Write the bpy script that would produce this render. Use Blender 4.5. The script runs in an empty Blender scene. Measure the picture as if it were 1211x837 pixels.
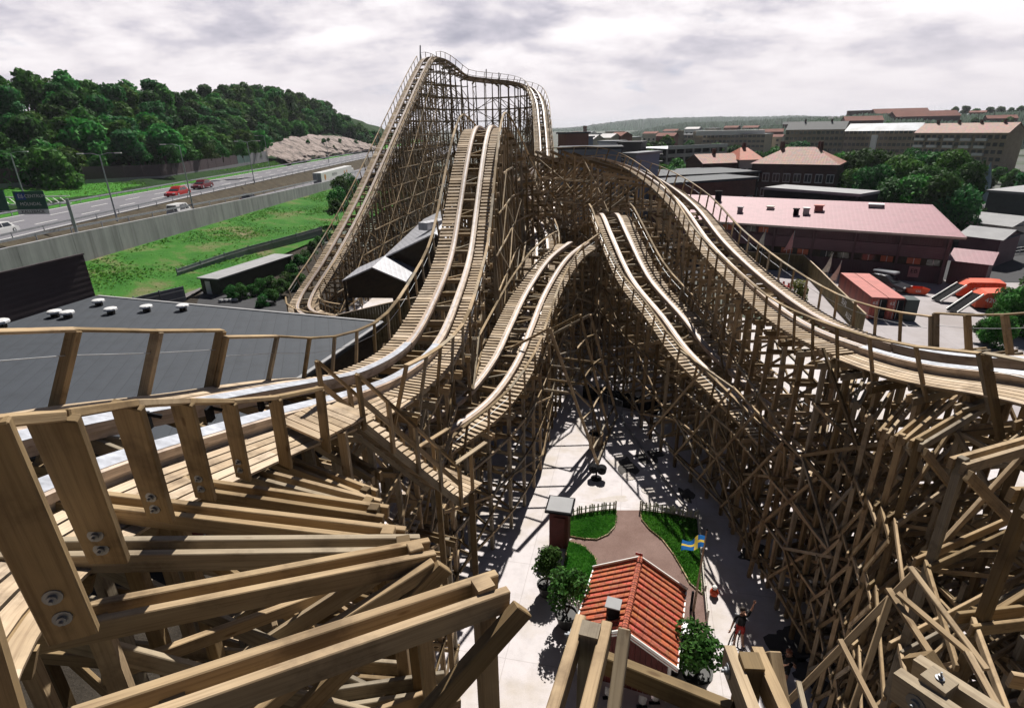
import bpy, bmesh, math, random
import numpy as np
from mathutils import Vector, Matrix
rnd = random.Random(7)
nrg = np.random.default_rng(11)
SC = bpy.context.scene
COL = SC.collection
R = math.radians

# ------------------------------------------------------------------ camera geometry (20 mm lens, 20 m above the plaza)
PW, PH = 1211, 837
FPX = 20/36*PW
PITCH, ROLL, CAMH = R(21.7), R(-1.2), 20.0
FW = np.array([0, math.cos(PITCH), -math.sin(PITCH)])
U0 = np.array([0, math.sin(PITCH), math.cos(PITCH)])
X0 = np.array([1., 0, 0])
CX = math.cos(ROLL)*X0 + math.sin(ROLL)*U0
CU = -math.sin(ROLL)*X0 + math.cos(ROLL)*U0
CC = np.array([0, 0, CAMH])
def ray(px, py): return CX*(px-605.5) + CU*(418.5-py) + FW*FPX
def G(px, py, z=0.0):
    d = ray(px, py); return CC + d*(z-CAMH)/d[2]
def F(px, py, y):
    d = ray(px, py); return CC + d*y/d[1]
def D(px, py, dep): return CC + ray(px, py)*dep/FPX
def proj(v):
    q = np.asarray(v, float)-CC; d = q@FW
    return 605.5+FPX*(q@CX)/d, 418.5-FPX*(q@CU)/d, d

cam = bpy.data.cameras.new('camera'); co = bpy.data.objects.new('camera', cam); COL.objects.link(co)
co.location = CC
m = Matrix(((CX[0], CU[0], -FW[0]), (CX[1], CU[1], -FW[1]), (CX[2], CU[2], -FW[2])))
co.rotation_euler = m.to_euler()
cam.lens = 20; cam.sensor_width = 36; cam.clip_start = .05; cam.clip_end = 12000
SC.camera = co

# ------------------------------------------------------------------ materials
MATS = {}
def new_mat(name):
    m = bpy.data.materials.new(name); m.use_nodes = True
    nt = m.node_tree; b = nt.nodes['Principled BSDF']; MATS[name] = m
    return m, nt, b
def N(nt, t, **kw):
    n = nt.nodes.new(t)
    for k, v in kw.items(): setattr(n, k, v)
    return n
def ramp(nt, fac, stops):
    r = N(nt, 'ShaderNodeValToRGB'); e = r.color_ramp.elements
    while len(e) < len(stops): e.new(.5)
    for el, (p, c) in zip(e, stops):
        el.position = p; el.color = (c[0], c[1], c[2], 1)
    nt.links.new(fac, r.inputs[0]); return r.outputs[0]
def noise(nt, vec, scale, detail=4, rough=.55):
    n = N(nt, 'ShaderNodeTexNoise'); n.inputs['Scale'].default_value = scale
    n.inputs['Detail'].default_value = detail; n.inputs['Roughness'].default_value = rough
    if vec is not None: nt.links.new(vec, n.inputs['Vector'])
    return n.outputs['Fac']
def mapping(nt, src, scale=(1, 1, 1), rot=(0, 0, 0)):
    mp = N(nt, 'ShaderNodeMapping'); mp.inputs['Scale'].default_value = scale; mp.inputs['Rotation'].default_value = rot
    nt.links.new(src, mp.inputs['Vector']); return mp.outputs[0]
def mix(nt, fac, a, b, mode='MIX'):
    n = N(nt, 'ShaderNodeMix', data_type='RGBA', blend_type=mode)
    for s, v in ((0, fac), (6, a), (7, b)):
        if isinstance(v, (int, float)): n.inputs[s].default_value = v
        elif isinstance(v, tuple): n.inputs[s].default_value = (*v[:3], 1)
        else: nt.links.new(v, n.inputs[s])
    return n.outputs[2]
def math_(nt, op, a, b=None):
    n = N(nt, 'ShaderNodeMath', operation=op)
    for i, v in enumerate((a, b)):
        if v is None: continue
        if isinstance(v, (int, float)): n.inputs[i].default_value = v
        else: nt.links.new(v, n.inputs[i])
    return n.outputs[0]
def bump(nt, b, h, strength=.3, dist=.02):
    n = N(nt, 'ShaderNodeBump'); n.inputs['Strength'].default_value = strength; n.inputs['Distance'].default_value = dist
    nt.links.new(h, n.inputs['Height']); nt.links.new(n.outputs[0], b.inputs['Normal'])
def geo_pos(nt): return N(nt, 'ShaderNodeNewGeometry').outputs['Position']
def uvc(nt): return N(nt, 'ShaderNodeTexCoord').outputs['UV']
def tone(nt):
    a = N(nt, 'ShaderNodeAttribute', attribute_name='tone'); return a.outputs['Fac']

def wood_mat(name, stops, rough=.75, grey=.0):
    m, nt, b = new_mat(name)
    base = ramp(nt, tone(nt), stops)
    uv = uvc(nt)
    g = noise(nt, mapping(nt, uv, (1.1, 34, 1)), 1.0, 5, .6)
    g2 = noise(nt, mapping(nt, uv, (.55, 2.2, 1)), 1.3, 3, .5)
    fine = noise(nt, mapping(nt, uv, (5, 160, 1)), 1.0, 2, .5)
    c = mix(nt, .95, base, ramp(nt, g, [(.28, (.6, .55, .5)), (.5, (.95, .93, .9)), (.72, (1.12, 1.1, 1.05))]), 'MULTIPLY')
    c = mix(nt, .6, c, ramp(nt, g2, [(.3, (.62, .56, .5)), (.55, (1, 1, 1)), (.75, (1.1, 1.06, 1.0))]), 'MULTIPLY')
    v = N(nt, 'ShaderNodeTexVoronoi'); nt.links.new(mapping(nt, uv, (1.5, 5.5, 1)), v.inputs['Vector']); v.inputs['Scale'].default_value = 1.0
    k = ramp(nt, v.outputs['Distance'], [(.0, (.3, .2, .13)), (.07, (.42, .32, .24)), (.12, (1, 1, 1))])
    c = mix(nt, .7, c, k, 'MULTIPLY')
    wz = noise(nt, geo_pos(nt), 1.7, 6, .65)
    c = mix(nt, .8, c, ramp(nt, wz, [(.34, (.48, .45, .43)), (.47, (.92, .90, .88)), (.7, (1.08, 1.05, 1.0))]), 'MULTIPLY')
    nt.links.new(c, b.inputs['Base Color']); b.inputs['Roughness'].default_value = rough
    b.inputs['Specular IOR Level'].default_value = .25
    bump(nt, b, math_(nt, 'ADD', g, math_(nt, 'MULTIPLY', fine, .5)), .35, .006)
    return m
WOOD = wood_mat('weathered_timber', [(0, (.13, .09, .045)), (.18, (.22, .16, .083)), (.42, (.345, .255, .148)), (.7, (.475, .365, .24)), (.86, (.36, .31, .235)), (1, (.25, .225, .185))])
DECKW = wood_mat('deck_timber', [(0, (.42, .33, .23)), (.5, (.54, .44, .33)), (1, (.60, .51, .41))])
RAILW = wood_mat('rail_laminate', [(0, (.47, .37, .30)), (.5, (.56, .46, .39)), (1, (.62, .53, .46))], .6)
OLIVEW = wood_mat('olive_boards', [(0, (.13, .105, .045)), (.5, (.17, .135, .06)), (1, (.21, .17, .08))])
DARKW = wood_mat('dark_boards', [(0, (.03, .022, .015)), (.5, (.045, .032, .02)), (1, (.06, .045, .03))])

def flat(name, col, rough=.6, metal=0., var=.12, scale=1.5, spec=.4, bumpy=0):
    m, nt, b = new_mat(name)
    n = noise(nt, geo_pos(nt), scale, 5, .6)
    lo = tuple(c*(1-var) for c in col); hi = tuple(min(1, c*(1+var)) for c in col)
    nt.links.new(ramp(nt, n, [(.3, lo), (.7, hi)]), b.inputs['Base Color'])
    b.inputs['Roughness'].default_value = rough; b.inputs['Metallic'].default_value = metal
    b.inputs['Specular IOR Level'].default_value = spec
    if bumpy: bump(nt, b, noise(nt, geo_pos(nt), scale*12, 3), bumpy, .02)
    return m
STEEL = flat('worn_steel', (.36, .33, .33), .5, .4, .25, 6)
STEELB = flat('polished_plate', (.50, .52, .57), .38, .55, .3, 5)
GALV = flat('galvanised_steel', (.42, .44, .46), .5, .6, .15, 4)
BOLTM = flat('bolt_steel', (.25, .26, .28), .5, .7, .1, 4)
BLACK = flat('black_paint', (.012, .012, .014), .85, 0, .12, 1.5, .1)
RUBBER = flat('rubber', (.015, .015, .016), .8)
WHITEP = flat('white_paint', (.78, .78, .76), .5, 0, .05)
DARKRED = flat('falu_red_boards', (.10, .018, .015), .75, 0, .25, 3)
GLASS = flat('window_glass', (.03, .035, .04), .12, 0, .1, 2, .7)
WINORANGE = flat('orange_blinds', (.45, .10, .04), .5, 0, .15, 2)
LIGHTS = flat('pale_plaster', (.62, .58, .52), .8, 0, .1, .6)
TROW = flat('trowelled_grey', (.3, .3, .31), .8, 0, .12, .5)

def stripes_mat(name, c1, c2, axis, period, width=.1, rough=.55, metal=0., bmp=.4, useuv=False, var=.12):
    """ribbed or seamed surface: lines every `period` metres along a direction"""
    m, nt, b = new_mat(name)
    pos = uvc(nt) if useuv else geo_pos(nt)
    dt = N(nt, 'ShaderNodeVectorMath', operation='DOT_PRODUCT'); nt.links.new(pos, dt.inputs[0]); dt.inputs[1].default_value = axis
    fr = math_(nt, 'FRACT', math_(nt, 'DIVIDE', dt.outputs['Value'], period))
    line = math_(nt, 'LESS_THAN', fr, width)
    n = noise(nt, pos, .9, 6, .6)
    base = ramp(nt, n, [(.25, tuple(c*(1-var*2) for c in c1)), (.5, c1), (.8, tuple(min(1, c*(1+var)) for c in c1))])
    nt.links.new(mix(nt, line, base, c2), b.inputs['Base Color'])
    b.inputs['Roughness'].default_value = rough; b.inputs['Metallic'].default_value = metal
    h = math_(nt, 'PINGPONG', fr, .5)
    bump(nt, b, h, bmp, .05)
    return m

def concrete_mat(name, c, stain=(.3, .25, .18), amount=.5, scale=.25, joint=0):
    m, nt, b = new_mat(name)
    p = geo_pos(nt)
    n1 = noise(nt, p, scale, 6, .62); n2 = noise(nt, p, scale*6, 6, .65); n3 = noise(nt, p, 22, 3, .6)
    base = ramp(nt, n2, [(.25, tuple(x*.82 for x in c)), (.5, c), (.75, tuple(min(1, x*1.07) for x in c))])
    f = ramp(nt, n1, [(.47, (0, 0, 0)), (.62, (amount, amount, amount)), (.75, (amount*1.2,)*3)])
    c1 = mix(nt, f, base, stain)
    c2 = mix(nt, .5, c1, ramp(nt, n3, [(.3, (.85, .85, .85)), (.7, (1.08, 1.08, 1.08))]), 'MULTIPLY')
    nt.links.new(c2, b.inputs['Base Color']); b.inputs['Roughness'].default_value = .85; b.inputs['Specular IOR Level'].default_value = .2
    if joint:
        bt = N(nt, 'ShaderNodeTexBrick'); nt.links.new(mapping(nt, p, (1, 1, 1), (0, 0, .22)), bt.inputs['Vector']); bt.inputs['Scale'].default_value = 1
        bt.offset = .0; bt.inputs['Brick Width'].default_value = joint; bt.inputs['Row Height'].default_value = joint*1.3; bt.inputs['Mortar Size'].default_value = .018
        for i_ in ('Color1', 'Color2'): bt.inputs[i_].default_value = (1, 1, 1, 1)
        bt.inputs['Mortar'].default_value = (.8, .79, .78, 1); c3 = mix(nt, 1.0, c2, bt.outputs['Color'], 'MULTIPLY'); nt.links.new(c3, b.inputs['Base Color'])
    bump(nt, b, n3, .2, .01)
    return m
PLAZA = concrete_mat('plaza_concrete', (.58, .54, .55), (.44, .38, .31), .6, .25, 4.2)
YARD = concrete_mat('yard_concrete', (.38, .35, .36), (.30, .265, .255), .6, .12, 5.0)
ASPH = concrete_mat('asphalt', (.055, .055, .06), (.04, .04, .042), .5, .2)
ROADM = concrete_mat('motorway_asphalt', (.175, .17, .19), (.13, .13, .145), .5, .1)
PATHM = concrete_mat('path_asphalt', (.17, .155, .155), (.12, .11, .105), .5, .2)
CITYG = concrete_mat('city_ground', (.10, .105, .095), (.05, .075, .035), .9, .02)
WALLC = None
def cwall():
    m, nt, b = new_mat('retaining_concrete')
    p = geo_pos(nt)
    st = noise(nt, mapping(nt, p, (1, 1, .06)), .9, 6, .65); n2 = noise(nt, p, .35, 4)
    c = ramp(nt, st, [(.3, (.2, .2, .205)), (.55, (.33, .33, .34)), (.75, (.39, .39, .4))])
    c = mix(nt, .6, c, ramp(nt, n2, [(.3, (.7, .7, .72)), (.7, (1.05, 1.05, 1.05))]), 'MULTIPLY')
    nt.links.new(c, b.inputs['Base Color']); b.inputs['Roughness'].default_value = .9
    return m
WALLC = cwall()
def ground_mix(name, stops, scale, scale2=14):
    m, nt, b = new_mat(name)
    p = geo_pos(nt); n1 = noise(nt, p, scale, 7, .65); n2 = noise(nt, p, scale2, 4, .7)
    c = mix(nt, .7, ramp(nt, n1, stops), ramp(nt, n2, [(.3, (.55, .55, .55)), (.7, (1.3, 1.3, 1.3))]), 'MULTIPLY')
    nt.links.new(c, b.inputs['Base Color']); b.inputs['Roughness'].default_value = .95; b.inputs['Specular IOR Level'].default_value = .1
    bump(nt, b, n2, .8, .08); return m
GRASS = ground_mix('lawn', [(.3, (.035, .14, .018)), (.55, (.06, .21, .028)), (.75, (.09, .25, .04))], 1.2)
SLOPEG = ground_mix('slope_turf', [(.36, (.026, .11, .016)), (.52, (.048, .155, .024)), (.62, (.13, .15, .06)), (.75, (.24, .20, .13))], .13, 4)
HILLG = ground_mix('wood_floor', [(.3, (.01, .03, .008)), (.7, (.02, .05, .012))], .2, 2)
MEDIAN = ground_mix('median_gravel', [(.3, (.05, .04, .03)), (.7, (.10, .085, .06))], .5, 8)
GRAVEL = ground_mix('red_gravel', [(.3, (.21, .135, .115)), (.7, (.30, .205, .18))], .8, 30)
SOIL = ground_mix('dark_soil', [(.3, (.03, .025, .02)), (.7, (.06, .05, .04))], .6, 9)

def rock_mat():
    m, nt, b = new_mat('bare_rock')
    p = geo_pos(nt); n1 = noise(nt, mapping(nt, p, (.5, .5, .5), (0, .5, .4)), .5, 8, .7); n2 = noise(nt, p, 2.2, 6, .7)
    c = ramp(nt, n1, [(.38, (.06, .05, .045)), (.45, (.22, .175, .155)), (.55, (.36, .29, .265)), (.7, (.44, .365, .34))])
    c = mix(nt, .7, c, ramp(nt, n2, [(.35, (.45, .42, .4)), (.6, (1.1, 1.1, 1.1))]), 'MULTIPLY')
    nt.links.new(c, b.inputs['Base Color']); b.inputs['Roughness'].default_value = .9
    bump(nt, b, n2, 1.0, .6); return m
ROCK = rock_mat()

def leaf_mat(name, dark, mid, light):
    m, nt, b = new_mat(name)
    oi = N(nt, 'ShaderNodeObjectInfo')
    c = ramp(nt, tone(nt), [(0, dark), (.5, mid), (1, light)])
    h = N(nt, 'ShaderNodeHueSaturation'); nt.links.new(c, h.inputs['Color'])
    nt.links.new(math_(nt, 'ADD', math_(nt, 'MULTIPLY', oi.outputs['Random'], .07), .462), h.inputs['Hue'])
    nt.links.new(math_(nt, 'ADD', math_(nt, 'MULTIPLY', oi.outputs['Random'], .7), .65), h.inputs['Value'])
    nt.links.new(h.outputs[0], b.inputs['Base Color']); b.inputs['Roughness'].default_value = .65; b.inputs['Specular IOR Level'].default_value = .1
    tr = N(nt, 'ShaderNodeBsdfTranslucent'); nt.links.new(h.outputs[0], tr.inputs['Color'])
    ms = N(nt, 'ShaderNodeMixShader'); ms.inputs[0].default_value = .3
    nt.links.new(b.outputs[0], ms.inputs[1]); nt.links.new(tr.outputs[0], ms.inputs[2])
    nt.links.new(ms.outputs[0], nt.nodes['Material Output'].inputs['Surface'])
    return m
LEAF = leaf_mat('broadleaf', (.022, .092, .016), (.05, .175, .028), (.11, .27, .05))
LEAFD = leaf_mat('dark_leaf', (.015, .062, .016), (.032, .115, .025), (.065, .19, .04))
LEAFY = leaf_mat('yellow_leaf', (.10, .14, .03), (.20, .25, .06), (.32, .36, .12))
LEAFB = leaf_mat('bush_leaf', (.015, .06, .012), (.035, .12, .02), (.085, .21, .05))
TURF = leaf_mat('grass_blade', (.045, .17, .02), (.08, .26, .03), (.13, .34, .05))
BARK = flat('bark', (.06, .045, .032), .9, 0, .3, 5)

def tile_mat(name, c1, c2, useuv=True, period=.3, course=.36):
    m, nt, b = new_mat(name)
    uv = uvc(nt); sx = N(nt, 'ShaderNodeSeparateXYZ'); nt.links.new(uv, sx.inputs[0])
    fu = math_(nt, 'FRACT', math_(nt, 'DIVIDE', sx.outputs[0], period)); fv = math_(nt, 'FRACT', math_(nt, 'DIVIDE', sx.outputs[1], course))
    v = N(nt, 'ShaderNodeTexVoronoi'); nt.links.new(mapping(nt, uv, (1/period, 1/course, 1)), v.inputs['Vector']); v.inputs['Scale'].default_value = 1
    n = noise(nt, uv, 2.5, 5, .6)
    base = ramp(nt, n, [(.3, c1), (.7, c2)])
    base = mix(nt, .25, base, v.outputs['Color'], 'OVERLAY')
    groove = math_(nt, 'LESS_THAN', fu, .12); lap = math_(nt, 'LESS_THAN', fv, .09)
    c = mix(nt, math_(nt, 'MULTIPLY', math_(nt, 'MAXIMUM', groove, lap), .55), base, tuple(x*.35 for x in c1))
    nt.links.new(c, b.inputs['Base Color']); b.inputs['Roughness'].default_value = .7
    h = math_(nt, 'ADD', math_(nt, 'PINGPONG', fu, .5), math_(nt, 'MULTIPLY', fv, -.4))
    bump(nt, b, h, .8, .06); return m
TILE = tile_mat('red_pantiles', (.36, .085, .04), (.50, .14, .07))
TILEF = tile_mat('faded_tiles', (.27, .115, .08), (.35, .165, .115), True, .6, .7)
def brick_mat(name, c1, c2, mort, sc=1.0):
    m, nt, b = new_mat(name)
    bt = N(nt, 'ShaderNodeTexBrick'); nt.links.new(uvc(nt), bt.inputs['Vector']); bt.inputs['Scale'].default_value = sc
    bt.inputs['Color1'].default_value = (*c1, 1); bt.inputs['Color2'].default_value = (*c2, 1); bt.inputs['Mortar'].default_value = (*mort, 1)
    bt.inputs['Mortar Size'].default_value = .012; bt.inputs['Brick Width'].default_value = .5; bt.inputs['Row Height'].default_value = .2
    c = mix(nt, .6, bt.outputs['Color'], ramp(nt, noise(nt, uvc(nt), .5, 5), [(.3, (.7, .7, .7)), (.7, (1.15, 1.15, 1.15))]), 'MULTIPLY')
    nt.links.new(c, b.inputs['Base Color']); b.inputs['Roughness'].default_value = .9; return m
BRICKD = brick_mat('dark_brick', (.085, .035, .028), (.12, .05, .038), (.08, .06, .05))
BRICKY = brick_mat('yellow_brick', (.30, .235, .15), (.36, .28, .19), (.3, .26, .2))
BRICKR = brick_mat('red_brick', (.16, .06, .045), (.21, .085, .06), (.14, .1, .08))
PINKR = stripes_mat('pink_sheet_roof', (.275, .105, .135), (.215, .08, .105), (.91, -.41, 0), .55, .06, .6, 0, .15)
MAUVE = stripes_mat('mauve_cladding', (.135, .07, .088), (.10, .05, .065), (0, 0, 1), .22, .08, .7)
MAUVED = stripes_mat('plum_cladding', (.085, .04, .052), (.05, .024, .03), (.91, -.41, 0), .3, .08, .7)
FELT = stripes_mat('roofing_felt', (.036, .043, .055), (.02, .025, .033), (.955, .30, 0), 1.0, .045, .75, 0, .3)
GREYMET = stripes_mat('grey_sheet_roof', (.43, .43, .46), (.3, .3, .33), (.97, .24, 0), .45, .1, .45, .25, .4)
PLUM = stripes_mat('plum_hall_cladding', (.030, .018, .022), (.02, .012, .015), (0, 0, 1), .5, .06, .8)
REDSHEET = stripes_mat('red_sheet_roof', (.30, .07, .04), (.5, .40, .34), (.93, -.37, 0), .9, .09, .6)
CONTRED = stripes_mat('container_red', (.42, .075, .05), (.30, .05, .035), (.93, -.37, 0), .3, .3, .5, 0, .8)
CONTTOP = flat('container_roof', (.42, .125, .105), .6, 0, .18, .8)
ORANGE = flat('compactor_orange', (.62, .075, .018), .5, 0, .15, 1.2)
def rng01(): return rnd.random()

# ------------------------------------------------------------------ mesh builder
class MB:
    """collects oriented boxes and free polygons, links them as one mesh"""
    def __init__(s): s.v = []; s.f = []; s.uv = []; s.t = []; s.mi = []; s.n = 0
    def poly(s, pts, uvs=None, tone=None, mi=0):
        pts = [tuple(map(float, p)) for p in pts]
        if uvs is None:
            a = np.array(pts[0]); e = np.array(pts[1])-a; L = np.linalg.norm(e); e = e/(L or 1)
            nrm = np.cross(np.array(pts[1])-a, np.array(pts[-1])-a); w = np.cross(nrm, e); w = w/(np.linalg.norm(w) or 1)
            uvs = [((np.array(p)-a)@e, (np.array(p)-a)@w) for p in pts]
        s.v += pts; s.f.append(tuple(range(s.n, s.n+len(pts)))); s.n += len(pts)
        s.uv += [tuple(u) for u in uvs]; s.t.append(rng01() if tone is None else tone); s.mi.append(mi)
        return s
    def hexa(s, c8, tone=None, mi=0, L=None, uvo=None):
        """8 corners: 0-3 start ring, 4-7 end ring"""
        t = rng01() if tone is None else tone
        c8 = [np.asarray(c, float) for c in c8]
        L = np.linalg.norm(c8[4]-c8[0]); a = np.linalg.norm(c8[1]-c8[0]); b = np.linalg.norm(c8[3]-c8[0])
        o = (rnd.uniform(0, 50), rnd.uniform(0, 50)) if uvo is None else uvo
        i = s.n; s.v += [tuple(c) for c in c8]; s.n += 8
        for q, w in (((0, 1, 5, 4), a), ((1, 2, 6, 5), b), ((2, 3, 7, 6), a), ((3, 0, 4, 7), b)):
            s.f.append(tuple(i+k for k in q)); s.uv += [(o[0], o[1]), (o[0], o[1]+w), (o[0]+L, o[1]+w), (o[0]+L, o[1])]
            s.t.append(t); s.mi.append(mi); o = (o[0], o[1]+w+.013)
        s.f.append((i+3, i+2, i+1, i)); s.uv += [(0, 0), (a*.3, 0), (a*.3, b), (0, b)]; s.t.append(t); s.mi.append(mi)
        s.f.append((i+4, i+5, i+6, i+7)); s.uv += [(0, 0), (a*.3, 0), (a*.3, b), (0, b)]; s.t.append(t); s.mi.append(mi)
        return s
    def board(s, p0, p1, w, h, up=(0, 0, 1), tone=None, mi=0):
        p0 = np.asarray(p0, float); p1 = np.asarray(p1, float); d = p1-p0; L = np.linalg.norm(d)
        if L < 1e-6: return s
        d = d/L; up = np.asarray(up, float)
        if abs(d@up)/np.linalg.norm(up) > .97: up = np.array([1., 0, 0]) if abs(d[0]) < .9 else np.array([0, 1., 0])
        sd = np.cross(d, up); sd = sd/np.linalg.norm(sd); u = np.cross(sd, d)
        a = sd*w/2; b = u*h/2
        return s.hexa([p0-a-b, p0+a-b, p0+a+b, p0-a+b, p1-a-b, p1+a-b, p1+a+b, p1-a+b], tone, mi)
    def box(s, c, size, rz=0, tone=None, mi=0):
        c = np.asarray(c, float); e = np.array([math.cos(rz), math.sin(rz), 0])*size[0]/2
        return s.board(c-e, c+e, size[1], size[2], (0, 0, 1), tone, mi)
    def sweep(s, pts, rt, up, w, h, uv0=0, tone=.5, mi=0):
        """rectangular bar along points with per-point right/up vectors, top face at the points"""
        pts = np.asarray(pts); n = len(pts)
        c = [pts-rt*w/2, pts+rt*w/2, pts+rt*w/2-up*h, pts-rt*w/2-up*h]
        i = s.n
        for k in range(n): s.v += [tuple(c[j][k]) for j in range(4)]
        s.n += 4*n; dist = np.concatenate([[0], np.cumsum(np.linalg.norm(np.diff(pts, axis=0), axis=1))])+uv0
        wid = [w, h, w, h]
        for k in range(n-1):
            o = 0
            for j in range(4):
                j2 = (j+1) % 4
                s.f.append((i+4*k+j, i+4*k+j2, i+4*k+4+j2, i+4*k+4+j))
                s.uv += [(dist[k], o), (dist[k], o+wid[j]), (dist[k+1], o+wid[j]), (dist[k+1], o)]
                o += wid[j]+.02; s.t.append(tone); s.mi.append(mi)
        for k, q in ((0, (3, 2, 1, 0)), (n-1, (0, 1, 2, 3))):
            s.f.append(tuple(i+4*k+j for j in q)); s.uv += [(0, 0), (w, 0), (w, h), (0, h)]; s.t.append(tone); s.mi.append(mi)
        return s
    def tube(s, pts, r, seg=8, tone=.5, mi=0, cap=True):
        pts = [np.asarray(p, float) for p in pts]; n = len(pts)
        rr = r if isinstance(r, (list, tuple)) else [r]*n
        i0 = s.n; prev = None
        for k, p in enumerate(pts):
            d = pts[min(k+1, n-1)]-pts[max(k-1, 0)]; d = d/np.linalg.norm(d)
            ref = np.array([0, 0, 1.]) if abs(d[2]) < .9 else np.array([1., 0, 0])
            a = np.cross(d, ref) if prev is None else prev-d*(prev@d)
            a = a/np.linalg.norm(a); prev = a; b = np.cross(d, a)
            for q in range(seg):
                t = 2*math.pi*q/seg; s.v.append(tuple(p+rr[k]*(a*math.cos(t)+b*math.sin(t))))
        s.n += n*seg
        for k in range(n-1):
            for q in range(seg):
                q2 = (q+1) % seg
                s.f.append((i0+k*seg+q, i0+k*seg+q2, i0+(k+1)*seg+q2, i0+(k+1)*seg+q))
                s.uv += [(k, q/seg), (k, (q+1)/seg), (k+1, (q+1)/seg), (k+1, q/seg)]; s.t.append(tone); s.mi.append(mi)
        if cap:
            for k in (0, n-1):
                idx = [i0+k*seg+q for q in range(seg)]
                if k == 0: idx = idx[::-1]
                s.f.append(tuple(idx)); s.uv += [(0, 0)]*seg; s.t.append(tone); s.mi.append(mi)
        return s
    def lathe(s, c, prof, seg=16, tone=.5, mi=0, ax=(0, 0, 1)):
        c = np.asarray(c, float); ax = np.asarray(ax, float); ax = ax/np.linalg.norm(ax)
        pts = [c+ax*z for r, z in prof]; return s.tube_r(pts, [r for r, z in prof], ax, seg, tone, mi)
    def tube_r(s, pts, rr, ax, seg, tone, mi):
        ref = np.array([0, 0, 1.]) if abs(ax[2]) < .9 else np.array([1., 0, 0])
        a = np.cross(ax, ref); a /= np.linalg.norm(a); b = np.cross(ax, a); i0 = s.n; n = len(pts)
        for p, r in zip(pts, rr):
            for q in range(seg):
                t = 2*math.pi*q/seg; s.v.append(tuple(p+max(r, 1e-4)*(a*math.cos(t)+b*math.sin(t))))
        s.n += n*seg
        for k in range(n-1):
            for q in range(seg):
                q2 = (q+1) % seg
                s.f.append((i0+k*seg+q, i0+k*seg+q2, i0+(k+1)*seg+q2, i0+(k+1)*seg+q))
                s.uv += [(q/seg, k), ((q+1)/seg, k), ((q+1)/seg, k+1), (q/seg, k+1)]; s.t.append(tone); s.mi.append(mi)
        for k in (0, n-1):
            idx = [i0+k*seg+q for q in range(seg)]
            if k == 0: idx = idx[::-1]
            s.f.append(tuple(idx)); s.uv += [(0, 0)]*seg; s.t.append(tone); s.mi.append(mi)
        return s
    def mesh(s, name, mats, off=(0, 0, 0), smooth=False):
        me = bpy.data.meshes.new(name)
        v = np.array(s.v, dtype=np.float32)-np.array(off, dtype=np.float32)
        lens = np.array([len(f) for f in s.f], dtype=np.int32); loops = np.array([i for f in s.f for i in f], dtype=np.int32)
        me.vertices.add(len(v)); me.vertices.foreach_set('co', v.ravel())
        me.loops.add(len(loops)); me.loops.foreach_set('vertex_index', loops)
        me.polygons.add(len(lens)); me.polygons.foreach_set('loop_start', np.concatenate([[0], np.cumsum(lens)[:-1]]).astype(np.int32))
        me.polygons.foreach_set('material_index', np.array(s.mi, dtype=np.int32))
        me.update(calc_edges=True)
        me.uv_layers.new(name='UVMap').data.foreach_set('uv', np.array(s.uv, dtype=np.float32).ravel())
        me.attributes.new('tone', 'FLOAT', 'FACE').data.foreach_set('value', np.array(s.t, dtype=np.float32))
        me.polygons.foreach_set('use_smooth', np.full(len(lens), bool(smooth)))
        for mm in (mats if isinstance(mats, (list, tuple)) else [mats]): me.materials.append(mm)
        me.validate(); return me
    def obj(s, name, mats, parent=None, smooth=False, loc=None, bevel=0):
        off = (0, 0, 0)
        if parent is not None and loc is None: off = tuple(parent.get('_o', (0, 0, 0)))
        if loc is not None: off = loc
        o = bpy.data.objects.new(name, s.mesh(name, mats, off, smooth)); COL.objects.link(o)
        if parent is not None: o.parent = parent
        if loc is not None: o.location = loc
        o['_o'] = [float(c) for c in off] if loc is None else [0., 0., 0.]
        if bevel:
            b = o.modifiers.new('edge', 'BEVEL'); b.width = bevel; b.segments = 1; b.limit_method = 'ANGLE'
        return o
ORIG = {}
def tag(o, label=None, cat=None, group=None, kind=None):
    if label: o['label'] = label
    if cat: o['category'] = cat
    if group: o['group'] = group
    if kind: o['kind'] = kind
    return o
def thing(name, label, cat, loc=(0, 0, 0), group=None, rz=0, local=False):
    """Empty at the base of a thing; parts given in world coordinates unless local"""
    o = bpy.data.objects.new(name, None); COL.objects.link(o); o.location = loc; o.rotation_euler = (0, 0, rz)
    o.empty_display_size = .3
    o['_o'] = [0., 0., 0.] if local else [float(c) for c in loc]
    return tag(o, label, cat, group)
def structure(name, mb, mat, smooth=False, kind='structure', label=None):
    o = mb.obj(name, mat, None, smooth); o['kind'] = kind
    if label: o['label'] = label
    return o
def copy_tree(o, parent=None):
    c = o.copy(); COL.objects.link(c)
    if parent is not None: c.parent = parent
    for ch in list(o.children): copy_tree(ch, c)
    return c
def text_mesh(txt, size, mat, ext=.004):
    cu = bpy.data.curves.new('lettering', 'FONT'); cu.body = txt; cu.size = size; cu.align_x = 'CENTER'; cu.align_y = 'CENTER'; cu.extrude = ext
    o = bpy.data.objects.new('lettering', cu); COL.objects.link(o)
    me = bpy.data.meshes.new_from_object(o.evaluated_get(bpy.context.evaluated_depsgraph_get()))
    bpy.data.objects.remove(o); me.materials.clear(); me.materials.append(mat); return me
def letter(txt, size, mat, pos, xdir, updir, parent, name='lettering'):
    me = text_mesh(txt, size, mat); o = bpy.data.objects.new(name, me); COL.objects.link(o)
    x = Vector(xdir).normalized(); u = Vector(updir).normalized(); z = x.cross(u)
    mt = Matrix((x, u, z)).transposed().to_4x4(); mt.translation = Vector(pos)
    if parent is not None:
        o.parent = parent; mt.translation = Vector(pos)-Vector(parent['_o']); o.matrix_local = mt
    else: o.matrix_world = mt
    return o
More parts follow.
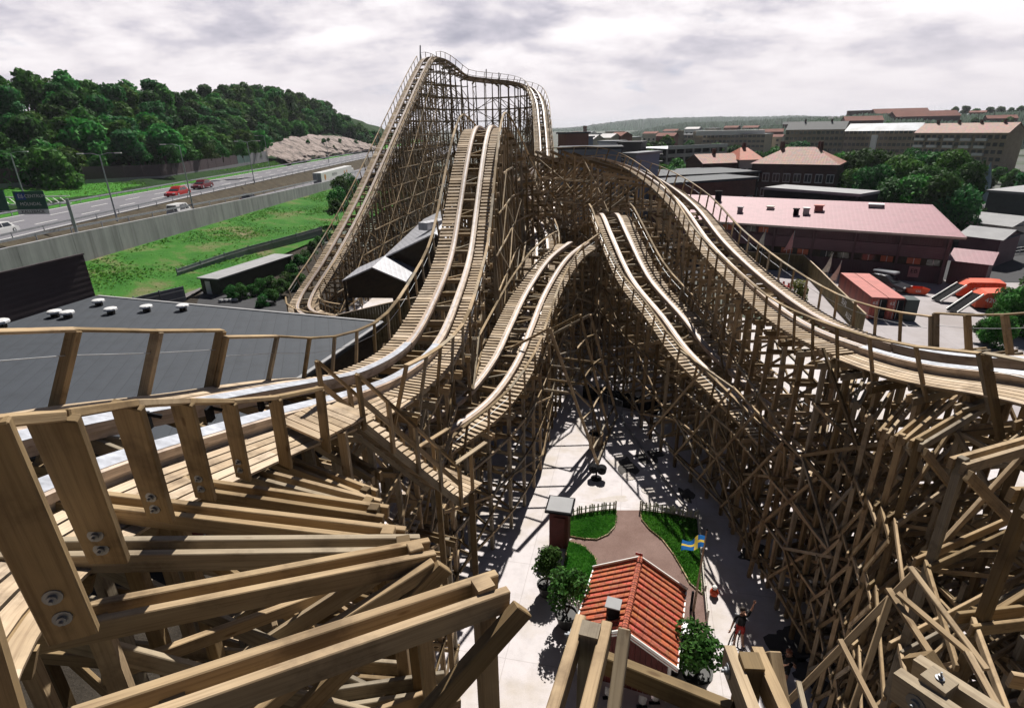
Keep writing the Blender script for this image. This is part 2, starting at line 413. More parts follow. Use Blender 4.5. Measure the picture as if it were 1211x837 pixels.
# ================================================================== THE WOODEN COASTER
coaster = thing('roller_coaster', 'huge unpainted timber roller coaster on dense trestles with a steep lift hill', 'roller coaster', (0, 30, 0))
PIECES = {}      # kind -> list of boards (p0, p1, w, h, up, tone)
def piece(kind, p0, p1, w, h, up=(0, 0, 1), tone=None):
    PIECES.setdefault(kind, []).append((np.asarray(p0, float), np.asarray(p1, float), w, h, up, rnd.random() if tone is None else tone))

def spline(ctrl, ds=.3):
    P = np.array(ctrl, float); n = len(P); out = []
    for i in range(n-1):
        p0 = P[i-1] if i else 2*P[0]-P[1]; p1 = P[i]; p2 = P[i+1]; p3 = P[i+2] if i+2 < n else 2*P[-1]-P[-2]
        k = lambda a, b: max(np.linalg.norm((b-a)[:3])**.5, 1e-3)
        t0 = 0; t1 = t0+k(p0, p1); t2 = t1+k(p1, p2); t3 = t2+k(p2, p3)
        for t in np.linspace(t1, t2, 40, endpoint=False):
            A1 = (t1-t)/(t1-t0)*p0+(t-t0)/(t1-t0)*p1; A2 = (t2-t)/(t2-t1)*p1+(t-t1)/(t2-t1)*p2; A3 = (t3-t)/(t3-t2)*p2+(t-t2)/(t3-t2)*p3
            B1 = (t2-t)/(t2-t0)*A1+(t-t0)/(t2-t0)*A2; B2 = (t3-t)/(t3-t1)*A2+(t-t1)/(t3-t1)*A3
            out.append((t2-t)/(t2-t1)*B1+(t-t1)/(t2-t1)*B2)
    out.append(P[-1]); out = np.array(out)
    s = np.concatenate([[0], np.cumsum(np.linalg.norm(np.diff(out[:, :3], axis=0), axis=1))])
    m = max(2, int(s[-1]/ds)); ss = np.linspace(0, s[-1], m)
    q = np.stack([np.interp(ss, s, out[:, j]) for j in range(out.shape[1])], 1)
    for _ in range(6):
        q[1:-1] = q[1:-1]*.5+.25*(q[:-2]+q[2:])
    T = np.gradient(q[:, :3], axis=0); T /= np.linalg.norm(T, axis=1)[:, None]
    Rh = np.cross(T, [0, 0, 1.]); Rh /= np.linalg.norm(Rh, axis=1)[:, None]
    U = np.cross(Rh, T); b = np.radians(q[:, 3])[:, None]
    Rb = Rh*np.cos(b)+U*np.sin(b); Ub = np.cross(Rb, T)
    return dict(p=q[:, :3], T=T, Rh=Rh, R=Rb, U=Ub, s=ss, ex=q[:, 4:] if q.shape[1] > 4 else None)
def at(tr, s):
    g = lambda a: np.array([np.interp(s, tr['s'], a[:, j]) for j in range(3)])
    nz = lambda v: v/np.linalg.norm(v)
    return g(tr['p']), nz(g(tr['T'])), nz(g(tr['Rh'])), nz(g(tr['R'])), nz(g(tr['U']))
def s_near(tr, x, y):
    return tr['s'][np.argmin((tr['p'][:, 0]-x)**2+(tr['p'][:, 1]-y)**2)]
def pf(px, py, y, bank=0): q = F(px, py, y); return (q[0], q[1], q[2], bank)

# upper track: far turn (behind the first drop) -> long dip towards the camera -> banked turn under the camera -> dip -> tall hill
UP = spline([(1, 34, 6.0, 0), pf(640, 278, 56), pf(622, 240, 64, 10), pf(624, 206, 71, 18), pf(643, 191, 74, 20), pf(672, 189, 70, 20), pf(712, 188, 66, 18), pf(745, 196, 62, 16), pf(778, 213, 56, 10), pf(812, 240, 49, 3),
    pf(850, 288, 39), pf(900, 335, 31), pf(960, 378, 24, -2), pf(1040, 408, 18.5, -6), pf(1120, 425, 15.5, -10),
    (13.3, 12.6, 14.3, -14), (13.9, 7.5, 15.2, -18), (12.0, 1.8, 16.3, -20), (8, -2.2, 17.2, -20), (3, -3.6, 17.8, -20), (-1.2, -1.9, 18.1, -20), (-3.9, 1.2, 17.85, -20),
    (-5.2, 3.6, 17.2, -20), (-5.6, 6.2, 16.4, -19), (-5.1, 9.2, 15.4, -13), pf(400, 455, 12.7, -11), pf(450, 440, 15.5, -6), pf(500, 405, 20, -2), pf(530, 345, 26), pf(545, 300, 31), pf(553, 250, 35), pf(560, 200, 39), pf(567, 162, 43), pf(572, 149, 46), pf(577, 150, 48.5, 4), pf(587, 160, 51.5, 8), (1.2, 56.5, 15.2, 8), (4.2, 61, 11, 4), (6, 69, 7, 0)])
# lower track: station -> lift -> top turn -> first drop -> hill -> low turn under the upper one -> hill on the right
LO = spline([pf(470, 380, 50), pf(420, 378, 50.5), pf(382, 374, 51.5), pf(360, 366, 54), pf(362, 350, 57.5), pf(389, 307, 63.4), pf(425, 241, 75.3), pf(471, 140, 97.3), pf(498, 82, 116), pf(507, 68, 121), pf(520, 69.5, 126), pf(533, 78, 129.5, 4), pf(549, 89.5, 132, 8), pf(576, 94, 133, 14), pf(606, 97, 130, 16), pf(627, 103, 125, 14), pf(637, 119, 118, 8), pf(641, 147, 110), pf(645, 200, 96),
    pf(652, 250, 84), pf(667, 283, 74), (7.1, 65, 5.4, 0), (6.6, 56, 7.6, 0), (6.0, 50, 10.3, 0), pf(683, 287, 46), pf(661, 304, 43.5), pf(635, 343, 39), pf(616, 385, 33.5), pf(597, 427, 29.2), pf(564, 470, 25.6, 2), pf(520, 500, 23, 6), pf(490, 517, 21.4, 9),
    (-5.0, 17, 7.6, 12), (-5.6, 12, 7.7, 16), (-5.5, 7, 8.2, 18), (-3.6, 2, 8.6, 18), (1, -1.6, 8.9, 18), (6, -1.6, 8.9, 18), (11.2, .6, 8.7, 18), (14.4, 6, 8.2, 16), (14.6, 14, 7.2, 10), pf(960, 530, 21.6, 4), pf(900, 480, 26.3), pf(827, 414, 32), pf(796, 374, 35.8), pf(758, 329, 41), pf(732, 276, 47), pf(722, 254, 51), pf(716, 253, 54.5), (8.3, 60, 10.5, 0), (7.9, 68, 6.5, 0)])

def lay(tr, s0, s1, gauge=.56, rw=.31, strip=.10, smat=None, wk=(.74, 1.48), near=False, lift=False, hr=(True, True), hrskip=None):
    a = np.searchsorted(tr['s'], s0); b = np.searchsorted(tr['s'], s1)
    sl = slice(a, b+1); p = tr['p'][sl]; Rr = tr['R'][sl]; Uu = tr['U'][sl]
    if len(p) < 3: return
    for sd in (-1, 1):
        mb = MB(); mb.sweep(p+Rr*sd*gauge, Rr, Uu, rw, .13, s0, rnd.random())
        mb.sweep(p+Rr*sd*gauge-Uu*.13, Rr, Uu, rw*.62, .17, s0, rnd.random())
        r = mb.obj('rail', RAILW, coaster)
        mb = MB(); mb.sweep(p+Rr*sd*(gauge-.03)+Uu*.012, Rr, Uu, strip, .010, s0)
        mb.obj('running_strip', smat or STEEL, r)
    # cross ties, slatted walkways
    s = s0; k = 0
    while s < s1:
        c, T, Rh, Rb, U = at(tr, s)
        if k % 5 == 0: piece('tie', c-Rb*1.62-U*.42, c+Rb*1.62-U*.42, .09, .2, U)
        if k % 10 == 5: piece('tie', c-Rb*.7-U*.34, c+Rb*.7-U*.34+T*.9, .07, .1, U)
        for sd in (-1, 1):
            plate = (k % 13 == 4)
            piece('walkway_slat', c+Rb*sd*wk[0]-U*.24, c+Rb*sd*wk[1]-U*.24, .30 if plate else .17, .045, U)
        s += .345; k += 1
    for sd in (-1, 1):
        mb = MB()
        for o in (wk[0]+.08, wk[1]-.06):
            mb.sweep(p+Rr*sd*o-Uu*.27, Rr, Uu, .06, .15, s0, rnd.random())
        mb.obj('walkway_stringer', WOOD, coaster)
def handrail(tr, s0, s1, sd, step=1.8, off=1.56, top=.85, w=.10, t=.05, base=-.75):
    pr = None; s = s0
    while s <= s1+.01:
        c, T, Rh, Rb, U = at(tr, s)
        b = c+Rb*sd*off+U*base; h = c+Rb*sd*off+U*top
        piece('handrail_post', b, h, w, t*1.8, Rb if w < .15 else T)
        if pr is not None:
            dd = (h-pr[0])/np.linalg.norm(h-pr[0])*.04
            piece('handrail', pr[0]-dd, h+dd, .14, .05, U)
            piece('handrail_wire', pr[1], h-U*.42, .012, .012, U, .2)
        pr = (h, h-U*.42); s += step
def planks(tr, s0, s1, sides=(-1, 1), lo=.74, hi=1.62, n=5, L=2.4):
    """decking laid lengthwise on the banked turn"""
    s = s0
    while s < s1:
        e = min(s+L, s1); qs = np.linspace(s, e, 6); q = [at(tr, x) for x in qs]
        for sd in sides:
            wd = (hi-lo)/n
            for j in range(n):
                o = sd*(lo+wd*(j+.5)); e0 = rnd.uniform(0, .03)
                mb = MB(); P = np.array([x[0]+x[3]*o-x[4]*.24 for x in q]); Rr = np.array([x[3] for x in q]); Uu = np.array([x[4] for x in q])
                PLK.sweep(P, Rr, Uu, wd-.03, .045, rnd.uniform(0, 40), rnd.random())
        s = e
PLK = MB()

# ---------------------------------------------------------------- bents
LV = 2.25
def column_at(cl, z):
    (tx, ty), (bx, by), zt = cl; f = min(1, max(0, z/zt)); return np.array([bx+(tx-bx)*f, by+(ty-by)*f, z])
def bent(cols, zled, T, dbl=False, pw=.16, prot=.0, led_dir=None, zlow=0., diag=True, dens=1):
    """one cross frame: posts, horizontal ledgers at every level, diagonals. cols from left to right"""
    T = np.asarray(T, float)
    for cl in cols:
        piece('post', column_at(cl, zlow), column_at(cl, cl[2]), pw, pw, T)
    zs = list(np.arange(zlow+1.1, zled-.9, LV))
    prev = None
    for i, z in enumerate(zs):
        a = column_at(cols[0], z); b = column_at(cols[-1], z)
        act = [c for c in cols if c[2] > z-.1]
        if len(act) < 2: continue
        a = column_at(act[0], z); b = column_at(act[-1], z); d = (b-a)/np.linalg.norm(b-a)*.14
        if dbl:
            for q in (-1, 1): piece('ledger', a-d+T*q*(pw/2+.035), b+d+T*q*(pw/2+.035), .06, .17)
        else: piece('ledger', a-d+T*(pw/2+.03), b+d+T*(pw/2+.03), .06, .18)
        if prev is not None and diag:
            if i % 2: piece('brace', prev[0]-T*(pw/2+.03), b-T*(pw/2+.03), .05, .14)
            else: piece('brace', prev[1]-T*(pw/2+.03), a-T*(pw/2+.03), .05, .14)
        prev = (a, b)
    return zs
def trestle(tr, s0, s1, step, cols, cap=.62, pw=.16, batter=.0, bat_z=7, dbl=False, flip=0, fd=2, extra=None, zlow=0.):
    """a run of bents with girts and long diagonals on both faces"""
    s = s0; L = []; i = 0
    while s <= s1+.01:
        c, T, Rh, Rb, U = at(tr, s); Th = np.array([T[0], T[1], 0]); Th /= np.linalg.norm(Th)
        zc = c[2]-cap
        sl = (Rb[2]/max(.2, np.hypot(Rb[0], Rb[1])))
        cl = []
        for o in cols:
            zt = zc+o*sl
            cl.append((((c+Rh*o)[0], (c+Rh*o)[1]), ((c+Rh*o)[0], (c+Rh*o)[1]), max(.5, zt)))
        if batter and zc > bat_z:
            for sd, arr in ((-1, 0), (1, len(cl))):
                if batter < 0 and sd < 0: continue
                zt = zc-2.2; ob = sd*(abs(cols[0] if sd < 0 else cols[-1])+abs(batter)*(zc-bat_z+1.5)); ot = cols[0] if sd < 0 else cols[-1]
                cl.insert(0 if sd < 0 else len(cl), (tuple((c+Rh*ot)[:2]), tuple((c+Rh*ob)[:2]), zt))
        if zc > .8:
            zs = bent(cl, zc, Th, dbl, pw, zlow=zlow)
            e0 = min(cols[0]-.3, -1.72); e1 = max(cols[-1]+.3, 1.72); a = c+Rh*e0; b = c+Rh*e1
            for q in (-1, 1):
                piece('ledger', np.array([*a[:2], zc+e0*sl-.1])+Th*q*(pw/2+.03), np.array([*b[:2], zc+e1*sl-.1])+Th*q*(pw/2+.03), .06, .24)
            L.append((cl, zs, Rh, Th))
        else: L.append(None)
        s += step; i += 1
    for i in range(len(L)-1):
        if L[i] is None or L[i+1] is None: continue
        A, B = L[i], L[i+1]
        for sd, ci in ((-1, 0), (1, -1)):
            for k, z in enumerate(A[1]):
                off = A[2]*sd*(pw/2+.03)
                if z < B[0][ci][2] and z < A[0][ci][2]:
                    piece('girt', column_at(A[0][ci], z)+off, column_at(B[0][ci], z)+off, .085, .13)
                j = i+fd
                if j < len(L) and L[j] is not None and (i+flip+k*2) % fd == 0:
                    C = L[j]; z2 = z+LV
                    o2 = off*1.6
                    if (i//fd+k+sd) % 2 == 0:
                        if z2 < C[0][ci][2]+.6: piece('brace', column_at(A[0][ci], z)+o2, column_at(C[0][ci], z2)+o2, .075, .12)
                    elif z2 < A[0][ci][2]+.6 and z < C[0][ci][2]: piece('brace', column_at(A[0][ci], z2)+o2, column_at(C[0][ci], z)+o2, .075, .12)
    return L

sU = lambda x, y, lo=0, hi=1e9: UP['s'][[i for i in range(len(UP['s'])) if lo <= UP['s'][i] <= hi][int(np.argmin([(UP['p'][i, 0]-x)**2+(UP['p'][i, 1]-y)**2 for i in range(len(UP['s'])) if lo <= UP['s'][i] <= hi]))]]
sL = lambda x, y, lo=0, hi=1e9: LO['s'][[i for i in range(len(LO['s'])) if lo <= LO['s'][i] <= hi][int(np.argmin([(LO['p'][i, 0]-x)**2+(LO['p'][i, 1]-y)**2 for i in range(len(LO['s'])) if lo <= LO['s'][i] <= hi]))]]
# marks along the two tracks
u_far = sU(*F(712, 188, 66)[:2]); u_d = sU(*F(812, 240, 49)[:2]); u_turn0 = sU(*F(1040, 408, 18.5)[:2]); u_in0 = sU(13.4, 12.0, u_turn0); u_back = sU(3, -3.6)
u_turn1 = sU(*F(400, 455, 12.7)[:2], lo=u_back); u_b = sU(*F(500, 405, 20)[:2], lo=u_back); u_crest = sU(*F(572, 149, 46)[:2], lo=u_back); u_end = UP['s'][-1]
l_lift0 = sL(*F(362, 350, 57.5)[:2]); l_top = sL(*F(507, 68, 121)[:2]); l_turn1 = sL(*F(641, 147, 110)[:2]); l_val = sL(7.1, 65, l_turn1); l_c = sL(*F(683, 287, 46)[:2], lo=l_val); l_cend = sL(*F(490, 517, 21.4)[:2], lo=l_c)
l_back = sL(6, -1.6, l_c); l_e = sL(*F(960, 530, 21.6)[:2], lo=l_back); l_ecrest = sL(*F(718, 253, 53)[:2], lo=l_e); l_end = LO['s'][-1]

# rails, ties, walkways
for a, b in ((0, u_far), (u_far, u_d), (u_d, u_turn0), (u_turn0, u_back), (u_back, u_turn1), (u_turn1, u_b), (u_b, u_crest), (u_crest, u_end)):
    lay(UP, a, b, **(dict(strip=.25, smat=STEELB) if u_turn0-1 < a < u_b-1 else dict(gauge=.52, rw=.28, wk=(.70, 1.48))))
for a, b in ((0, l_lift0), (l_lift0, l_top), (l_top, l_turn1), (l_turn1, l_val), (l_val, l_c), (l_c, l_cend), (l_cend, l_back), (l_back, l_e), (l_e, l_ecrest), (l_ecrest, l_end)):
    lay(LO, a, b, **(dict(gauge=.68, rw=.35, wk=(.88, 1.72)) if l_val-1 < a else {}))
# drop the slats where the turn is decked lengthwise
u_p0, u_p1 = u_turn0, sU(*F(420, 450, 13.8)[:2], lo=u_back)
def in_turn(pc):
    m = (pc[0]+pc[1])/2
    i = np.argmin(((UP['p']-m)**2).sum(1)); return ((UP['p'][i]-m)**2).sum() < 4 and u_p0-.1 < UP['s'][i] < u_p1
PIECES['walkway_slat'] = [p for p in PIECES['walkway_slat'] if not in_turn(p)]
planks(UP, u_p0, u_p1)
# handrails
handrail(UP, 8, u_turn0+.8, -1); handrail(UP, 8, u_turn0+6, 1)
handrail(UP, u_turn0+.3, u_back-4, -1, 1.55, 1.72, .95, .20, .06, -1.3)
handrail(UP, u_turn0+6, u_back-9, 1, 1.55, 1.72, .95, .20, .06, -1.3)
u_l0 = sU(-5.0, 3.2, u_back); u_l1 = sU(-4.6, 11, u_back)
handrail(UP, u_l0-3.2, u_l1+.2, -1, 1.6, 1.72, .95, .2, .06, -1.5)
handrail(UP, u_l0-3.2+1.6*math.floor((u_l1+.2-u_l0+3.2)/1.6), u_end-6, -1); handrail(UP, u_turn1+.2, u_end-6, 1)
for sd in (-1, 1):
    handrail(LO, 4, l_lift0, sd); handrail(LO, l_lift0, l_top, sd, 2.2); handrail(LO, l_top, l_turn1, sd, 2.2)
    handrail(LO, l_turn1, l_c-3, sd, 2.0); handrail(LO, l_c-3, l_cend+4, sd, 1.8, 1.80); handrail(LO, l_e-8, l_end-6, sd, 1.8, 1.80)

# trestles
trestle(UP, 3, u_far-14, 2.0, (-1.35, 1.35))
trestle(UP, u_far-13, u_d-6, 2.0, (-2.6, -1.35, 1.35, 4.6), dbl=True)
for s_ in np.arange(u_far-13, u_d-8, 1.0):
    c, T, Rh, Rb, U = at(UP, s_); Th = np.array([T[0], T[1], 0]); Th /= np.linalg.norm(Th)
    piece('strut', c+Rh*1.3-(0, 0, .8), c+Rh*5.0-(0, 0, 3.3), .10, .2)
    if int(s_) % 2: piece('ledger', c+Rh*1.2-(0, 0, 3.0), c+Rh*5.2-(0, 0, 3.4), .08, .2)
trestle(UP, u_d-5, u_turn0-1, 1.85, (-1.45, 1.45), batter=.12, bat_z=8)
trestle(UP, u_turn0-.5, u_in0+11, 1.5, (-3.8, -1.45, 1.45), dbl=True)
trestle(UP, u_turn1+.8, u_b+5, 1.8, (-1.45, .3), dbl=True)
trestle(UP, u_b+6, u_b+15, 1.75, (-1.45, -.3, .8), fd=3)
trestle(UP, u_b+16.75, u_end, 1.75, (-1.45, 0, 1.45), batter=.12, bat_z=12, fd=3)
trestle(LO, 5, l_lift0-1, 2.2, (-1.3, 1.3))
trestle(LO, l_lift0, l_top, 2.2, (-1.4, 1.4), batter=.13, bat_z=7, fd=2)
trestle(LO, l_top+1.5, l_turn1, 2.3, (-1.5, 1.5), batter=.10, bat_z=7, fd=2)
trestle(LO, l_turn1+1, l_val-2, 2.1, (-1.4, 1.4), batter=.12, bat_z=8, fd=3)
trestle(LO, l_val-1, l_cend+3, 1.8, (-1.65, 1.65, 3.0), fd=3)
trestle(LO, l_cend+4.5, l_e-4, 1.7, (-2.6, -1.3, 1.3, 2.4), dbl=True)
trestle(LO, l_e-1, l_end, 1.75, (-1.62, 0, 1.62, 3.2), fd=3)
# plaza face of the low turn, carried straight on towards the camera
FY = np.arange(20.4, 4, -1.75); WX = lambda y: float(np.interp(y, [4, 9, 14, 19, 26], [12.1, 12.0, 11.85, 11.65, 11.4])); ZT = 8.6
for i, y in enumerate(FY):
    piece('post', (WX(y), y, 0), (WX(y), y, ZT), .15, .15, (0, 1, 0)); piece('post', (WX(y)+1.7, y, 0), (WX(y)+1.7, y, ZT), .15, .15, (0, 1, 0))
    for k in range(4):
        z = 1.1+LV*k
        for q in (-.1, .1): piece('ledger', (WX(y)-.15, y+q, z), (WX(y)+5, y+q, z), .06, .16)
        if i:
            y0 = FY[i-1]; piece('girt', (WX(y0)-.11, y0, z), (WX(y)-.11, y, z), .09, .13)
            if i % 2 == k % 2 and i > 1: piece('brace', (WX(FY[i-2])-.15, FY[i-2], z), (WX(y)-.15, y, z+LV), .05, .12)
        if k % 2: piece('brace', (WX(y), y+.16, z), (WX(y)+3.4, y+.16, z+LV), .05, .13)

# ---------------------------------------------------------------- the banked turn round the camera: radial frames from an inner ring of posts
def radial(ring, inner, outer, zi, zo, prot=.14, near=True, zlow=0., brace=True, lowled=True, side=1):
    """ring: inner post xy; inner: handrail post xy; outer: far post xy; zi/zo: heights of the top ledger at both ends"""
    ring = np.array(ring, float); inner = np.array(inner, float); outer = np.array(outer, float)
    d = outer-ring; Ld = np.linalg.norm(d); d = d/Ld; T = np.array([-d[1], d[0], 0.])
    zat = lambda q: zi+(zo-zi)*((q-ring)@d)/Ld
    mid = (inner+outer)/2
    P3 = lambda q, z: np.array([q[0], q[1], z])
    for q, e in ((ring, prot), (inner, .0), (mid, 0), (outer, 0)):
        piece('post', P3(q, zlow), P3(q, zat(q)+e), .14 if near else .13, .14 if near else .13, T)
    a = ring-d*.16; b = outer+d*.45
    for s in (-1, 1):
        piece('ledger', P3(a, zat(a))+T*s*.1, P3(b, zat(b))+T*s*.1, .08, .2, tone=rnd.uniform(.35, .95))
    if brace:
        q = ring+d*3.0
        piece('brace', P3(ring-d*.22, zi-.02)+T*side*.23, P3(q, zi-2.5)+T*side*.23, .09, .19, tone=rnd.uniform(.3, .95))
        piece('brace', P3(ring+d*.5, zi-2.3)-T*side*.22, P3(ring+d*2.9, zat(ring+d*2.9)-.3)-T*side*.22, .07, .17)
    if lowled:
        z = zi-2.1; k = 0
        while z > 1:
            for s in (-1, 1):
                piece('ledger', P3(ring-d*.3, z)+T*s*.115, P3(outer+d*.3, z+(zo-zi)*.5)+T*s*.115, .06, .2)
            e = (P3(ring, z-2.1), P3(inner, z)) if k % 2 else (P3(ring, z), P3(inner, z-2.1))
            if z > 3.2: piece('brace', e[0]+T*.19, e[1]+T*.19, .06, .15); piece('brace', P3(mid, z-2.1)-T*.19, P3(outer, z)-T*.19, .06, .15)
            z -= 2.1; k += 1
    return dict(ring=P3(ring, zi), T=T, d=d, inner=inner, outer=outer, zat=zat)
FR = []
left = [  # ring end, outer end of the ledger, handrail board top and foot (as seen, with depth)
    ((440, 562, 11.3), (392, 533, 12.0), (378, 459, 9.5), (386, 530, 10.1)), ((433, 585, 9.9), (345, 551, 10.4), (325, 470, 7.8), (338, 548, 8.5)), ((436, 599, 8.7), (298, 563, 9.2), (270, 475, 6.8), (288, 562, 7.5)),
    ((443, 609, 7.6), (253, 581, 7.8), (215, 475, 5.2), (243, 585, 6.0)), ((460, 638, 6.25), (198, 607, 6.3), (150, 478, 3.9), (190, 609, 4.7)), ((478, 650, 6.0), (140, 655, 5.3), (62, 492, 2.75), (128, 657, 3.6)),
    ((492, 658, 5.6), (95, 737, 4.45), (-28, 500, 2.35), (85, 744, 3.0)), ((572, 705, 4.4), (180, 840, 3.4), (-120, 520, 1.9), (-10, 860, 2.3))]
HB = []
for (a, b, ht, hf) in left:
    r = D(*a); e = D(*b); top = D(*ht); foot = D(*hf); ri = r[:2]; d = (e[:2]-ri); L0 = np.linalg.norm(d); d = d/L0
    slope = max(-.1, min(.3, (e[2]-r[2])/L0)); L = L0+2.2; inner = ri+d*(L0-.1)
    fr = radial(ri, inner, ri+d*L, r[2], r[2]+slope*L, prot=.14); FR.append(fr); HB.append((top, foot, fr))
# frames in front of and under the camera
under = [((697, 760, 4.2), (-.55, -1.6)), ((886, 797, 4.1), (-.12, -1.5)), ((1104, 822, 3.4), (.75, -1.5))]
for px, dr in under:
    r = D(*px); dr = np.array(dr); dr = dr/np.linalg.norm(dr); ri = r[:2]
    FR.append(radial(ri, ri+dr*2.6, ri+dr*5.6, r[2], r[2]+.62, side=1))
right = [((1320, 640, 5.6), (12.5, 3.0)), ((1215, 590, 7.4), (13.8, 7.2)), ((1137, 549, 9.8), (14.0, 11.2)), ((1086, 525, 13.2), (14.0, 14.4)), ((1046, 512, 16.0), (14.2, 17.5)), ((1012, 478, 19.0), (14.3, 20.5)), ((985, 455, 22.0), (14.6, 23.5))]
r2 = []
for A_, B_ in zip(right[:-1], right[1:]):
    if A_[0][0] > 1100: r2.append(A_); continue
    r2 += [A_, (tuple((p+q)/2 for p, q in zip(A_[0], B_[0])), tuple((p+q)/2 for p, q in zip(A_[1], B_[1])))]
right = r2+[right[-1]]
for px, oc in right:
    r = D(*px); ri = r[:2]; oc = np.array(oc); d = (oc-ri)/np.linalg.norm(oc-ri)
    i = np.argmin(((UP['p'][:, :2]-oc)**2).sum(1)); zt = UP['p'][i, 2]-.95
    FR.append(radial(ri, ri+d*max(1.6, np.linalg.norm(oc-ri)-1.3), oc+d*2.0, r[2], zt, side=-1))
# girts round the ring below the top level, and long crossing braces on its face
order = FR[:7]
for grp in (FR[:8], FR[8:11], FR[11:]):
    for A, B in zip(grp[:-1], grp[1:]):
        za = min(A['ring'][2], B['ring'][2])
        z = za-2.1
        while z > 1:
            pa = np.array([*A['ring'][:2], z]); pb = np.array([*B['ring'][:2], z])
            ax_ = np.array([-A['d'][0], -A['d'][1], 0])*.11
            piece('girt', pa+ax_, pb+ax_, .06, .13, tone=rnd.uniform(.4, .8))
            if z > 3 and np.linalg.norm((pa-pb)[:2]) < 2.2: piece('brace', pa+ax_*1.6, pb+ax_*1.6-np.array([0, 0, 2.1]), .05, .11)
            
            z -= 2.1
# handrail boards of the turn nearest the camera, tilted with the bank
tops = []
for top, foot, fr in HB:
    piece('handrail_post', foot+(foot-top)*.04, top, .22, .06, fr['T'], .3); tops.append(top)
for a, b in zip(tops[:-1], tops[1:]): piece('handrail', a, b, .15, .055)
BOLTS = []
for (top, foot, fr) in HB[2:]:
    for k_ in (.10, .22): q = foot+(top-foot)*k_; BOLTS.append((q+fr['T']*.035*(-1 if (CC-q)@fr['T'] < 0 else 1), fr['T']*(-1 if (CC-q)@fr['T'] < 0 else 1), .8))
for fr in FR[3:11]:
    BOLTS.append((fr['ring']+np.array([0, 0, .0])-fr['T']*.142+np.array([fr['d'][0], fr['d'][1], 0])*-.02, -fr['T'], 1))
    if fr is FR[10]: BOLTS.append((fr['ring']+np.array([0, 0, .142]), np.array([0, 0, 1.]), .45))
for (x0, y0, d0), (x1, y1, d1), w_ in (((514, 668, 5.5), (222, 850, 4.6), .09), ((470, 700, 6.0), (300, 850, 5.0), .08), ((430, 640, 7.4), (250, 700, 6.6), .07), ((420, 690, 7.0), (120, 800, 5.2), .08), ((300, 640, 7.6), (330, 760, 7.0), .07)):
    piece('brace', D(x0, y0, d0), D(x1, y1, d1), w_, .15, (0, 0, 1), rnd.uniform(.4, .9))
# single beam linking two frames below the camera
piece('girt', D(715, 783, 4.9), D(868, 846, 4.2), .09, .2)
# long continuous girts and parallel diagonals over the whole plaza face on the right
FX = lambda y: float(np.interp(y, [4, 9, 14, 19, 26.3, 30.7, 35], [12.1, 12.0, 11.85, 11.65, 11.3, 10.2, 8.3]))-.26
for k in range(4):
    z = .9+LV*k; ys_ = np.arange(5, 36, 5.2)
    for a_, b_ in zip(ys_[:-1], ys_[1:]): piece('girt', (FX(a_), a_-.15, z), (FX(b_), b_+.15, z), .10, .12, tone=rnd.uniform(.5, .85))
for y0 in np.arange(5, 31, 2.6):
    y1 = y0+4.6; piece('brace', (FX(y0)-.07, y0, 7.6), (FX(y1)-.07, y1, .9), .08, .11, tone=rnd.uniform(.4, .8))
    if int(y0*10) % 2: piece('brace', (FX(y0)-.12, y0, .9), (FX(y1)-.12, y1, 5.4), .07, .11)
# loose crossing planks on the near face of the low turn
for (x0, y0, d0), (x1, y1, d1), w_ in (((1086, 673, 8.6), (926, 836, 9.0), .14), ((1050, 696, 7.6), (1118, 800, 6.6), .11), ((1076, 670, 7.9), (1167, 792, 6.8), .11), ((1061, 701, 7.4), (1146, 773, 6.8), .10), ((1053, 706, 7.7), (1006, 845, 7.4), .11), ((993, 756, 7.6), (1037, 842, 6.9), .09), ((944, 806, 7.8), (952, 840, 7.4), .09), ((1144, 771, 6.7), (1182, 840, 6.1), .11)):
    piece('brace', D(x0, y0, d0), D(x1, y1, d1), w_*.72, .05, (0, -.3, 1), rnd.uniform(.5, .9))
# stays propped out over the plaza on the left face
legs = []
for (fx, fy), (tx, ty, dy) in (((707, 549), (650, 388, .4)), ((714, 531), (674, 385, .3)), ((721, 513), (686, 372, .2)), ((730, 494), (698, 372, .1))):
    f = G(fx, fy); t = F(tx, ty, f[1]-.5); legs.append((f, t)); piece('post', f, t, .17, .17, (0, 1, 0))
lerp = lambda a, b, t: a+(b-a)*t
for (f0, t0), (f1, t1) in zip(legs[:-1], legs[1:]):
    for t in (.12, .35, .6, .82): piece('girt', lerp(f0, t0, t), lerp(f1, t1, t), .10, .13)
    piece('brace', lerp(f0, t0, .12), lerp(f1, t1, .35), .05, .12); piece('brace', lerp(f0, t0, .6), lerp(f1, t1, .35), .05, .12)
    piece('brace', lerp(f0, t0, .6), lerp(f1, t1, .98), .05, .12)
    piece('girt', f0+(0, 0, .25), f1+(0, 0, .25), .12, .2)
for f, t in legs:
    i = np.argmin(((LO['p']-t)**2).sum(1)); piece('brace', t, [t[0]-2.2, t[1]+.1, t[2]-1.2], .05, .14); piece('brace', lerp(f, t, .55), [lerp(f, t, .55)[0]-3.2, f[1], lerp(f, t, .55)[2]+.4], .05, .14)

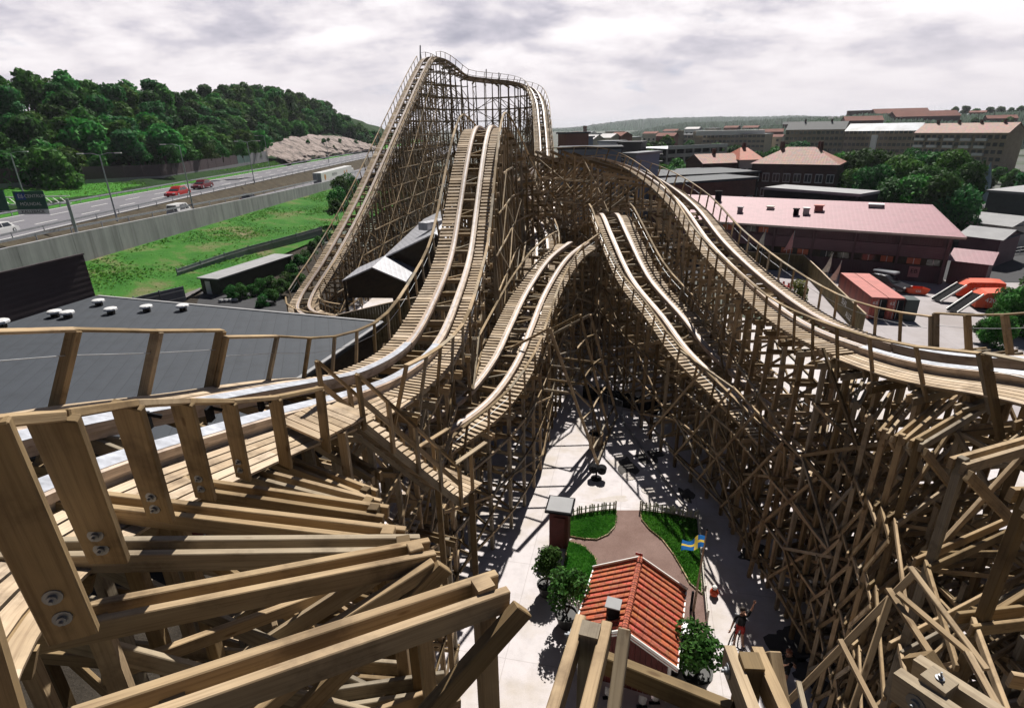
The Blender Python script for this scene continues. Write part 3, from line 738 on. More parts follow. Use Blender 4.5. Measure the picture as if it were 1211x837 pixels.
# ---------------------------------------------------------------- staircase from the turn down to the low track
stair = MB(); st_top = F(405, 482, 9.9); st_bot = F(524, 578, 12.0)
def build_stair():
    a = st_top; b = st_bot; d = b-a; dh = np.array([d[0], d[1], 0]); Lh = np.linalg.norm(dh); dh /= Lh; sd = np.cross(dh, [0, 0, 1.])
    n = 19; w = 1.05
    root = coaster
    so = MB()
    for s in (-1, 1): so.board(a+sd*s*w/2+np.array([0, 0, -.22]), b+sd*s*w/2+np.array([0, 0, -.22]), .05, .15)
    st = so.obj('staircase', WOOD, root)
    for i in range(n):
        c = a+d*(i+.5)/n
        MB().board(c-sd*(w/2-.05), c+sd*(w/2-.05), .27, .045, (0, 0, 1)).obj('tread', DECKW, st)
    for s in (-1, 1):
        pr = None
        for i in range(5):
            c = a+d*i/4+sd*s*(w/2+.06); t = c+np.array([0, 0, .85])
            MB().board(c-(0, 0, .3), t, .08, .07, sd).obj('baluster', WOOD, st)
            if pr is not None:
                MB().board(pr, t, .12, .05).obj('banister', WOOD, st); MB().board(pr-(0, 0, .5), t-(0, 0, .5), .05, .10).obj('banister', WOOD, st)
            pr = t
    for c, ln in ((a-dh*.5, 1.0), (b+dh*.4, .8)):
        pl = MB()
        for k in range(6): pl.board(c-dh*ln/2*(1-(2*k+1)/6)-sd*w*.6+(0, 0, -.05), c-dh*ln/2*(1-(2*k+1)/6)+sd*w*.6+(0, 0, -.05), ln/6-.02, .05)
        pl.obj('landing', DECKW, st)
        for s in (-1, 1):
            piece('post', np.array([*(c+sd*s*w*.55)[:2], 0]), c+sd*s*w*.55-(0, 0, .1), .15, .15)
            if c is not None and c[1] > st_bot[1]-.1: piece('handrail_post', c+sd*s*w*.6, c+sd*s*w*.6+(0, 0, 1.05), .1, .09); piece('handrail', c+sd*s*w*.6+(0, 0, 1.05)-dh*.6, c+sd*s*w*.6+(0, 0, 1.05)+dh*.6, .12, .05)
build_stair()
# mast with lamp on the top turn and the pole by the crest
for px, y0, y1, f in ((590, 86, 190, 133), (497, 54, 72, 121), (575, 82, 96, 133)):
    piece('mast', F(px, y1, f), F(px, y0, f), .22, .22, (0, 1, 0), .1)

# ---------------------------------------------------------------- emit the coaster: the 90 largest of each kind as parts, the rest as one
def size_in_view(pc):
    best = 0
    for t in (.1, .3, .5, .7, .9):
        q = pc[0]+(pc[1]-pc[0])*t; x, y, d = proj(q)
        if d > .3 and -10 < x < 1221 and -10 < y < 847: best += 1/d
    if best == 0: return 0
    L = np.linalg.norm(pc[1]-pc[0]); m = (pc[0]+pc[1])/2; dd = max(.5, np.linalg.norm(m-CC))
    return best/5*L*max(pc[2], pc[3])/dd
MATK = dict(walkway_slat=DECKW, handrail_wire=GALV, mast=GALV)
UNIT = {}
for kind, L in PIECES.items():
    mt = MATK.get(kind, WOOD)
    sc = [size_in_view(p) for p in L]; idx = sorted(range(len(L)), key=lambda i: -sc[i])
    nmax = 90 if kind not in ('handrail_wire', 'tie') else 40
    top_ = [i for i in idx[:nmax] if sc[i] > 0]; rest = idx[len(top_):]
    for i in top_:
        p = L[i]; mb = MB(); mb.board(p[0], p[1], p[2], p[3], p[4], p[5])
        mb.obj(kind, mt, coaster, bevel=.008 if kind not in ('handrail_wire',) else 0)
    if rest:
        mb = MB()
        for i in rest: p = L[i]; mb.board(p[0], p[1], p[2], p[3], p[4], p[5])
        mb.obj(kind, mt, coaster)['kind'] = 'stuff'
if PLK.n: PLK.obj('walkway_deck', DECKW, coaster)
for c, ax, k in BOLTS:
    mb = MB(); mb.lathe(c, [(.055*k, 0), (.055*k, .008), (.028*k, .009), (.028*k, .028), (.012*k, .03), (.012*k, .05)], 12, .5, 0, ax); mb.obj('bolt', BOLTM, coaster)
# steel brackets on the deck of the near turn
for k, (px, py, dp) in enumerate(((175, 508, 5.0), (250, 497, 6.4), (310, 485, 7.6))):
    q = D(px, py, dp); mb = MB(); mb.board(q, q+(0, 0, .16), .10, .05); mb.board(q+(.02, 0, .16), q+(.12, .05, .1), .03, .03); mb.obj('sensor_bracket', BLACK, coaster)
print('pieces', {k: len(v) for k, v in PIECES.items()}, len(FR))
# ================================================================== GROUND AND SETTING
Z = lambda p, dz: np.array([p[0], p[1], p[2]+dz])
def pg(L, z): return [G(px, py, z) for px, py in L]
mb = MB()
xs = [-9000, -3000, -1000, -400, -120, -60, 0, 60, 120, 400, 1000, 3000, 9000]; ys = [-600, -100, -20, 60, 140, 300, 700, 1500, 3500, 11000]
for i in range(len(xs)-1):
    for j in range(len(ys)-1):
        mb.poly([(xs[i], ys[j], -.03), (xs[i+1], ys[j], -.03), (xs[i+1], ys[j+1], -.03), (xs[i], ys[j+1], -.03)])
structure('ground', mb, CITYG)
mb = MB(); mb.poly([(-9.5, -14, 0), (26, -14, 0), (34, 50, 0), (20, 66, 0), (-9.5, 66, 0)]); structure('plaza', mb, PLAZA)
mb = MB(); mb.poly([(26, -14, .004), (110, -14, .004), (110, 66, .004), (62, 72, .004), (30, 84, .004), (34, 50, .004)]); structure('service_yard', mb, YARD)
mb = MB(); mb.poly([(20, 66.2, .002), (30, 84.2, .002), (62, 72.2, .002), (110, 66.2, .002), (150, 140, .002), (20, 150, .002)]); structure('parking_asphalt', mb, ASPH)
mb = MB(); mb.poly([(-75, -20, .002), (-9.6, -20, .002), (-9.6, 78, .002), (-30, 110, .002), (-70, 110, .002)]); structure('left_yard', mb, SOIL)
mb = MB(); mb.poly(pg([(400, 372), (505, 372), (530, 330), (440, 335)], .012)); structure('station_apron', mb, PLAZA)
mb = MB(); mb.poly(pg([(238, 345), (330, 345), (345, 372), (230, 366)], .012)); structure('service_lane', mb, ASPH)
# kerb strip and stains on the plaza
kp = [G(733, 492), G(748, 515), G(772, 548), G(795, 580), G(812, 602)]
mb = MB()
for a, b in zip(kp[:-1], kp[1:]): mb.board(Z(a, .03), Z(b, .03), .16, .1)
structure('kerb', mb, concrete_mat('kerb_concrete', (.38, .35, .33), (.25, .22, .19), .5, 1.5))
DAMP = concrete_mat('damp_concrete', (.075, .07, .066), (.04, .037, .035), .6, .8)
SCUFF = concrete_mat('scuffed_concrete', (.52, .475, .45), (.45, .40, .35), .7, .9)
def blob(px, py, rx, ry, seed, z=.006):
    r = random.Random(seed); c = G(px, py, z); n = 26; pts = []; ph = [r.uniform(0, 6.3) for _ in range(4)]
    for i in range(n):
        t = 2*math.pi*i/n; k = 1+.22*math.sin(2*t+ph[0])+.17*math.sin(3*t+ph[1])+.12*math.sin(5*t+ph[2])+.08*math.sin(9*t+ph[3])
        pts.append((c[0]+rx*k*math.cos(t), c[1]+ry*k*math.sin(t), z))
    return pts
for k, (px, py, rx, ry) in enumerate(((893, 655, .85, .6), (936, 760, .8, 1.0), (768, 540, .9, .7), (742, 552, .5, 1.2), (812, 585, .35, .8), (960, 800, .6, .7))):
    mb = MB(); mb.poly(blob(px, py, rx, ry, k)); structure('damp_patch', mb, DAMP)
for k, (px, py, rx, ry) in enumerate(((735, 545, .9, .7), (725, 590, .8, .35), (690, 500, .7, 1.0), (748, 480, .5, .4))):
    mb = MB(); mb.poly(blob(px, py, rx, ry, k+20, .004)); structure('scuffed_patch', mb, SCUFF)
for px, py, lab in ((744, 563, 'round manhole cover in the pale plaza nearer the timber stays'), (766, 579, 'round manhole cover in the pale plaza near the kerb')):
    c = G(px, py, .007); mb = MB(); mb.lathe(c, [(.40, 0), (.40, .02), (.33, .024), (.30, .018), (.02, .02)], 24)
    for a in range(6): mb.board(c+(math.cos(a*math.pi/6)*-.28, math.sin(a*math.pi/6)*-.28, .02), c+(math.cos(a*math.pi/6)*.28, math.sin(a*math.pi/6)*.28, .02), .02, .012)
    o = mb.obj('manhole_cover', SCUFF, None, loc=c); tag(o, lab, 'manhole cover', 'manhole covers in the plaza')

# ------------------------------------------------------------------ foliage
def leaf_cloud(seed, lobes, n, size, trunk=None, zmin=0, tone0=0.):
    """leaf-sized faces scattered through overlapping lobes: (x, y, z, r, rz)"""
    r = np.random.default_rng(seed); mb = MB(); vol = np.array([l[3]**2 for l in lobes]); vol = vol/vol.sum()
    V = []; UV = []; Tn = []; k = 0
    for i in range(n):
        l = lobes[r.choice(len(lobes), p=vol)]
        d = r.normal(size=3); d /= np.linalg.norm(d); rad = (.55+.5*r.random()**.6)
        c = np.array([l[0], l[1], l[2]])+d*np.array([l[3], l[3], l[4]])*rad
        if c[2] < zmin: continue
        nm = d*.8+r.normal(size=3)*.55+np.array([0, 0, .25]); nm /= np.linalg.norm(nm)
        a = np.cross(nm, r.normal(size=3)); a /= np.linalg.norm(a); b = np.cross(nm, a); s = size*(.6+.8*r.random())
        mb.v += [tuple(c-a*s-b*s*.2), tuple(c+b*s*.75), tuple(c+a*s-b*s*.2), tuple(c-b*s*.75)]
        mb.f.append((mb.n, mb.n+1, mb.n+2, mb.n+3)); mb.n += 4; mb.uv += [(0, 0), (1, 0), (1, 1), (0, 1)]
        mb.t.append(float(np.clip(.5+r.normal()*.22+(hash((seed, round(c[0]*.8/l[3]), round(c[1]*.8/l[3]), round(c[2]*.8/l[3]))) % 100/100-.5)*.35, 0, 1))); mb.mi.append(0)
    return mb
def tree_proto(seed, H, Rr, n, leaf, mat, trunk_h=.35, lob=9, squash=.8, low=.25):
    """trunk and crown meshes of a tree H metres tall"""
    r = random.Random(seed); lobes = []
    for i in range(lob):
        t = r.random(); zc = H*(low+(.92-low)*t); w = Rr*math.sin(math.pi*min(.95, .22+.72*t))**.7
        a = r.uniform(0, 6.28); q = w*r.uniform(.25, .75); rr = Rr*r.uniform(.34, .55)
        lobes.append((math.cos(a)*q, math.sin(a)*q, zc-rr*.3, rr, rr*squash))
    lobes.append((0, 0, H*.62, Rr*.6, H*.3))
    crown = leaf_cloud(seed, lobes, n, leaf).mesh('crown', mat)
    tb = MB(); pts = [(0, 0, -.3), (r.uniform(-.1, .1), r.uniform(-.1, .1), H*.3), (r.uniform(-.2, .2), r.uniform(-.2, .2), H*.72)]
    r0 = max(.05, H*.022); tb.tube(pts, [r0*1.3, r0, r0*.35], 7)
    for i in range(6):
        l = lobes[i % len(lobes)]; z = H*r.uniform(.25, .5); tb.tube([(0, 0, z), (l[0]*.5, l[1]*.5, (z+l[2])/2+.1*H*.3), (l[0], l[1], l[2])], [r0*.5, r0*.35, r0*.12], 5)
    return crown, tb.mesh('trunk', BARK)
def put_tree(proto, loc, s, rz, name, label, cat, group=None, sz=None):
    o = bpy.data.objects.new(name, None); COL.objects.link(o); o.location = loc; o.scale = (s, s, sz or s); o.rotation_euler = (0, 0, rz); tag(o, label, cat, group)
    for nm, me in (('crown', proto[0]), ('trunk', proto[1])):
        c = bpy.data.objects.new(nm, me); COL.objects.link(c); c.parent = o
    return o
HT = [tree_proto(s, 10, 4.3, 2300, .42, LEAF if s % 2 else LEAFD, lob=10+s % 3) for s in (1, 2, 3, 4, 5, 6)]
MT = [tree_proto(s, 10, 4.6, 7000, .26, LEAFD if s % 2 else LEAF, lob=13) for s in (21, 22, 23)]
BT = [tree_proto(s, 2.0, 1.1, 2600, .075, LEAFB, lob=7, low=.1) for s in (31, 32, 33)]

# ------------------------------------------------------------------ wooded hill
def hill_z(x, y):
    x0 = -98-max(0, 200-y)*.10-(14 if y < 130 else 0)*max(0, min(1, (150-y)/40))
    t = max(0, min(1, (x0-x)/42)); z = 8.5+(t*t*(3-2*t))*16.5
    z += 1.6*math.sin(y*.035+1)+1.0*math.sin(y*.083)+(.8*math.sin(x*.11))
    z += t*min(11, max(0, (y-170)*.045))-t*max(0, y-380)*.035
    return z if t > 0 else 8.3
mb = MB(); gx = np.linspace(-92, -420, 26); gy = np.linspace(40, 640, 46)
for i in range(len(gx)-1):
    for j in range(len(gy)-1):
        q = [(gx[i], gy[j]), (gx[i+1], gy[j]), (gx[i+1], gy[j+1]), (gx[i], gy[j+1])]
        mb.poly([(a, b, hill_z(a, b)-.6) for a, b in q][::-1])
structure('hill', mb, HILLG, smooth=True)
tr = random.Random(3); spots = []
for row, (off, ny) in enumerate(((4, 66), (10, 60), (17, 58), (24, 54), (32, 48), (41, 44), (51, 34))):
    for k in range(ny):
        y = 92+(k+tr.uniform(-.35, .35))*(470-92)/ny*1.0
        x0 = -98-max(0, 200-y)*.10-(14 if y < 130 else 0)*max(0, min(1, (150-y)/40))
        x = x0-off+tr.uniform(-3, 3)
        if 246 < y < 420 and off < 15: continue
        spots.append((x, y))
for x, y in spots:
    s = tr.choice((tr.uniform(.65, .95), tr.uniform(.9, 1.35), tr.uniform(.9, 1.35)))
    put_tree(tr.choice(HT), (x, y, hill_z(x, y)-.8), s, tr.uniform(0, 6.28), 'hill_tree', 'leafy green tree of the dense wood covering the hill beyond the motorway', 'tree', 'trees of the wooded hill')
p = F(63, 103, 190); put_tree(HT[1], (p[0], p[1], p[2]-8.0), .95, 1, 'tall_tree', 'dark rounded tree standing taller than the wood on the hill crest', 'tree')
p = F(5, 108, 160); put_tree(HT[3], (p[0], p[1], p[2]-7.5), .9, 2, 'tall_tree', 'dark tree on the hill crest where the wood meets the left picture edge', 'tree')
for px, py, y in ((248, 178, 175), (262, 180, 180), (205, 183, 172), (150, 188, 166), (285, 175, 185), (60, 205, 150), (170, 185, 168), (300, 172, 190), (100, 195, 160)):
    q = F(px, py, y); put_tree(tr.choice(BT), (q[0], q[1], q[2]-2.2), tr.uniform(1.8, 2.6), tr.uniform(0, 6), 'edge_shrub', 'bright green shrub growing along the top of the motorway noise barrier', 'shrub', 'shrubs behind the noise barrier')
# bare rock cutting beside the road
mb = MB(); r = np.random.default_rng(5); nu, nv = 70, 22; P = np.zeros((nu, nv, 3))
for i in range(nu):
    u = i/(nu-1); y = 246+185*u; hmax = 10.5*math.sin(math.pi*min(1, .06+.94*u))**.55*(1-.15*u)
    for j in range(nv):
        v = j/(nv-1); jag = r.normal()*.8+1.3*math.sin(i*.55+j*1.1)+1.6*((i*7+j*3) % 7 > 4)
        P[i, j] = (-89.5-13*v**1.2-jag*.55-2.0*math.sin(u*5), y+r.normal()*.3, 8.2+hmax*(v**.75)+jag*.35*(v > .05))
for i in range(nu-1):
    for j in range(nv-1): mb.poly([P[i, j], P[i+1, j], P[i+1, j+1], P[i, j+1]])
structure('rock_cutting', mb, ROCK)
for k in range(10):
    i = tr.randrange(20, 66); j = tr.randrange(5, 13); q = P[i, j]; put_tree(tr.choice(BT), tuple(q-(0, 0, .3)), tr.uniform(.8, 1.6), k, 'rock_shrub', 'small dark shrub rooted on the ledges of the bare rock cutting', 'shrub', 'shrubs on the rock cutting')

# ------------------------------------------------------------------ motorway
wx = lambda y: -61+(y-85)*.055
wt = lambda y: float(np.interp(y, [40, 80, 143, 195, 260], [7.8, 7.45, 6.25, 5.65, 5.5]))
rz_ = lambda y: float(np.interp(y, [40, 130, 260, 700], [6.4, 7.0, 7.1, 7.3]))
ys = np.arange(40, 700, 10.)
def strip(fa, fb, name, mat, dz=0, kind='structure'):
    mb = MB()
    for y in ys[:-1]: mb.poly([fa(y), fb(y), fb(y+10), fa(y+10)][::-1])
    o = structure(name, mb, mat, kind=kind); return o
strip(lambda y: (-90, y, rz_(y)), lambda y: (-71, y, rz_(y)), 'motorway', ROADM)
strip(lambda y: (-71, y, rz_(y)-.05), lambda y: (-67.5, y, wt(y)-1.7), 'median_bank', MEDIAN)
strip(lambda y: (-67.5, y, wt(y)-1.7), lambda y: (wx(y), y, wt(y)-1.7), 'near_carriageway', ROADM)
bk = lambda y: float(np.interp(y, [40, 120, 129, 169, 241, 700], [-118, -114, -110, -97, -96, -96])); bz = lambda y: float(np.interp(y, [40, 129, 169, 241, 700], [10, 10, 8.3, 9.3, 9.5]))
strip(lambda y: (bk(y)-4, y, bz(y)+.2), lambda y: (-90, y, rz_(y)-.02), 'verge', GRASS)
mb = MB()
for y in ys[:-1]:
    for x, w_ in ((-89.2, .25), (-71.9, .25)): mb.poly([(x, y, rz_(y)+.012), (x+w_, y, rz_(y)+.012), (x+w_, y+10, rz_(y+10)+.012), (x, y+10, rz_(y+10)+.012)])
for y in np.arange(40, 500, 11.):
    for x in (-77.8, -83.5): mb.poly([(x, y, rz_(y)+.012), (x+.3, y, rz_(y)+.012), (x+.3, y+5, rz_(y+5)+.012), (x, y+5, rz_(y+5)+.012)])
structure('lane_markings', mb, WHITEP)
# long concrete retaining wall
rw = thing('retaining_wall', 'long grey streaked concrete retaining wall below the motorway', 'wall', (-60, 100, 3))
for y in np.arange(44, 206, 9.):
    a, b = y+.02, y+8.98; mb = MB(); z0 = 1.5
    c = lambda yy, o, z: (wx(yy)+o, yy, z)
    mb.hexa([c(a, 0, z0), c(a, .5, z0), c(a, .5, wt(a)), c(a, 0, wt(a)), c(b, 0, z0), c(b, .5, z0), c(b, .5, wt(b)), c(b, 0, wt(b))]); mb.obj('wall_panel', WALLC, rw)
# guard rails
def guard(name, label, fx, fz, y0, y1, step=6.):
    t = thing(name, label, 'guard rail', (fx(y0), y0, fz(y0))); mb = MB(); pb = MB()
    for y in np.arange(y0, y1, step):
        a = np.array((fx(y), y, fz(y))); b = np.array((fx(y+step), y+step, fz(y+step)))
        mb.board(Z(a, .75), Z(b, .75), .06, .3); pb.board(a, Z(a, .9), .1, .12)
    mb.obj('rail', GALV, t); pb.obj('rail_posts', GALV, t)['kind'] = 'stuff'
guard('guard_rail', 'steel guard rail along the median edge of the far carriageway', lambda y: -70.8, rz_, 46, 420)
guard('guard_rail', 'pale guard rail along the far verge of the motorway', lambda y: -90.2, rz_, 46, 420)
guard('guard_rail', 'dark guard rail standing just behind the top of the concrete retaining wall', lambda y: wx(y)-1.0, lambda y: wt(y)-.15, 46, 230)
# noise barrier
nb = thing('noise_barrier', 'dark brown panelled noise barrier between motorway verge and wooded hill', 'noise barrier', (bk(160), 160, bz(160)))
NBM = stripes_mat('barrier_boards', (.065, .042, .05), (.04, .026, .03), (0, 1, 0), .35, .1, .8); NBG = flat('barrier_pale', (.20, .20, .215), .7)
NBT = flat('barrier_green_glass', (.05, .11, .10), .4)
y = 100.
while y < 236:
    st = 5.2; a = np.array((bk(y), y, bz(y))); b = np.array((bk(y+st), y+st, bz(y+st))); mt = NBM if y < 212 else (NBT if y < 224 else NBG)
    MB().board(Z(a, 2.35), Z(b, 2.35), .12, 3.0).obj('panel', mt, nb)
    MB().board(Z(a, .35), Z(b, .35), .3, 1.0).obj('plinth', NBG, nb)
    MB().board(Z(a, -.2), Z(a, 4.0), .2, .2).obj('post', NBM, nb)
    y += st
# street lamps
def street_lamp(base, top, label, arms=((-1, 0),), L=2.6):
    t = thing('street_lamp', label, 'street lamp', base, 'street lamps along the motorway'); h = top-base[2]; b = np.array(base)
    MB().tube([b, Z(b, h*.5), Z(b, h)], [.14, .11, .08], 8).obj('pole', GALV, t)
    for dx, dy in arms:
        e = b+np.array([dx*L, dy*L, h+.25]); MB().tube([Z(b, h-.05), (Z(b, h)+e)/2+(0, 0, .15), e], .05, 6).obj('arm', GALV, t)
        mb = MB(); mb.board(e-np.array([dx, dy, 0])*.1, e+np.array([dx, dy, 0])*.9, .32, .16); mb.obj('lamp_head', WHITEP, t)
for px, py, z, ytop, arms, lab in ((30, 236, 8.5, 181, ((1, 0),), 'grey street lamp with one arm behind the green road sign'),
        (139, 262, 6.9, 183, ((-1, 0), (1, 0)), 'double armed grey street lamp in the motorway median left of the red cars'),
        (229, 249, 6.4, 172, ((-1, 0),), 'grey street lamp by the retaining wall in front of the two red cars'),
        (301, 217, 6.9, 168, ((-1, 0), (1, 0)), 'double armed street lamp in the median left of the white lorry'),
        (319, 200, 7.0, 161, ((-1, 0),), 'slim street lamp before the pale end of the noise barrier'),
        (389, 193, 7, 165, ((-1, 0),), 'street lamp in front of the bare rock cutting')):
    b = G(px, py, z); street_lamp(tuple(b), F(px, ytop, b[1])[2], lab, arms)
# sign gantry
SIGNG = flat('sign_green', (.012, .085, .055), .4, 0, .05); SIGNB = flat('sign_blue', (.02, .06, .30), .4, 0, .05); SIGNW = flat('sign_white', (.7, .7, .68), .4, 0, .03)
gb = G(92, 279, 6.9); gz = F(84, 241, gb[1])[2]
g = thing('sign_gantry', 'white lattice gantry carrying green direction signs across the motorway', 'sign gantry', tuple(gb))
MB().tube([gb, (gb[0], gb[1], gz+.7)], .2, 8).obj('pole', GALV, g)
gl = 26; mb = MB()
for dz in (0, 1.0):
    for dy in (0, .7): mb.board((gb[0], gb[1]+dy, gz+dz), (gb[0]-gl, gb[1]+dy, gz+dz), .1, .1)
for k in range(26):
    mb.board((gb[0]-k, gb[1], gz), (gb[0]-k-1, gb[1], gz+1.0), .07, .07); mb.board((gb[0]-k, gb[1], gz), (gb[0]-k, gb[1]+.7, gz), .06, .06)
mb.obj('lattice_beam', SIGNW, g)
def signpanel(x0, x1, z0, z1, rows):
    y = gb[1]-.25; s = MB().board(((x0), y, (z0+z1)/2), ((x1), y, (z0+z1)/2), .12, z1-z0).obj('sign_panel', SIGNG, g)
    MB().board((x0, y-.075, z0+.08), (x1, y-.075, z0+.08), .02, .08).obj('sign_edge', SIGNW, s)
    for txt, sz, x, z, bg, fgm in rows:
        if bg is not None: MB().board((x-len(txt)*sz*.40, y-.09, z), (x+len(txt)*sz*.40, y-.09, z), .03, sz*1.15).obj('sign_plate', bg, s)
        letter(txt, sz, fgm, (x, y-.13, z), (1, 0, 0), (0, 0, 1), s)
sx0 = F(20, 238, gb[1])[0]; sx1 = F(56, 238, gb[1])[0]; sz1 = F(38, 226, gb[1])[2]; sz0 = F(40, 251, gb[1])[2]; sm = (sx0+sx1)/2
signpanel(sx0, sx1, sz0, sz1, [('E6', .8, sx0+1.0, sz1-.65, SIGNB, SIGNW), ('CENTRUM', .62, sm+.9, sz1-.65, None, SIGNW), ('MÖLNDAL', .62, sm, sz1-1.7, None, SIGNW), ('KALLEBÄCK', .6, sm, sz1-2.75, SIGNW, BLACK)])
sx2 = F(-18, 236, gb[1])[0]; sx3 = F(9, 236, gb[1])[0]
signpanel(sx2, sx3, sz0+.2, sz1+.2, [('ll', .9, sx3-1.2, sz0+1.3, None, SIGNW)])

# ------------------------------------------------------------------ vehicles
def car(loc, rz, paint, label, kind='saloon', cat='car', group=None, s=1.15):
    t = thing('parked_car' if kind == 'parked' else 'car' if kind != 'van' else 'van', label, cat, loc, group, rz, True); t.scale = (s, s, s)
    van = kind == 'van'
    L, W_, H1, H2 = (4.9, 1.9, 1.1, 2.05) if van else (4.4, 1.75, .82, 1.42)
    def shell(prof, w0, w1):
        mb = MB(); n = len(prof)
        for i in range(n):
            (xa, za, ka), (xb, zb, kb) = prof[i], prof[(i+1) % n]; wa = w0+(w1-w0)*ka; wb = w0+(w1-w0)*kb
            mb.poly([(xa, -wa/2, za), (xb, -wb/2, zb), (xb, wb/2, zb), (xa, wa/2, za)][::-1])
        for sd in (-1, 1):
            pts = [(x, sd*(w0+(w1-w0)*k)/2, z) for x, z, k in prof]; mb.poly(pts if sd < 0 else pts[::-1])
        return mb
    h = L/2
    body = shell([(-h, .35, 0), (-h+.05, .22, 0), (h-.05, .22, 0), (h, .42, 0), (h-.08, .62, .3), (h-1.05, H1-.03, .5), (-h+.35, H1, .5), (-h+.03, .72, .3)], W_, W_-.12).obj('body', paint, t, loc=(0, 0, 0), bevel=.05)
    if van: cab = [(h-1.0, H1-.05, 0), (-h+.08, H1-.02, 0), (-h+.16, H2-.1, .9), (-h+.35, H2, 1), (h-2.0, H2, 1), (h-1.75, H2-.08, .9)]
    else: cab = [(h-1.15, H1-.04, 0), (-h+.45, H1-.02, 0), (-h+1.0, H2-.04, .9), (-h+1.3, H2, 1), (h-2.1, H2, 1), (h-1.95, H2-.04, .95)]
    shell(cab, W_-.16, W_-.5).obj('cabin', paint, t, loc=(0, 0, 0), bevel=.03)
    for sd in (-1, 1):
        y0 = sd*(W_-.16)/2; y1 = sd*(W_-.5)/2; zb, zt = H1+.06, H2-.12
        yb = y0+(y1-y0)*.12+sd*.015; yt = y0+(y1-y0)*.85+sd*.015
        for xa, xb, xc, xd in (((-h+.85, -.15, -.15, -h+1.15)), ((-.05, h-1.5, h-2.0, -.05))):
            mb = MB(); q = [(xa, yb, zb), (xb, yb, zb), (xc, yt, zt), (xd, yt, zt)]; mb.poly(q if sd < 0 else q[::-1]); mb.obj('side_window', GLASS, t, loc=(0, 0, 0))
    mb = MB(); xf = h-1.2 if not van else h-1.05
    mb.poly([(xf+.06, -W_*.38, H1+.05), (xf+.06, W_*.38, H1+.05), (h-2.0 if not van else h-1.72, W_*.32, H2-.1), (h-2.0 if not van else h-1.72, -W_*.32, H2-.1)]); mb.obj('windscreen', GLASS, t, loc=(0, 0, 0))
    mb = MB(); mb.poly([(-h+.50 if not van else -h+.07, W_*.38, H1+.05), (-h+.50 if not van else -h+.07, -W_*.38, H1+.05), (-h+.98 if not van else -h+.13, -W_*.32, H2-.12), (-h+.98 if not van else -h+.13, W_*.32, H2-.12)]); mb.obj('rear_window', GLASS, t, loc=(0, 0, 0))
    for x in (-h+.8, h-.85):
        for sd in (-1, 1):
            w = MB().lathe((x, sd*(W_/2-.2), .31), [(.2, 0), (.31, .02), (.31, .19), (.2, .21)], 16, .5, 0, (0, sd, 0)).obj('wheel', RUBBER, t, loc=(0, 0, 0))
            MB().lathe((x, sd*(W_/2+.012), .31), [(.18, 0), (.16, .02), (.04, .03)], 12, .5, 0, (0, sd, 0)).obj('rim', GALV, w, loc=(0, 0, 0))
    for sd in (-1, 1):
        MB().box((h-.03, sd*.6, .6), (.08, .3, .13)).obj('headlight', WHITEP, t, loc=(0, 0, 0)); MB().box((-h+.02, sd*.65, .65), (.06, .22, .16)).obj('tail_light', flat('tail_red', (.35, .01, .01), .3), t, loc=(0, 0, 0))
    return t
CRED = flat('car_red', (.42, .025, .022), .25, 0, .04, 1, .6); CDRED = flat('car_dark_red', (.15, .015, .02), .25, 0, .04, 1, .6); CWHITE = flat('car_white', (.72, .72, .72), .25, 0, .03, 1, .6); CDARK = flat('car_dark', (.03, .032, .04), .22, 0, .04, 1, .6); CSILV = flat('car_silver', (.42, .44, .47), .28, .4, .04, 1, .6)
def on_road(px, py): p = G(px, py, 7); return (p[0], p[1], rz_(p[1])+.01)
car(on_road(211, 232), R(-90), CRED, 'bright red car on the far carriageway, left of a darker one', s=1.5)
car(on_road(240, 223), R(-90), CDRED, 'dark red car just ahead of the bright red one on the motorway', s=1.5)
car(on_road(-3, 276), R(-90), CWHITE, 'white car on the motorway cut by the left picture edge', s=1.3)
p = F(219, 250, 110); yv = 112.; car((wx(yv)-3.4, yv, wt(yv)-1.55), R(90), CWHITE, 'white van whose roof shows above the concrete retaining wall', 'van', 'van', s=1.25)
car((wx(139)-3.2, 139, wt(139)-1.35), R(90), CDARK, 'dark car roof showing above the wall behind the white van', s=1.25)
# long white lorry on the near carriageway
lx = wx(195)-2.2; ly0 = float(F(374, 205, 1)[0]); k_ = lambda px: lx/F(px, 203, 1.0)[0]
y0, y1 = k_(374), k_(415); zb = wt(190)-.4
t = thing('lorry', 'long white lorry with round orange emblems passing on the near carriageway', 'lorry', (lx, y0, zb-1.3))
MB().board((lx, y0, zb+1.5), (lx, y1-3.2, zb+1.5), 2.5, 3.3).obj('trailer', CWHITE, t, bevel=.05)
for dx in (-.62, .62): MB().board((lx+dx, y0-.03, zb+.05), (lx+dx, y0-.03, zb+2.95), 1.1, .05, (0, 1, 0)).obj('rear_door', flat('trailer_grey', (.33, .34, .36), .5), t)
MB().board((lx, y1-2.8, zb+.9), (lx, y1-.5, zb+.9), 2.4, 2.6).obj('cab', CWHITE, t, bevel=.1)
ORE = flat('emblem_orange', (.50, .20, .03), .5)
for fr_, rr in ((.10, .85), (.66, .5), (.74, .55)):
    MB().lathe((lx+1.25, y0+(y1-y0)*fr_, zb+1.7), [(rr, 0), (rr, .03), (.01, .032)], 20, .5, 0, (1, 0, 0)).obj('emblem', ORE, t)
letter('SPEDITION', 1.15, flat('lettering_grey', (.2, .2, .22), .5), (lx+1.29, y0+(y1-y0)*.36, zb+1.9), (0, 1, 0), (0, 0, 1), t)
for yy in (y0+1.5, y0+3, y0+12, y1-1.6):
    for dx in (-1.0, 1.0): MB().lathe((lx+dx, yy, zb-.85), [(.3, -.15), (.48, -.13), (.48, .13), (.3, .15)], 14, .5, 0, (1, 0, 0)).obj('wheel', RUBBER, t)

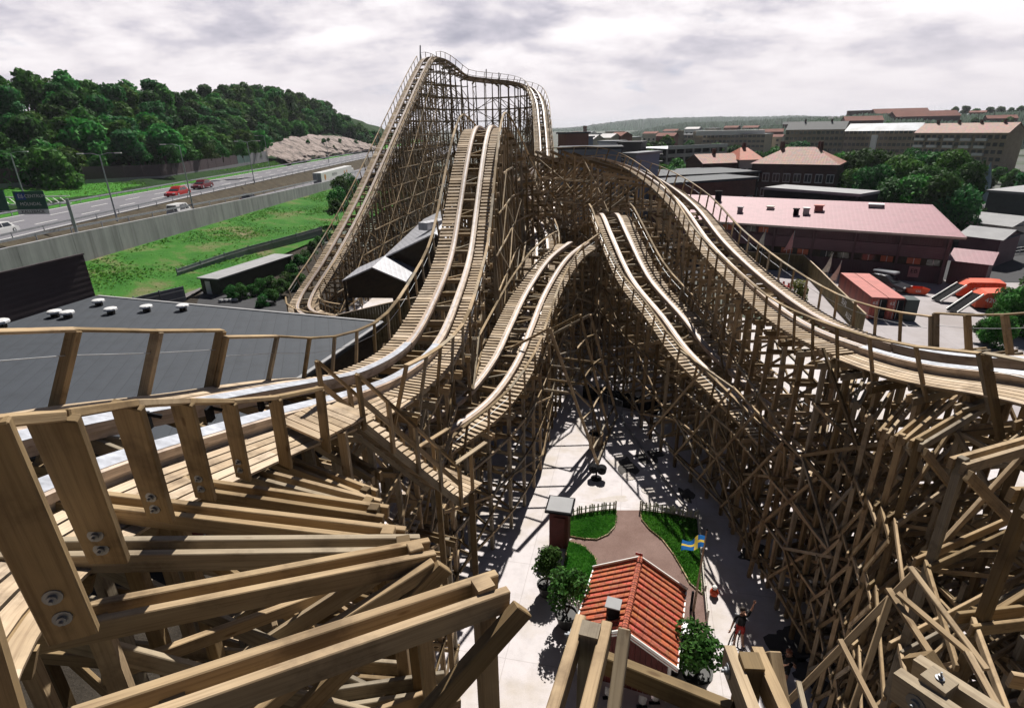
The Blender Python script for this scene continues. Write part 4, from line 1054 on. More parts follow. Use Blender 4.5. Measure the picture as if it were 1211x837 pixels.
# ------------------------------------------------------------------ turf slope, path, fence, shed, shrubs on the left
mb = MB()
fl = [(-70, 30), (-47, 60), (-43.5, 76), (-40.5, 92), (-38.5, 108), (-36, 126), (-33, 150), (-30, 190)]   # foot of the slope
yy_ = np.linspace(40, 200, 24); fx = lambda y: float(np.interp(y, [30, 52, 76, 92, 108, 126, 150, 190], [-50, -46, -42.5, -40.5, -38.5, -36, -33, -30]))
for a, b in zip(yy_[:-1], yy_[1:]):
    for i in range(6):
        f0, f1 = i/6, (i+1)/6
        h = lambda y, f: (wx(y)+.4+(fx(y)-wx(y))*f, y, 3.4+(.35-3.4)*f**.9+.12*math.sin(y*.7+f*9)*(0 < f < 1))
        mb.poly([h(a, f0), h(a, f1), h(b, f1), h(b, f0)])
structure('turf_slope', mb, SLOPEG, smooth=True)
# uneven tufts and low weeds over the slope and verge: nobody could count them
r = np.random.default_rng(8); mb = MB()
for k in range(26000):
    if k < 20000:
        y = 55+r.random()**1.3*130; f = r.random(); x = wx(y)+1+(fx(y)-wx(y)-1)*f; z = 3.4+(.35-3.4)*f**.9
        if math.sin(x*.35+y*.12)+math.sin(y*.21-x*.2)+r.normal()*.7 < .05: continue
    else:
        y = 95+r.random()*150; f = r.random(); x = bk(y)+1+(-91-bk(y)-1)*f; z = bz(y)+(rz_(y)-bz(y))*f
    s = .06+.13*r.random(); a = r.random()*6.28; dx, dy = math.cos(a)*s, math.sin(a)*s; lean = r.normal(size=2)*.25
    mb.poly([(x-dx, y-dy, z-.05), (x+dx, y+dy, z-.05), (x+dx*.5+lean[0], y+dy*.5+lean[1], z+s*.9), (x-dx*.7+lean[0], y-dy*.7+lean[1], z+s*.8)], [(0, 0), (1, 0), (1, 1), (0, 1)], float(np.clip(.45+r.normal()*.25, 0, 1)))
structure('weeds', mb, TURF, kind='stuff', label='rough grass and weeds on the motorway slopes')
mb = MB(); mb.poly(pg([(118, 352), (205, 323), (250, 309), (262, 318), (236, 343), (206, 360)], .42)); structure('path', mb, PATHM)
mb = MB(); mb.board(G(110, 334, .5), G(158, 328, .5), .5, .35); o = mb.obj('low_wall', concrete_mat('pale_kerb', (.5, .46, .42), (.4, .36, .3), .5, 1), None, loc=G(110, 334, .5)); tag(o, 'short pale low wall in the grass left of the path', 'wall')
GREYF = flat('grey_board_fence', (.19, .205, .235), .65, 0, .12, 1)
ft = thing('board_fence', 'long grey board fence with pale rails climbing beside the grass slope', 'fence', tuple(G(212, 331, .4)))
fpts = [G(212, 333, .4), G(240, 323, .4), G(268, 313, .4), G(296, 304, .4), G(324, 296, .4), G(352, 288, .4), G(382, 279, .4)]
for a, b in zip(fpts[:-1], fpts[1:]):
    MB().board(Z(a, .95), Z(b, .95), .06, 1.7).obj('panel', GREYF, ft)
    for dz in (.5, 1.35): MB().board(Z(a, dz)+(.06, -.06, 0), Z(b, dz)+(.06, -.06, 0), .05, .12).obj('rail', TROW, ft)
    MB().board(a, Z(a, 2.0), .14, .14).obj('post', GREYF, ft)
gt = thing('fence_gate', 'grey boarded gate with pale rails across the foot of the path', 'gate', tuple(G(165, 358, .3)))
for (a, b) in (((163, 372), (192, 364)), ((193, 364), (221, 357))):
    a = G(*a, .3); b = G(*b, .3); MB().board(Z(a, 1.1), Z(b, 1.1), .08, 1.9).obj('leaf', GREYF, gt)
    for dz in (.7, 1.6): MB().board(Z(a, dz)+(0, -.07, 0), Z(b, dz)+(0, -.07, 0), .05, .1).obj('rail', SIGNW, gt)
    MB().board(a, Z(a, 2.2), .14, .14).obj('post', GREYF, gt)
# dark green shed
GREENB = flat('dark_green_boards', (.028, .034, .022), .7, 0, .2, 2)
sa = G(232, 349, .02); sb_ = G(262, 349, .02); sc = G(385, 305, .02); sw = sc-sb_; sw = sw/np.linalg.norm(sw); sn = np.array([-sw[1], sw[0], 0]); Ls = 15.
s0 = sb_; t = thing('garden_shed', 'long low dark green shed with a white door and pale flat roof edge', 'shed', tuple(s0))
MB().board(s0+sn*1.5+(0, 0, 1.05), s0+sn*1.5+sw*Ls+(0, 0, 1.05), 3.0, 2.1).obj('walls', GREENB, t)
MB().board(s0+sn*1.5-sw*.3+(0, 0, 2.2), s0+sn*1.5+sw*(Ls+.3)+(0, 0, 2.2), 3.5, .18).obj('roof', TROW, t)
MB().board(s0+sn*1.9-sw*.02+(0, 0, .05), s0+sn*1.9-sw*.02+(0, 0, 1.8), .8, .06, sw).obj('door', WHITEP, t)
def bush(px, py, z, s, k, label, base=True, group='shrubs by the lift hill', name='shrub'):
    q = G(px, py, z); put_tree(BT[k % 3], tuple(q-(0, 0, .1)), s, k*1.7, name, label, 'shrub', group)
for k, (px, py, s) in enumerate(((275, 352, 1.0), (287, 353, 1.1), (298, 350, .9), (310, 347, 1.2), (322, 344, 1.1), (333, 350, 1.3), (340, 340, 1.3), (348, 330, 1.2), (355, 318, 1.3), (362, 310, 1.2), (370, 300, 1.2), (325, 358, 1.0), (312, 362, .9), (352, 342, 1.2), (378, 292, 1.1), (388, 284, 1.2))):
    bush(px, py, .0, s, k, 'dense green shrub between the grey fence and the lift hill')
for k in range(4):
    q = G(262+k*5.5, 357-k*.3, .05); mb = MB(); mb.lathe(q, [(.05, 0), (.34, .02), (.38, .18), (.26, .33), (.05, .38)], 9, rng01()); o = mb.obj('boulder', TROW, None, loc=q); tag(o, 'pale round boulder in the row in front of the shed shrubs', 'boulder', 'boulders by the shed')
for k, (px, py, y, s) in enumerate(((400, 232, 128, 2.6), (404, 222, 150, 3.0), (396, 245, 120, 2.0), (412, 215, 175, 3.2))):
    q = F(px, py, y); put_tree(BT[k % 3], tuple(q-(0, 0, 1.5*s*.7)), s, k, 'wall_shrub', 'tall bright shrub where the retaining wall meets the lift hill', 'shrub', 'shrubs at the end of the retaining wall')

# ------------------------------------------------------------------ dark roofed hall and plum hall on the left
zr = 6.0
A, B_, C_, D_, E_ = G(116, 350, zr), G(452, 381, zr), G(350, 450, zr), G(300, 468, zr), G(-40, 470, zr); A2 = A+(A-B_)*.75
hall = thing('flat_roof_hall', 'wide low hall with a dark seamed felt roof below the coaster turn', 'hall', (A[0]+10, A[1]-10, 0))
mb = MB(); top = [A2, B_, C_, (-14.6, 25.2, zr), (-42, 20.5, zr), (-70, 30, zr)][::-1]; mb.poly(top)
n = len(top)
for i in range(n): mb.poly([top[(i+1) % n], top[i], Z(top[i], -.35), Z(top[(i+1) % n], -.35)])
mb.obj('roof', FELT, hall)
mb = MB(); ctr = np.mean(np.array(top), 0); inn = [ctr+(np.array(q)-ctr)*.965 for q in top]
for i in range(n): mb.poly([Z(inn[(i+1) % n], -.3), Z(inn[i], -.3), (inn[i][0], inn[i][1], 0), (inn[(i+1) % n][0], inn[(i+1) % n][1], 0)])
mb.obj('walls', DARKW, hall)
mb = MB(); mb.board(Z(B_, .02), Z(C_, .02), .3, .1); mb.board(Z(A, .02), Z(B_, .02), .25, .1); mb.obj('roof_edge', TROW, hall)
VENTW = flat('vent_white', (.62, .62, .63), .5, 0, .06)
for px, py, s in ((66, 374.5, .9), (81, 375.5, .9), (117.5, 361, .85), (132, 371, .85), (174, 368, .85), (217, 367, .85), (2, 388, 1.1)):
    q = G(px, py, zr); v = thing('roof_vent', {66: 'left one of two close white roof vents near the plum wall', 81: 'right one of two close white roof vents near the plum wall', 117.5: 'white roof vent at the far roof corner beside the plum wall', 132: 'white roof vent between the close pair and the middle of the roof', 174: 'white roof vent second from the right on the dark roof', 217: 'rightmost white roof vent on the dark felt roof', 2: 'silver roof vent at the left picture edge on the dark roof'}[px], 'roof vent', tuple(q), 'white vents on the dark hall roof')
    mb = MB(); mb.box(Z(q, .2*s), (.55*s, .55*s, .4*s), .3); mb.obj('base', DARKW, v)
    mb = MB(); mb.lathe(Z(q, .36*s), [(.45*s, 0), (.62*s, .05*s), (.6*s, .2*s), (.5*s, .27*s), (.05, .3*s)], 10); mb.obj('cap', VENTW, v)
pl_a = G(30, 377, zr); pl_b = G(116, 350, zr); dpl = (pl_b-pl_a)/np.linalg.norm(pl_b-pl_a); npl = np.array([-dpl[1], dpl[0], 0]); hp = F(98, 300, pl_b[1]+.5)[2]-zr
pa = pl_a-dpl*24+npl*.3; pb = pl_b+npl*.3
t = thing('plum_hall', 'tall windowless plum coloured hall rising behind the dark felt roof', 'hall', tuple(pb*(1, 1, 0)))
tilt = npl*0
q0, q1 = Z(pb, -6), Z(pa, -6); q2 = Z(pb, hp)+tilt; q3 = Z(pa, hp)+tilt
mb = MB(); bkv = npl*14-np.array([0, 0, 3.4])
mb.poly([q1, q0, q2, q3]); mb.poly([q0, q0+bkv*(1, 1, 0), q2+bkv*.9, q2]); mb.poly([q0+bkv*(1, 1, 0), q1+bkv*(1, 1, 0), q3+bkv*.9, q2+bkv*.9]); mb.obj('walls', PLUM, t)
mb = MB(); mb.poly([q3, q2, q2+bkv*.9, q3+bkv*.9]); mb.board(Z(q3, .06), Z(q2, .06), .3, .12); mb.obj('roof', PLUM, t)
# red panelled roof under the near turn
mb = MB(); rp = [(-41.5, 20.2, 3.6), (-14.2, 24.8, 3.6), tuple(G(330, 478, 3.6)), tuple(G(290, 512, 3.6)), tuple(G(-60, 525, 3.6))]; mb.poly(rp[::-1])
for i in range(5): mb.poly([rp[i], rp[(i+1) % 5], (rp[(i+1) % 5][0], rp[(i+1) % 5][1], 0), (rp[i][0], rp[i][1], 0)])
o = mb.obj('red_roof_shed', REDSHEET, None, loc=(-25, 15, 0)); tag(o, 'brick red panelled roof with pale joints beneath the near track', 'shed')
# ================================================================== STATION
t = thing('station_house', 'dark timber station with grey sheet gable roofs between lift hill and tall hill', 'station', tuple(G(450, 360)*(1, 1, 0)))
def gable(parent, ap_f, ap_b, el, er, drop, zg, roofm, wallm, th=.14, over=.0, name='gable_roof'):
    """gable roof from front apex, back apex, eave offsets (vectors) and walls below"""
    ap_f = np.array(ap_f, float); ap_b = np.array(ap_b, float)
    for e, sd in ((np.array(el), 1), (np.array(er), -1)):
        a, b, c, d = ap_f, ap_b, ap_b+e, ap_f+e; mb = MB(); dn = np.array([0, 0, -th])
        q = [a, b, c, d] if sd > 0 else [d, c, b, a]
        mb.poly(q[::-1]); mb.poly([x+dn for x in q])
        for i in range(4): mb.poly([q[i], q[(i+1) % 4], q[(i+1) % 4]+dn, q[i]+dn])
        mb.obj(name, roofm, parent)
    ax = (ap_b-ap_f)/np.linalg.norm(ap_b-ap_f); f = ap_f+ax*.5-(0, 0, th); b = ap_b-ax*.3-(0, 0, th); el = np.array(el)*.9; er = np.array(er)*.9
    mb = MB()
    for c in (f, b):
        q = [c, c+el, [*(c+el)[:2], zg], [*(c+er)[:2], zg], c+er]; mb.poly(q)
    for e in (el, er): mb.poly([f+e, b+e, [*(b+e)[:2], zg], [*(f+e)[:2], zg]])
    mb.obj('walls', wallm, parent)
# porch roof
pf_ = F(440, 316, 52); pbk = F(456, 302, 58.5); er = F(480, 333, 51.6)-pf_; el = F(404, 332, 52.4)-pf_
gable(t, pf_, pbk, el, er, 0, pf_[2]-3.1, GREYMET, DARKW)
for q in (pf_+el*.92, pf_+er*.92): MB().board([*q[:2], 0], [*q[:2], q[2]-.1], .2, .2).obj('post', DARKW, t)
MB().board([*(pf_+el*.6+(0, 1.5, 0))[:2], 1.0], [*(pf_+er*.3+(0, 1.5, 0))[:2], 1.0], 2.2, 2.0).obj('ticket_wall', flat('brown_boards', (.07, .05, .035), .8, 0, .2, 3), t)
# main hall
mf = F(513, 276, 58); mk = F(545, 238, 84); e1 = F(452, 305, 58)-mf; e2 = np.array([-e1[0], -e1[1], e1[2]])
gable(t, mf, mk, e1, e2, 0, 0, GREYMET, DARKW)
MB().board(F(500, 268, 62), F(530, 262, 66), 1.2, .8).obj('roof_ridge_vent', GREYMET, t)
# curved board fence in front of the station
t = thing('curved_fence', 'curved brown board fence sweeping up in front of the dark station', 'fence', tuple(G(440, 385)*(1, 1, 0)))
cp = [(400, 381, 373, 47), (425, 381, 367, 46.3), (450, 382, 361, 46), (475, 382, 355.5, 46), (500, 382, 351, 46), (525, 382, 346, 46.2), (545, 382, 342, 46.6)]
for (x0, yb0, yt0, f0), (x1, yb1, yt1, f1) in zip(cp[:-1], cp[1:]):
    a = F(x0, yt0, f0); b = F(x1, yt1, f1); za = a[2]-1.9; mb = MB()
    n = 8
    for k in range(n):
        u0, u1 = k/n, (k+.93)/n; p = a+(b-a)*u0; q = a+(b-a)*u1
        mb.hexa([(p[0], p[1], .0), (p[0], p[1]+.05, .0), (p[0], p[1]+.05, p[2]), (p[0], p[1], p[2]), (q[0], q[1], .0), (q[0], q[1]+.05, .0), (q[0], q[1]+.05, q[2]), (q[0], q[1], q[2])])
    mb.obj('boards', OLIVEW, t); MB().board(Z(a, .05), Z(b, .05), .16, .08).obj('top_rail', DECKW, t)
# dark low wall at the back of the plaza
a, b = G(690, 470), G(790, 492); mb = MB(); mb.board(Z(a, .55), Z(b, .55), .35, 1.1); o = mb.obj('screen_wall', BLACK, None, loc=tuple(a)); tag(o, 'long low black screen wall across the far end of the plaza', 'wall')
# crowd barriers
def crowd_barrier(a, b, label):
    a = np.array(a); b = np.array(b); t = thing('crowd_barrier', label, 'barrier', tuple(a), 'steel barriers at the back of the plaza')
    MB().tube([a, Z(a, 1.1), Z(b, 1.1), b], .03, 6).obj('frame', GALV, t); mb = MB()
    mb.board(Z(a, .2), Z(b, .2), .03, .03); d = b-a
    for k in range(1, 14): mb.board(Z(a+d*k/14, .2), Z(a+d*k/14, 1.1), .015, .015)
    mb.obj('bars', GALV, t)
    for q in (a, b): MB().board(q-(0, .3, -.02), q+(0, .3, .02), .05, .03).obj('foot', GALV, t)
crowd_barrier(G(737, 502), G(760, 506), 'steel crowd barrier standing square to the plaza by the black wall')
crowd_barrier(G(771, 514), G(783, 496), 'steel crowd barrier turned sideways beside the right trestle')
crowd_barrier(G(712, 480), G(735, 490), 'steel crowd barrier half hidden behind the timber stays')
# black searchlight and litter bin beside the stays
q = G(705, 566); t = thing('searchlight', 'black twin floodlight standing on the pale plaza at the foot of the stays', 'floodlight', tuple(q))
MB().lathe(Z(q, .02), [(.35, 0), (.33, .06), (.06, .1), (.05, .45)], 12).obj('stand', BLACK, t)
for dx, dy in ((-.22, .1), (.26, -.05)): MB().lathe(q+(dx, dy-.2, .62), [(.12, 0), (.27, .08), (.29, .42), (.22, .47)], 16, .5, 0, (.25, 1, .15)).obj('lamp_head', BLACK, t)
q = G(704, 530); t = thing('litter_bin', 'brown timber litter bin with a dark opening behind the stays', 'litter bin', tuple(q))
mb = MB()
for k in range(16): a = k*math.pi/8; mb.board(q+(.4*math.cos(a), .4*math.sin(a), 0), q+(.46*math.cos(a), .46*math.sin(a), 1.15), .15, .04, (math.cos(a), math.sin(a), 0))
mb.obj('slats', WOOD, t); MB().lathe(Z(q, .05), [(.36, 0), (.38, 1.0), (.3, 1.02), (.28, .4)], 16).obj('liner', BLACK, t)

# ================================================================== COTTAGE GARDEN
mb = MB(); mb.poly(pg([(672, 640), (728, 603), (757, 603), (790, 612), (826, 650), (838, 760), (800, 800), (700, 770), (668, 700)], .006)); structure('gravel_court', mb, GRAVEL)
def curve(pts, z): return [G(*p, z) for p in pts]
lawnL = [(672, 611), (700, 606), (728, 603), (729, 612), (727, 623), (719, 632), (706, 638), (690, 637), (672, 634)]
lawnR = [(757, 604), (790, 608), (825, 614), (828, 650), (830, 702), (816, 690), (806, 672), (796, 655), (783, 638), (768, 626), (759, 615)]
lawnM = [(672, 640), (690, 646), (704, 660), (708, 676), (700, 700), (684, 722), (672, 712), (664, 690)]
for k, L in enumerate((lawnL, lawnR, lawnM)):
    P_ = np.array(curve(L, .02)); mb = MB(); mb.poly(P_); structure('lawn', mb, GRASS)
    mb = MB(); n = len(P_)
    for i in range(n): mb.board(P_[i]+(0, 0, .02), P_[(i+1) % n]+(0, 0, .02), .05, .09)
    structure('lawn_edging', mb, WOOD)
    r = np.random.default_rng(40+k); mb = MB(); lo = P_.min(0); hi = P_.max(0); cnt = 0
    def inside(x, y):
        c = False; j = n-1
        for i in range(n):
            if (P_[i, 1] > y) != (P_[j, 1] > y) and x < (P_[j, 0]-P_[i, 0])*(y-P_[i, 1])/(P_[j, 1]-P_[i, 1])+P_[i, 0]: c = not c
            j = i
        return c
    while cnt < 5200:
        x = lo[0]+r.random()*(hi[0]-lo[0]); y = lo[1]+r.random()*(hi[1]-lo[1])
        if not inside(x, y): continue
        cnt += 1; s = .05+.06*r.random(); a = r.random()*6.28; l = r.normal(size=2)*.06
        mb.poly([(x-math.cos(a)*s*.5, y-math.sin(a)*s*.5, .02), (x+math.cos(a)*s*.5, y+math.sin(a)*s*.5, .02), (x+l[0], y+l[1], .05+s*1.1)], [(0, 0), (1, 0), (1, 1)], float(np.clip(.5+r.normal()*.2+.25*math.sin(x*3+1.7*math.sin(y*2.2)), 0, 1)))
    structure('grass', mb, TURF, kind='stuff', label='short lawn grass')
# picket fences
PICK = flat('picket_white', (.60, .56, .50), .7, 0, .15, 3)
def picket(pts, label, h=.62, sp=.19, mat=PICK):
    t = thing('picket_fence', label, 'picket fence', tuple(pts[0]), 'picket fences of the cottage garden'); mb = MB(); rl = MB()
    for a, b in zip(pts[:-1], pts[1:]):
        L = np.linalg.norm(b-a); n = max(1, int(L/sp)); d = (b-a)/L
        for k in range(n):
            q = a+d*(k+.5)*L/n; mb.board(Z(q, .03), Z(q, h-.06), .085, .022, np.cross(d, (0, 0, 1))); mb.hexa([q+d*-.042+(0, 0, h-.06), q+d*.042+(0, 0, h-.06), q+d*.042+(0, .02, h-.06), q+d*-.042+(0, .02, h-.06), q+d*-.003+(0, 0, h), q+d*.003+(0, 0, h), q+d*.003+(0, .02, h), q+d*-.003+(0, .02, h)])
        nn = np.cross(d, (0, 0, 1))*.03
        for z in (.17, .45): rl.board(Z(a, z)+nn, Z(b, z)+nn, .03, .06)
    mb.obj('pickets', mat, t); rl.obj('rails', mat, t)
    for q in pts: MB().board(q, Z(q, h+.06), .07, .07).obj('post', mat, t)
picket([G(671, 614), G(685, 609.5), G(700, 607), G(714, 605), G(728, 603.5)], 'white picket fence behind the small left lawn')
picket([G(757, 603.5), G(775, 606), G(795, 609), G(824, 615)], 'white picket fence behind the large right lawn')
picket([G(825, 615), G(829, 660), G(833, 705), G(836, 735)], 'white picket fence running along the right lawn past the flagpole')
picket([G(797, 765), G(808, 776), G(818, 790)], 'short picket fence between cottage and potted bush')
picket([G(663, 690), G(672, 712), G(684, 724), G(697, 735)], 'picket fence between the potted shrubs and the cottage')
# red cottage
ridge_b, ridge_f = np.array(G(757, 662, 3.15)), np.array(G(738, 746, 3.15))
axv = ridge_b-ridge_f; axv[2] = 0; Lr = np.linalg.norm(axv); axv /= Lr; sdv = np.array([axv[1], -axv[0], 0]); 
t = thing('red_cottage', 'tiny red board cottage with orange pantile roof and white gable trim', 'cottage', (*((ridge_b+ridge_f)/2)[:2], 0)); cc_ = (ridge_b+ridge_f)/2*np.array([1, 1, 0])
hw = 1.95; ez = 2.05; LL = Lr/2+.05
for sd in (-1, 1):
    mb = MB(); a = cc_-axv*LL+(0, 0, 3.15); b = cc_+axv*LL+(0, 0, 3.15); e = sdv*sd*hw+np.array([0, 0, ez-3.15])
    q = [a, b, b+e, a+e]
    if sd > 0: q = q[::-1]
    uvq = [(0, 0), (2*LL, 0), (2*LL, 2.25), (0, 2.25)]
    if sd > 0: uvq = uvq[::-1]
    mb.poly(q, uvq); dn = np.array([0, 0, -.07]); mb.poly([x+dn for x in q][::-1])
    # rows of raised tile ribs
    roof = mb.obj('roof_slope', TILE, t)
    rb = MB(); nt_ = int(2*LL/.3)
    for k in range(nt_+1):
        o_ = a+axv*(2*LL)*k/nt_; rb.tube([o_+(0, 0, .012), o_+e*.5+(0, 0, .012), o_+e+(0, 0, .012)], .055, 6, rng01())
    rb.obj('tile_rows', TILE, roof)
    for end in (-1, 1):
        o_ = cc_+axv*end*LL; MB().board(o_+(0, 0, 3.19)+axv*end*.02, o_+e+(0, 0, 3.19)+axv*end*.02, .05, .22).obj('barge_board', WHITEP, t)
    MB().board(a+e+(0, 0, -.03), b+e+(0, 0, -.03), .05, .14).obj('eave_board', WHITEP, t)
rt = MB()
for k in range(11): o_ = cc_-axv*LL+axv*2*LL*k/11; rt.tube([o_+(0, 0, 3.17), o_+axv*(2*LL/11+.05)+(0, 0, 3.185)], [.105, .125], 8, rng01())
rt.obj('ridge_tiles', TILE, t)
wv, wl = hw-.3, LL-.35; mb = MB()
for s1, s2 in (((-1, -1), (1, -1)), ((1, -1), (1, 1)), ((1, 1), (-1, 1)), ((-1, 1), (-1, -1))):
    a = cc_+sdv*s1[0]*wv+axv*s1[1]*wl; b = cc_+sdv*s2[0]*wv+axv*s2[1]*wl
    n = 16
    for k in range(n):
        p = a+(b-a)*k/n; q = a+(b-a)*(k+.94)/n; f = lambda x: 2.12+(0 if s1[1] != s2[1] else 1.02*(1-abs((x-cc_)@sdv)/hw)-.18)
        for (c, dd) in ((p, q),): mb.poly([(*p[:2], 0), (*q[:2], 0), (*q[:2], f(q)), (*p[:2], f(p))])
mb.obj('walls', DARKRED, t)
for s1, s2 in ((-1, -1), (1, -1), (1, 1), (-1, 1)):
    q = cc_+sdv*s1*(wv+.03)+axv*s2*(wl+.03); MB().board(q, Z(q, 2.1), .1, .1).obj('corner_board', WHITEP, t)
ch = cc_-axv*(LL*.55)-sdv*.55; MB().board(Z(ch, 2.5), Z(ch, 3.45), .42, .42).obj('chimney', BLACK, t); cp_ = MB(); cp_.board(Z(ch, 3.47)-axv*.27, Z(ch, 3.47)+axv*.27, .56, .05); cp_.obj('chimney_cap', TROW, t)
wn = cc_+sdv*(wv+.04)+axv*.1; w_ = MB().board(wn+(0, 0, 1.3)-axv*.4, wn+(0, 0, 1.3)+axv*.4, .05, .8).obj('window', WHITEP, t); MB().board(wn+sdv*.03+(0, 0, 1.3)-axv*.32, wn+sdv*.03+(0, 0, 1.3)+axv*.32, .03, .64).obj('pane', GLASS, w_)
v0 = G(760, 655, 3.1); MB().tube([ridge_b-axv*.1, Z(ridge_b-axv*.1, .45)], .015, 5).obj('vane_pole', BLACK, t); MB().board(Z(ridge_b-axv*.1, .38)-sdv*.2, Z(ridge_b-axv*.1, .38)+sdv*.1, .01, .12).obj('weather_vane', CRED, t)
# low dark board fence in front of the cottage
a, b = G(735, 795), G(818, 835); mb = MB(); d = b-a
for k in range(14): p = a+d*k/14; q = a+d*(k+.94)/14; mb.board((p+q)/2, Z((p+q)/2, 1.0), np.linalg.norm(q-p), .03, np.cross(d, (0, 0, 1)))
o = mb.obj('board_fence', OLIVEW, None, loc=tuple(a)); tag(o, 'low dark board fence in front of the red cottage gable', 'fence')
# red booth with flat roof
q = G(662, 640); t = thing('red_booth', 'narrow dark red booth with a grey flat roof beside the left lawn', 'booth', tuple(q)); bz_ = R(14)
MB().board(q, Z(q, 2.15), .95, .95, (math.sin(bz_), math.cos(bz_), 0)).obj('walls', DARKRED, t)
mb = MB(); e = np.array([math.cos(bz_), -math.sin(bz_), 0]); mb.board(Z(q, 2.25)-e*.68, Z(q, 2.25)+e*.68, 1.36, .12); mb.obj('roof', BLACK, t)
mb = MB(); mb.board(Z(q, 2.32)-e*.6, Z(q, 2.32)+e*.6, 1.2, .03); mb.obj('roof_sheet', TROW, t)
MB().board(q+(-.1, -.52, .05), q+(-.1, -.52, 1.9), .6, .05, (math.sin(bz_), math.cos(bz_), 0)).obj('door', DARKRED, t)
# potted bushes
POT = flat('black_pot', (.02, .019, .018), .6)
def potted(px, py, s, k, label, h=2.0):
    q = G(px, py); t = thing('potted_bush', label, 'potted bush', tuple(q), 'potted bushes round the cottage')
    MB().lathe(q, [(.30*s, 0), (.42*s, .5*s), (.45*s, .52*s), (.45*s, .58*s), (.38*s, .58*s), (.36*s, .5*s), (.02, .5*s)], 20).obj('pot', POT, t)
    r = random.Random(k); lob = [(r.uniform(-.4, .4)*s, r.uniform(-.4, .4)*s, (.9+h*.28+r.uniform(-.3, .7)*h*.35)*s, r.uniform(.3, .46)*s, r.uniform(.32, .5)*s) for _ in range(9)]
    mb = leaf_cloud(k, lob, 1900, .062*s)
    mb.v = [(x+q[0], y+q[1], z) for x, y, z in mb.v]; mb.obj('foliage', LEAFB, t)
    tb = MB()
    for l in lob: tb.tube([Z(q, .5*s), q+(l[0]*.5, l[1]*.5, l[2]*.6), q+(l[0], l[1], l[2])], [.022*s, .016*s, .006*s], 5)
    tb.obj('stems', BARK, t)
potted(647, 702, 1.05, 51, 'bright potted bush beside the booth, farther one of the left pair', 2.1)
potted(670, 738, 1.15, 52, 'tall dark potted bush left of the cottage, nearer one of the pair', 2.6)
potted(822, 810, 1.3, 53, 'round bushy potted shrub right of the cottage by the fence', 1.9)
# flagpole with a blue and yellow flag
fb = G(820, 722); ft_ = F(833, 628, fb[1]+.3); t = thing('flagpole', 'white wooden flagpole flying a blue and yellow cross flag', 'flagpole', tuple(fb))
ftp = np.array([fb[0]+.15, fb[1]+.05, F(833, 628, fb[1])[2]])
MB().tube([fb, ftp], [.055, .03], 10).obj('pole', DECKW, t); MB().lathe(ftp, [(.01, 0), (.06, .03), (.06, .08), (.01, .12)], 10).obj('knob', BLACK, t)
MB().board(fb-(.12, 0, 0), fb+(-.12, 0, 1.1), .09, .09).obj('foot_post', BLACK, t)
FB = flat('flag_blue', (.012, .10, .33), .8, 0, .08, 6); FYW = flat('flag_yellow', (.72, .52, .06), .8, 0, .06, 6)
for fm_, fc_ in ((FB, (.02, .14, .42, 1)), (FYW, (.8, .6, .1, 1))):
    n_ = fm_.node_tree; tl = N(n_, 'ShaderNodeBsdfTranslucent'); tl.inputs['Color'].default_value = fc_; mx = N(n_, 'ShaderNodeMixShader'); mx.inputs[0].default_value = .5
    n_.links.new(n_.nodes['Principled BSDF'].outputs[0], mx.inputs[1]); n_.links.new(tl.outputs[0], mx.inputs[2]); n_.links.new(mx.outputs[0], n_.nodes['Material Output'].inputs['Surface'])
mb = MB(); nx, nz = 32, 20; fw_, fh_ = .98, .6; base = ftp+(-.03, 0, -.28)
fp = lambda i, j: base+np.array([-fw_*i/nx*.92, .16*math.sin(i/nx*7+j*.08)*(i/nx)**.6, -fh_*j/nz-.20*(i/nx)**1.3+.05*math.sin(i/nx*5)])
for i in range(nx):
    for j in range(nz):
        cross = 10 <= i < 16-.1 or 8 <= j < 12
        mb.poly([fp(i, j), fp(i+1, j), fp(i+1, j+1), fp(i, j+1)], mi=1 if cross else 0)
mb.obj('flag', [FB, FYW], t, smooth=True)
# white slatted table, orange and white garden ornament
a = G(806, 752, .75); t = thing('slatted_table', 'white slatted garden table beside the cottage wall', 'table', (a[0], a[1], 0))
for k in range(9): MB().board(a+(-.50, -.75+k*.17, 0), a+(.50, -.75+k*.17+.02, 0), .15, .035).obj('slat', WHITEP, t)
for dx in (-.42, .42):
    for dy in (-.6, .6): MB().board((a[0]+dx, a[1]+dy, 0), (a[0]+dx, a[1]+dy, .72), .06, .06).obj('leg', WHITEP, t)
q = G(844, 704); t = thing('garden_ornament', 'small round orange ornament with a white cap beside the flagpole', 'garden ornament', tuple(q))
MB().lathe(q, [(.09, 0), (.18, .08), (.20, .22), (.14, .36), (.09, .4)], 14).obj('body', ORANGE, t); MB().lathe(Z(q, .39), [(.08, 0), (.12, .06), (.10, .14), (.03, .19)], 12).obj('cap', WHITEP, t)
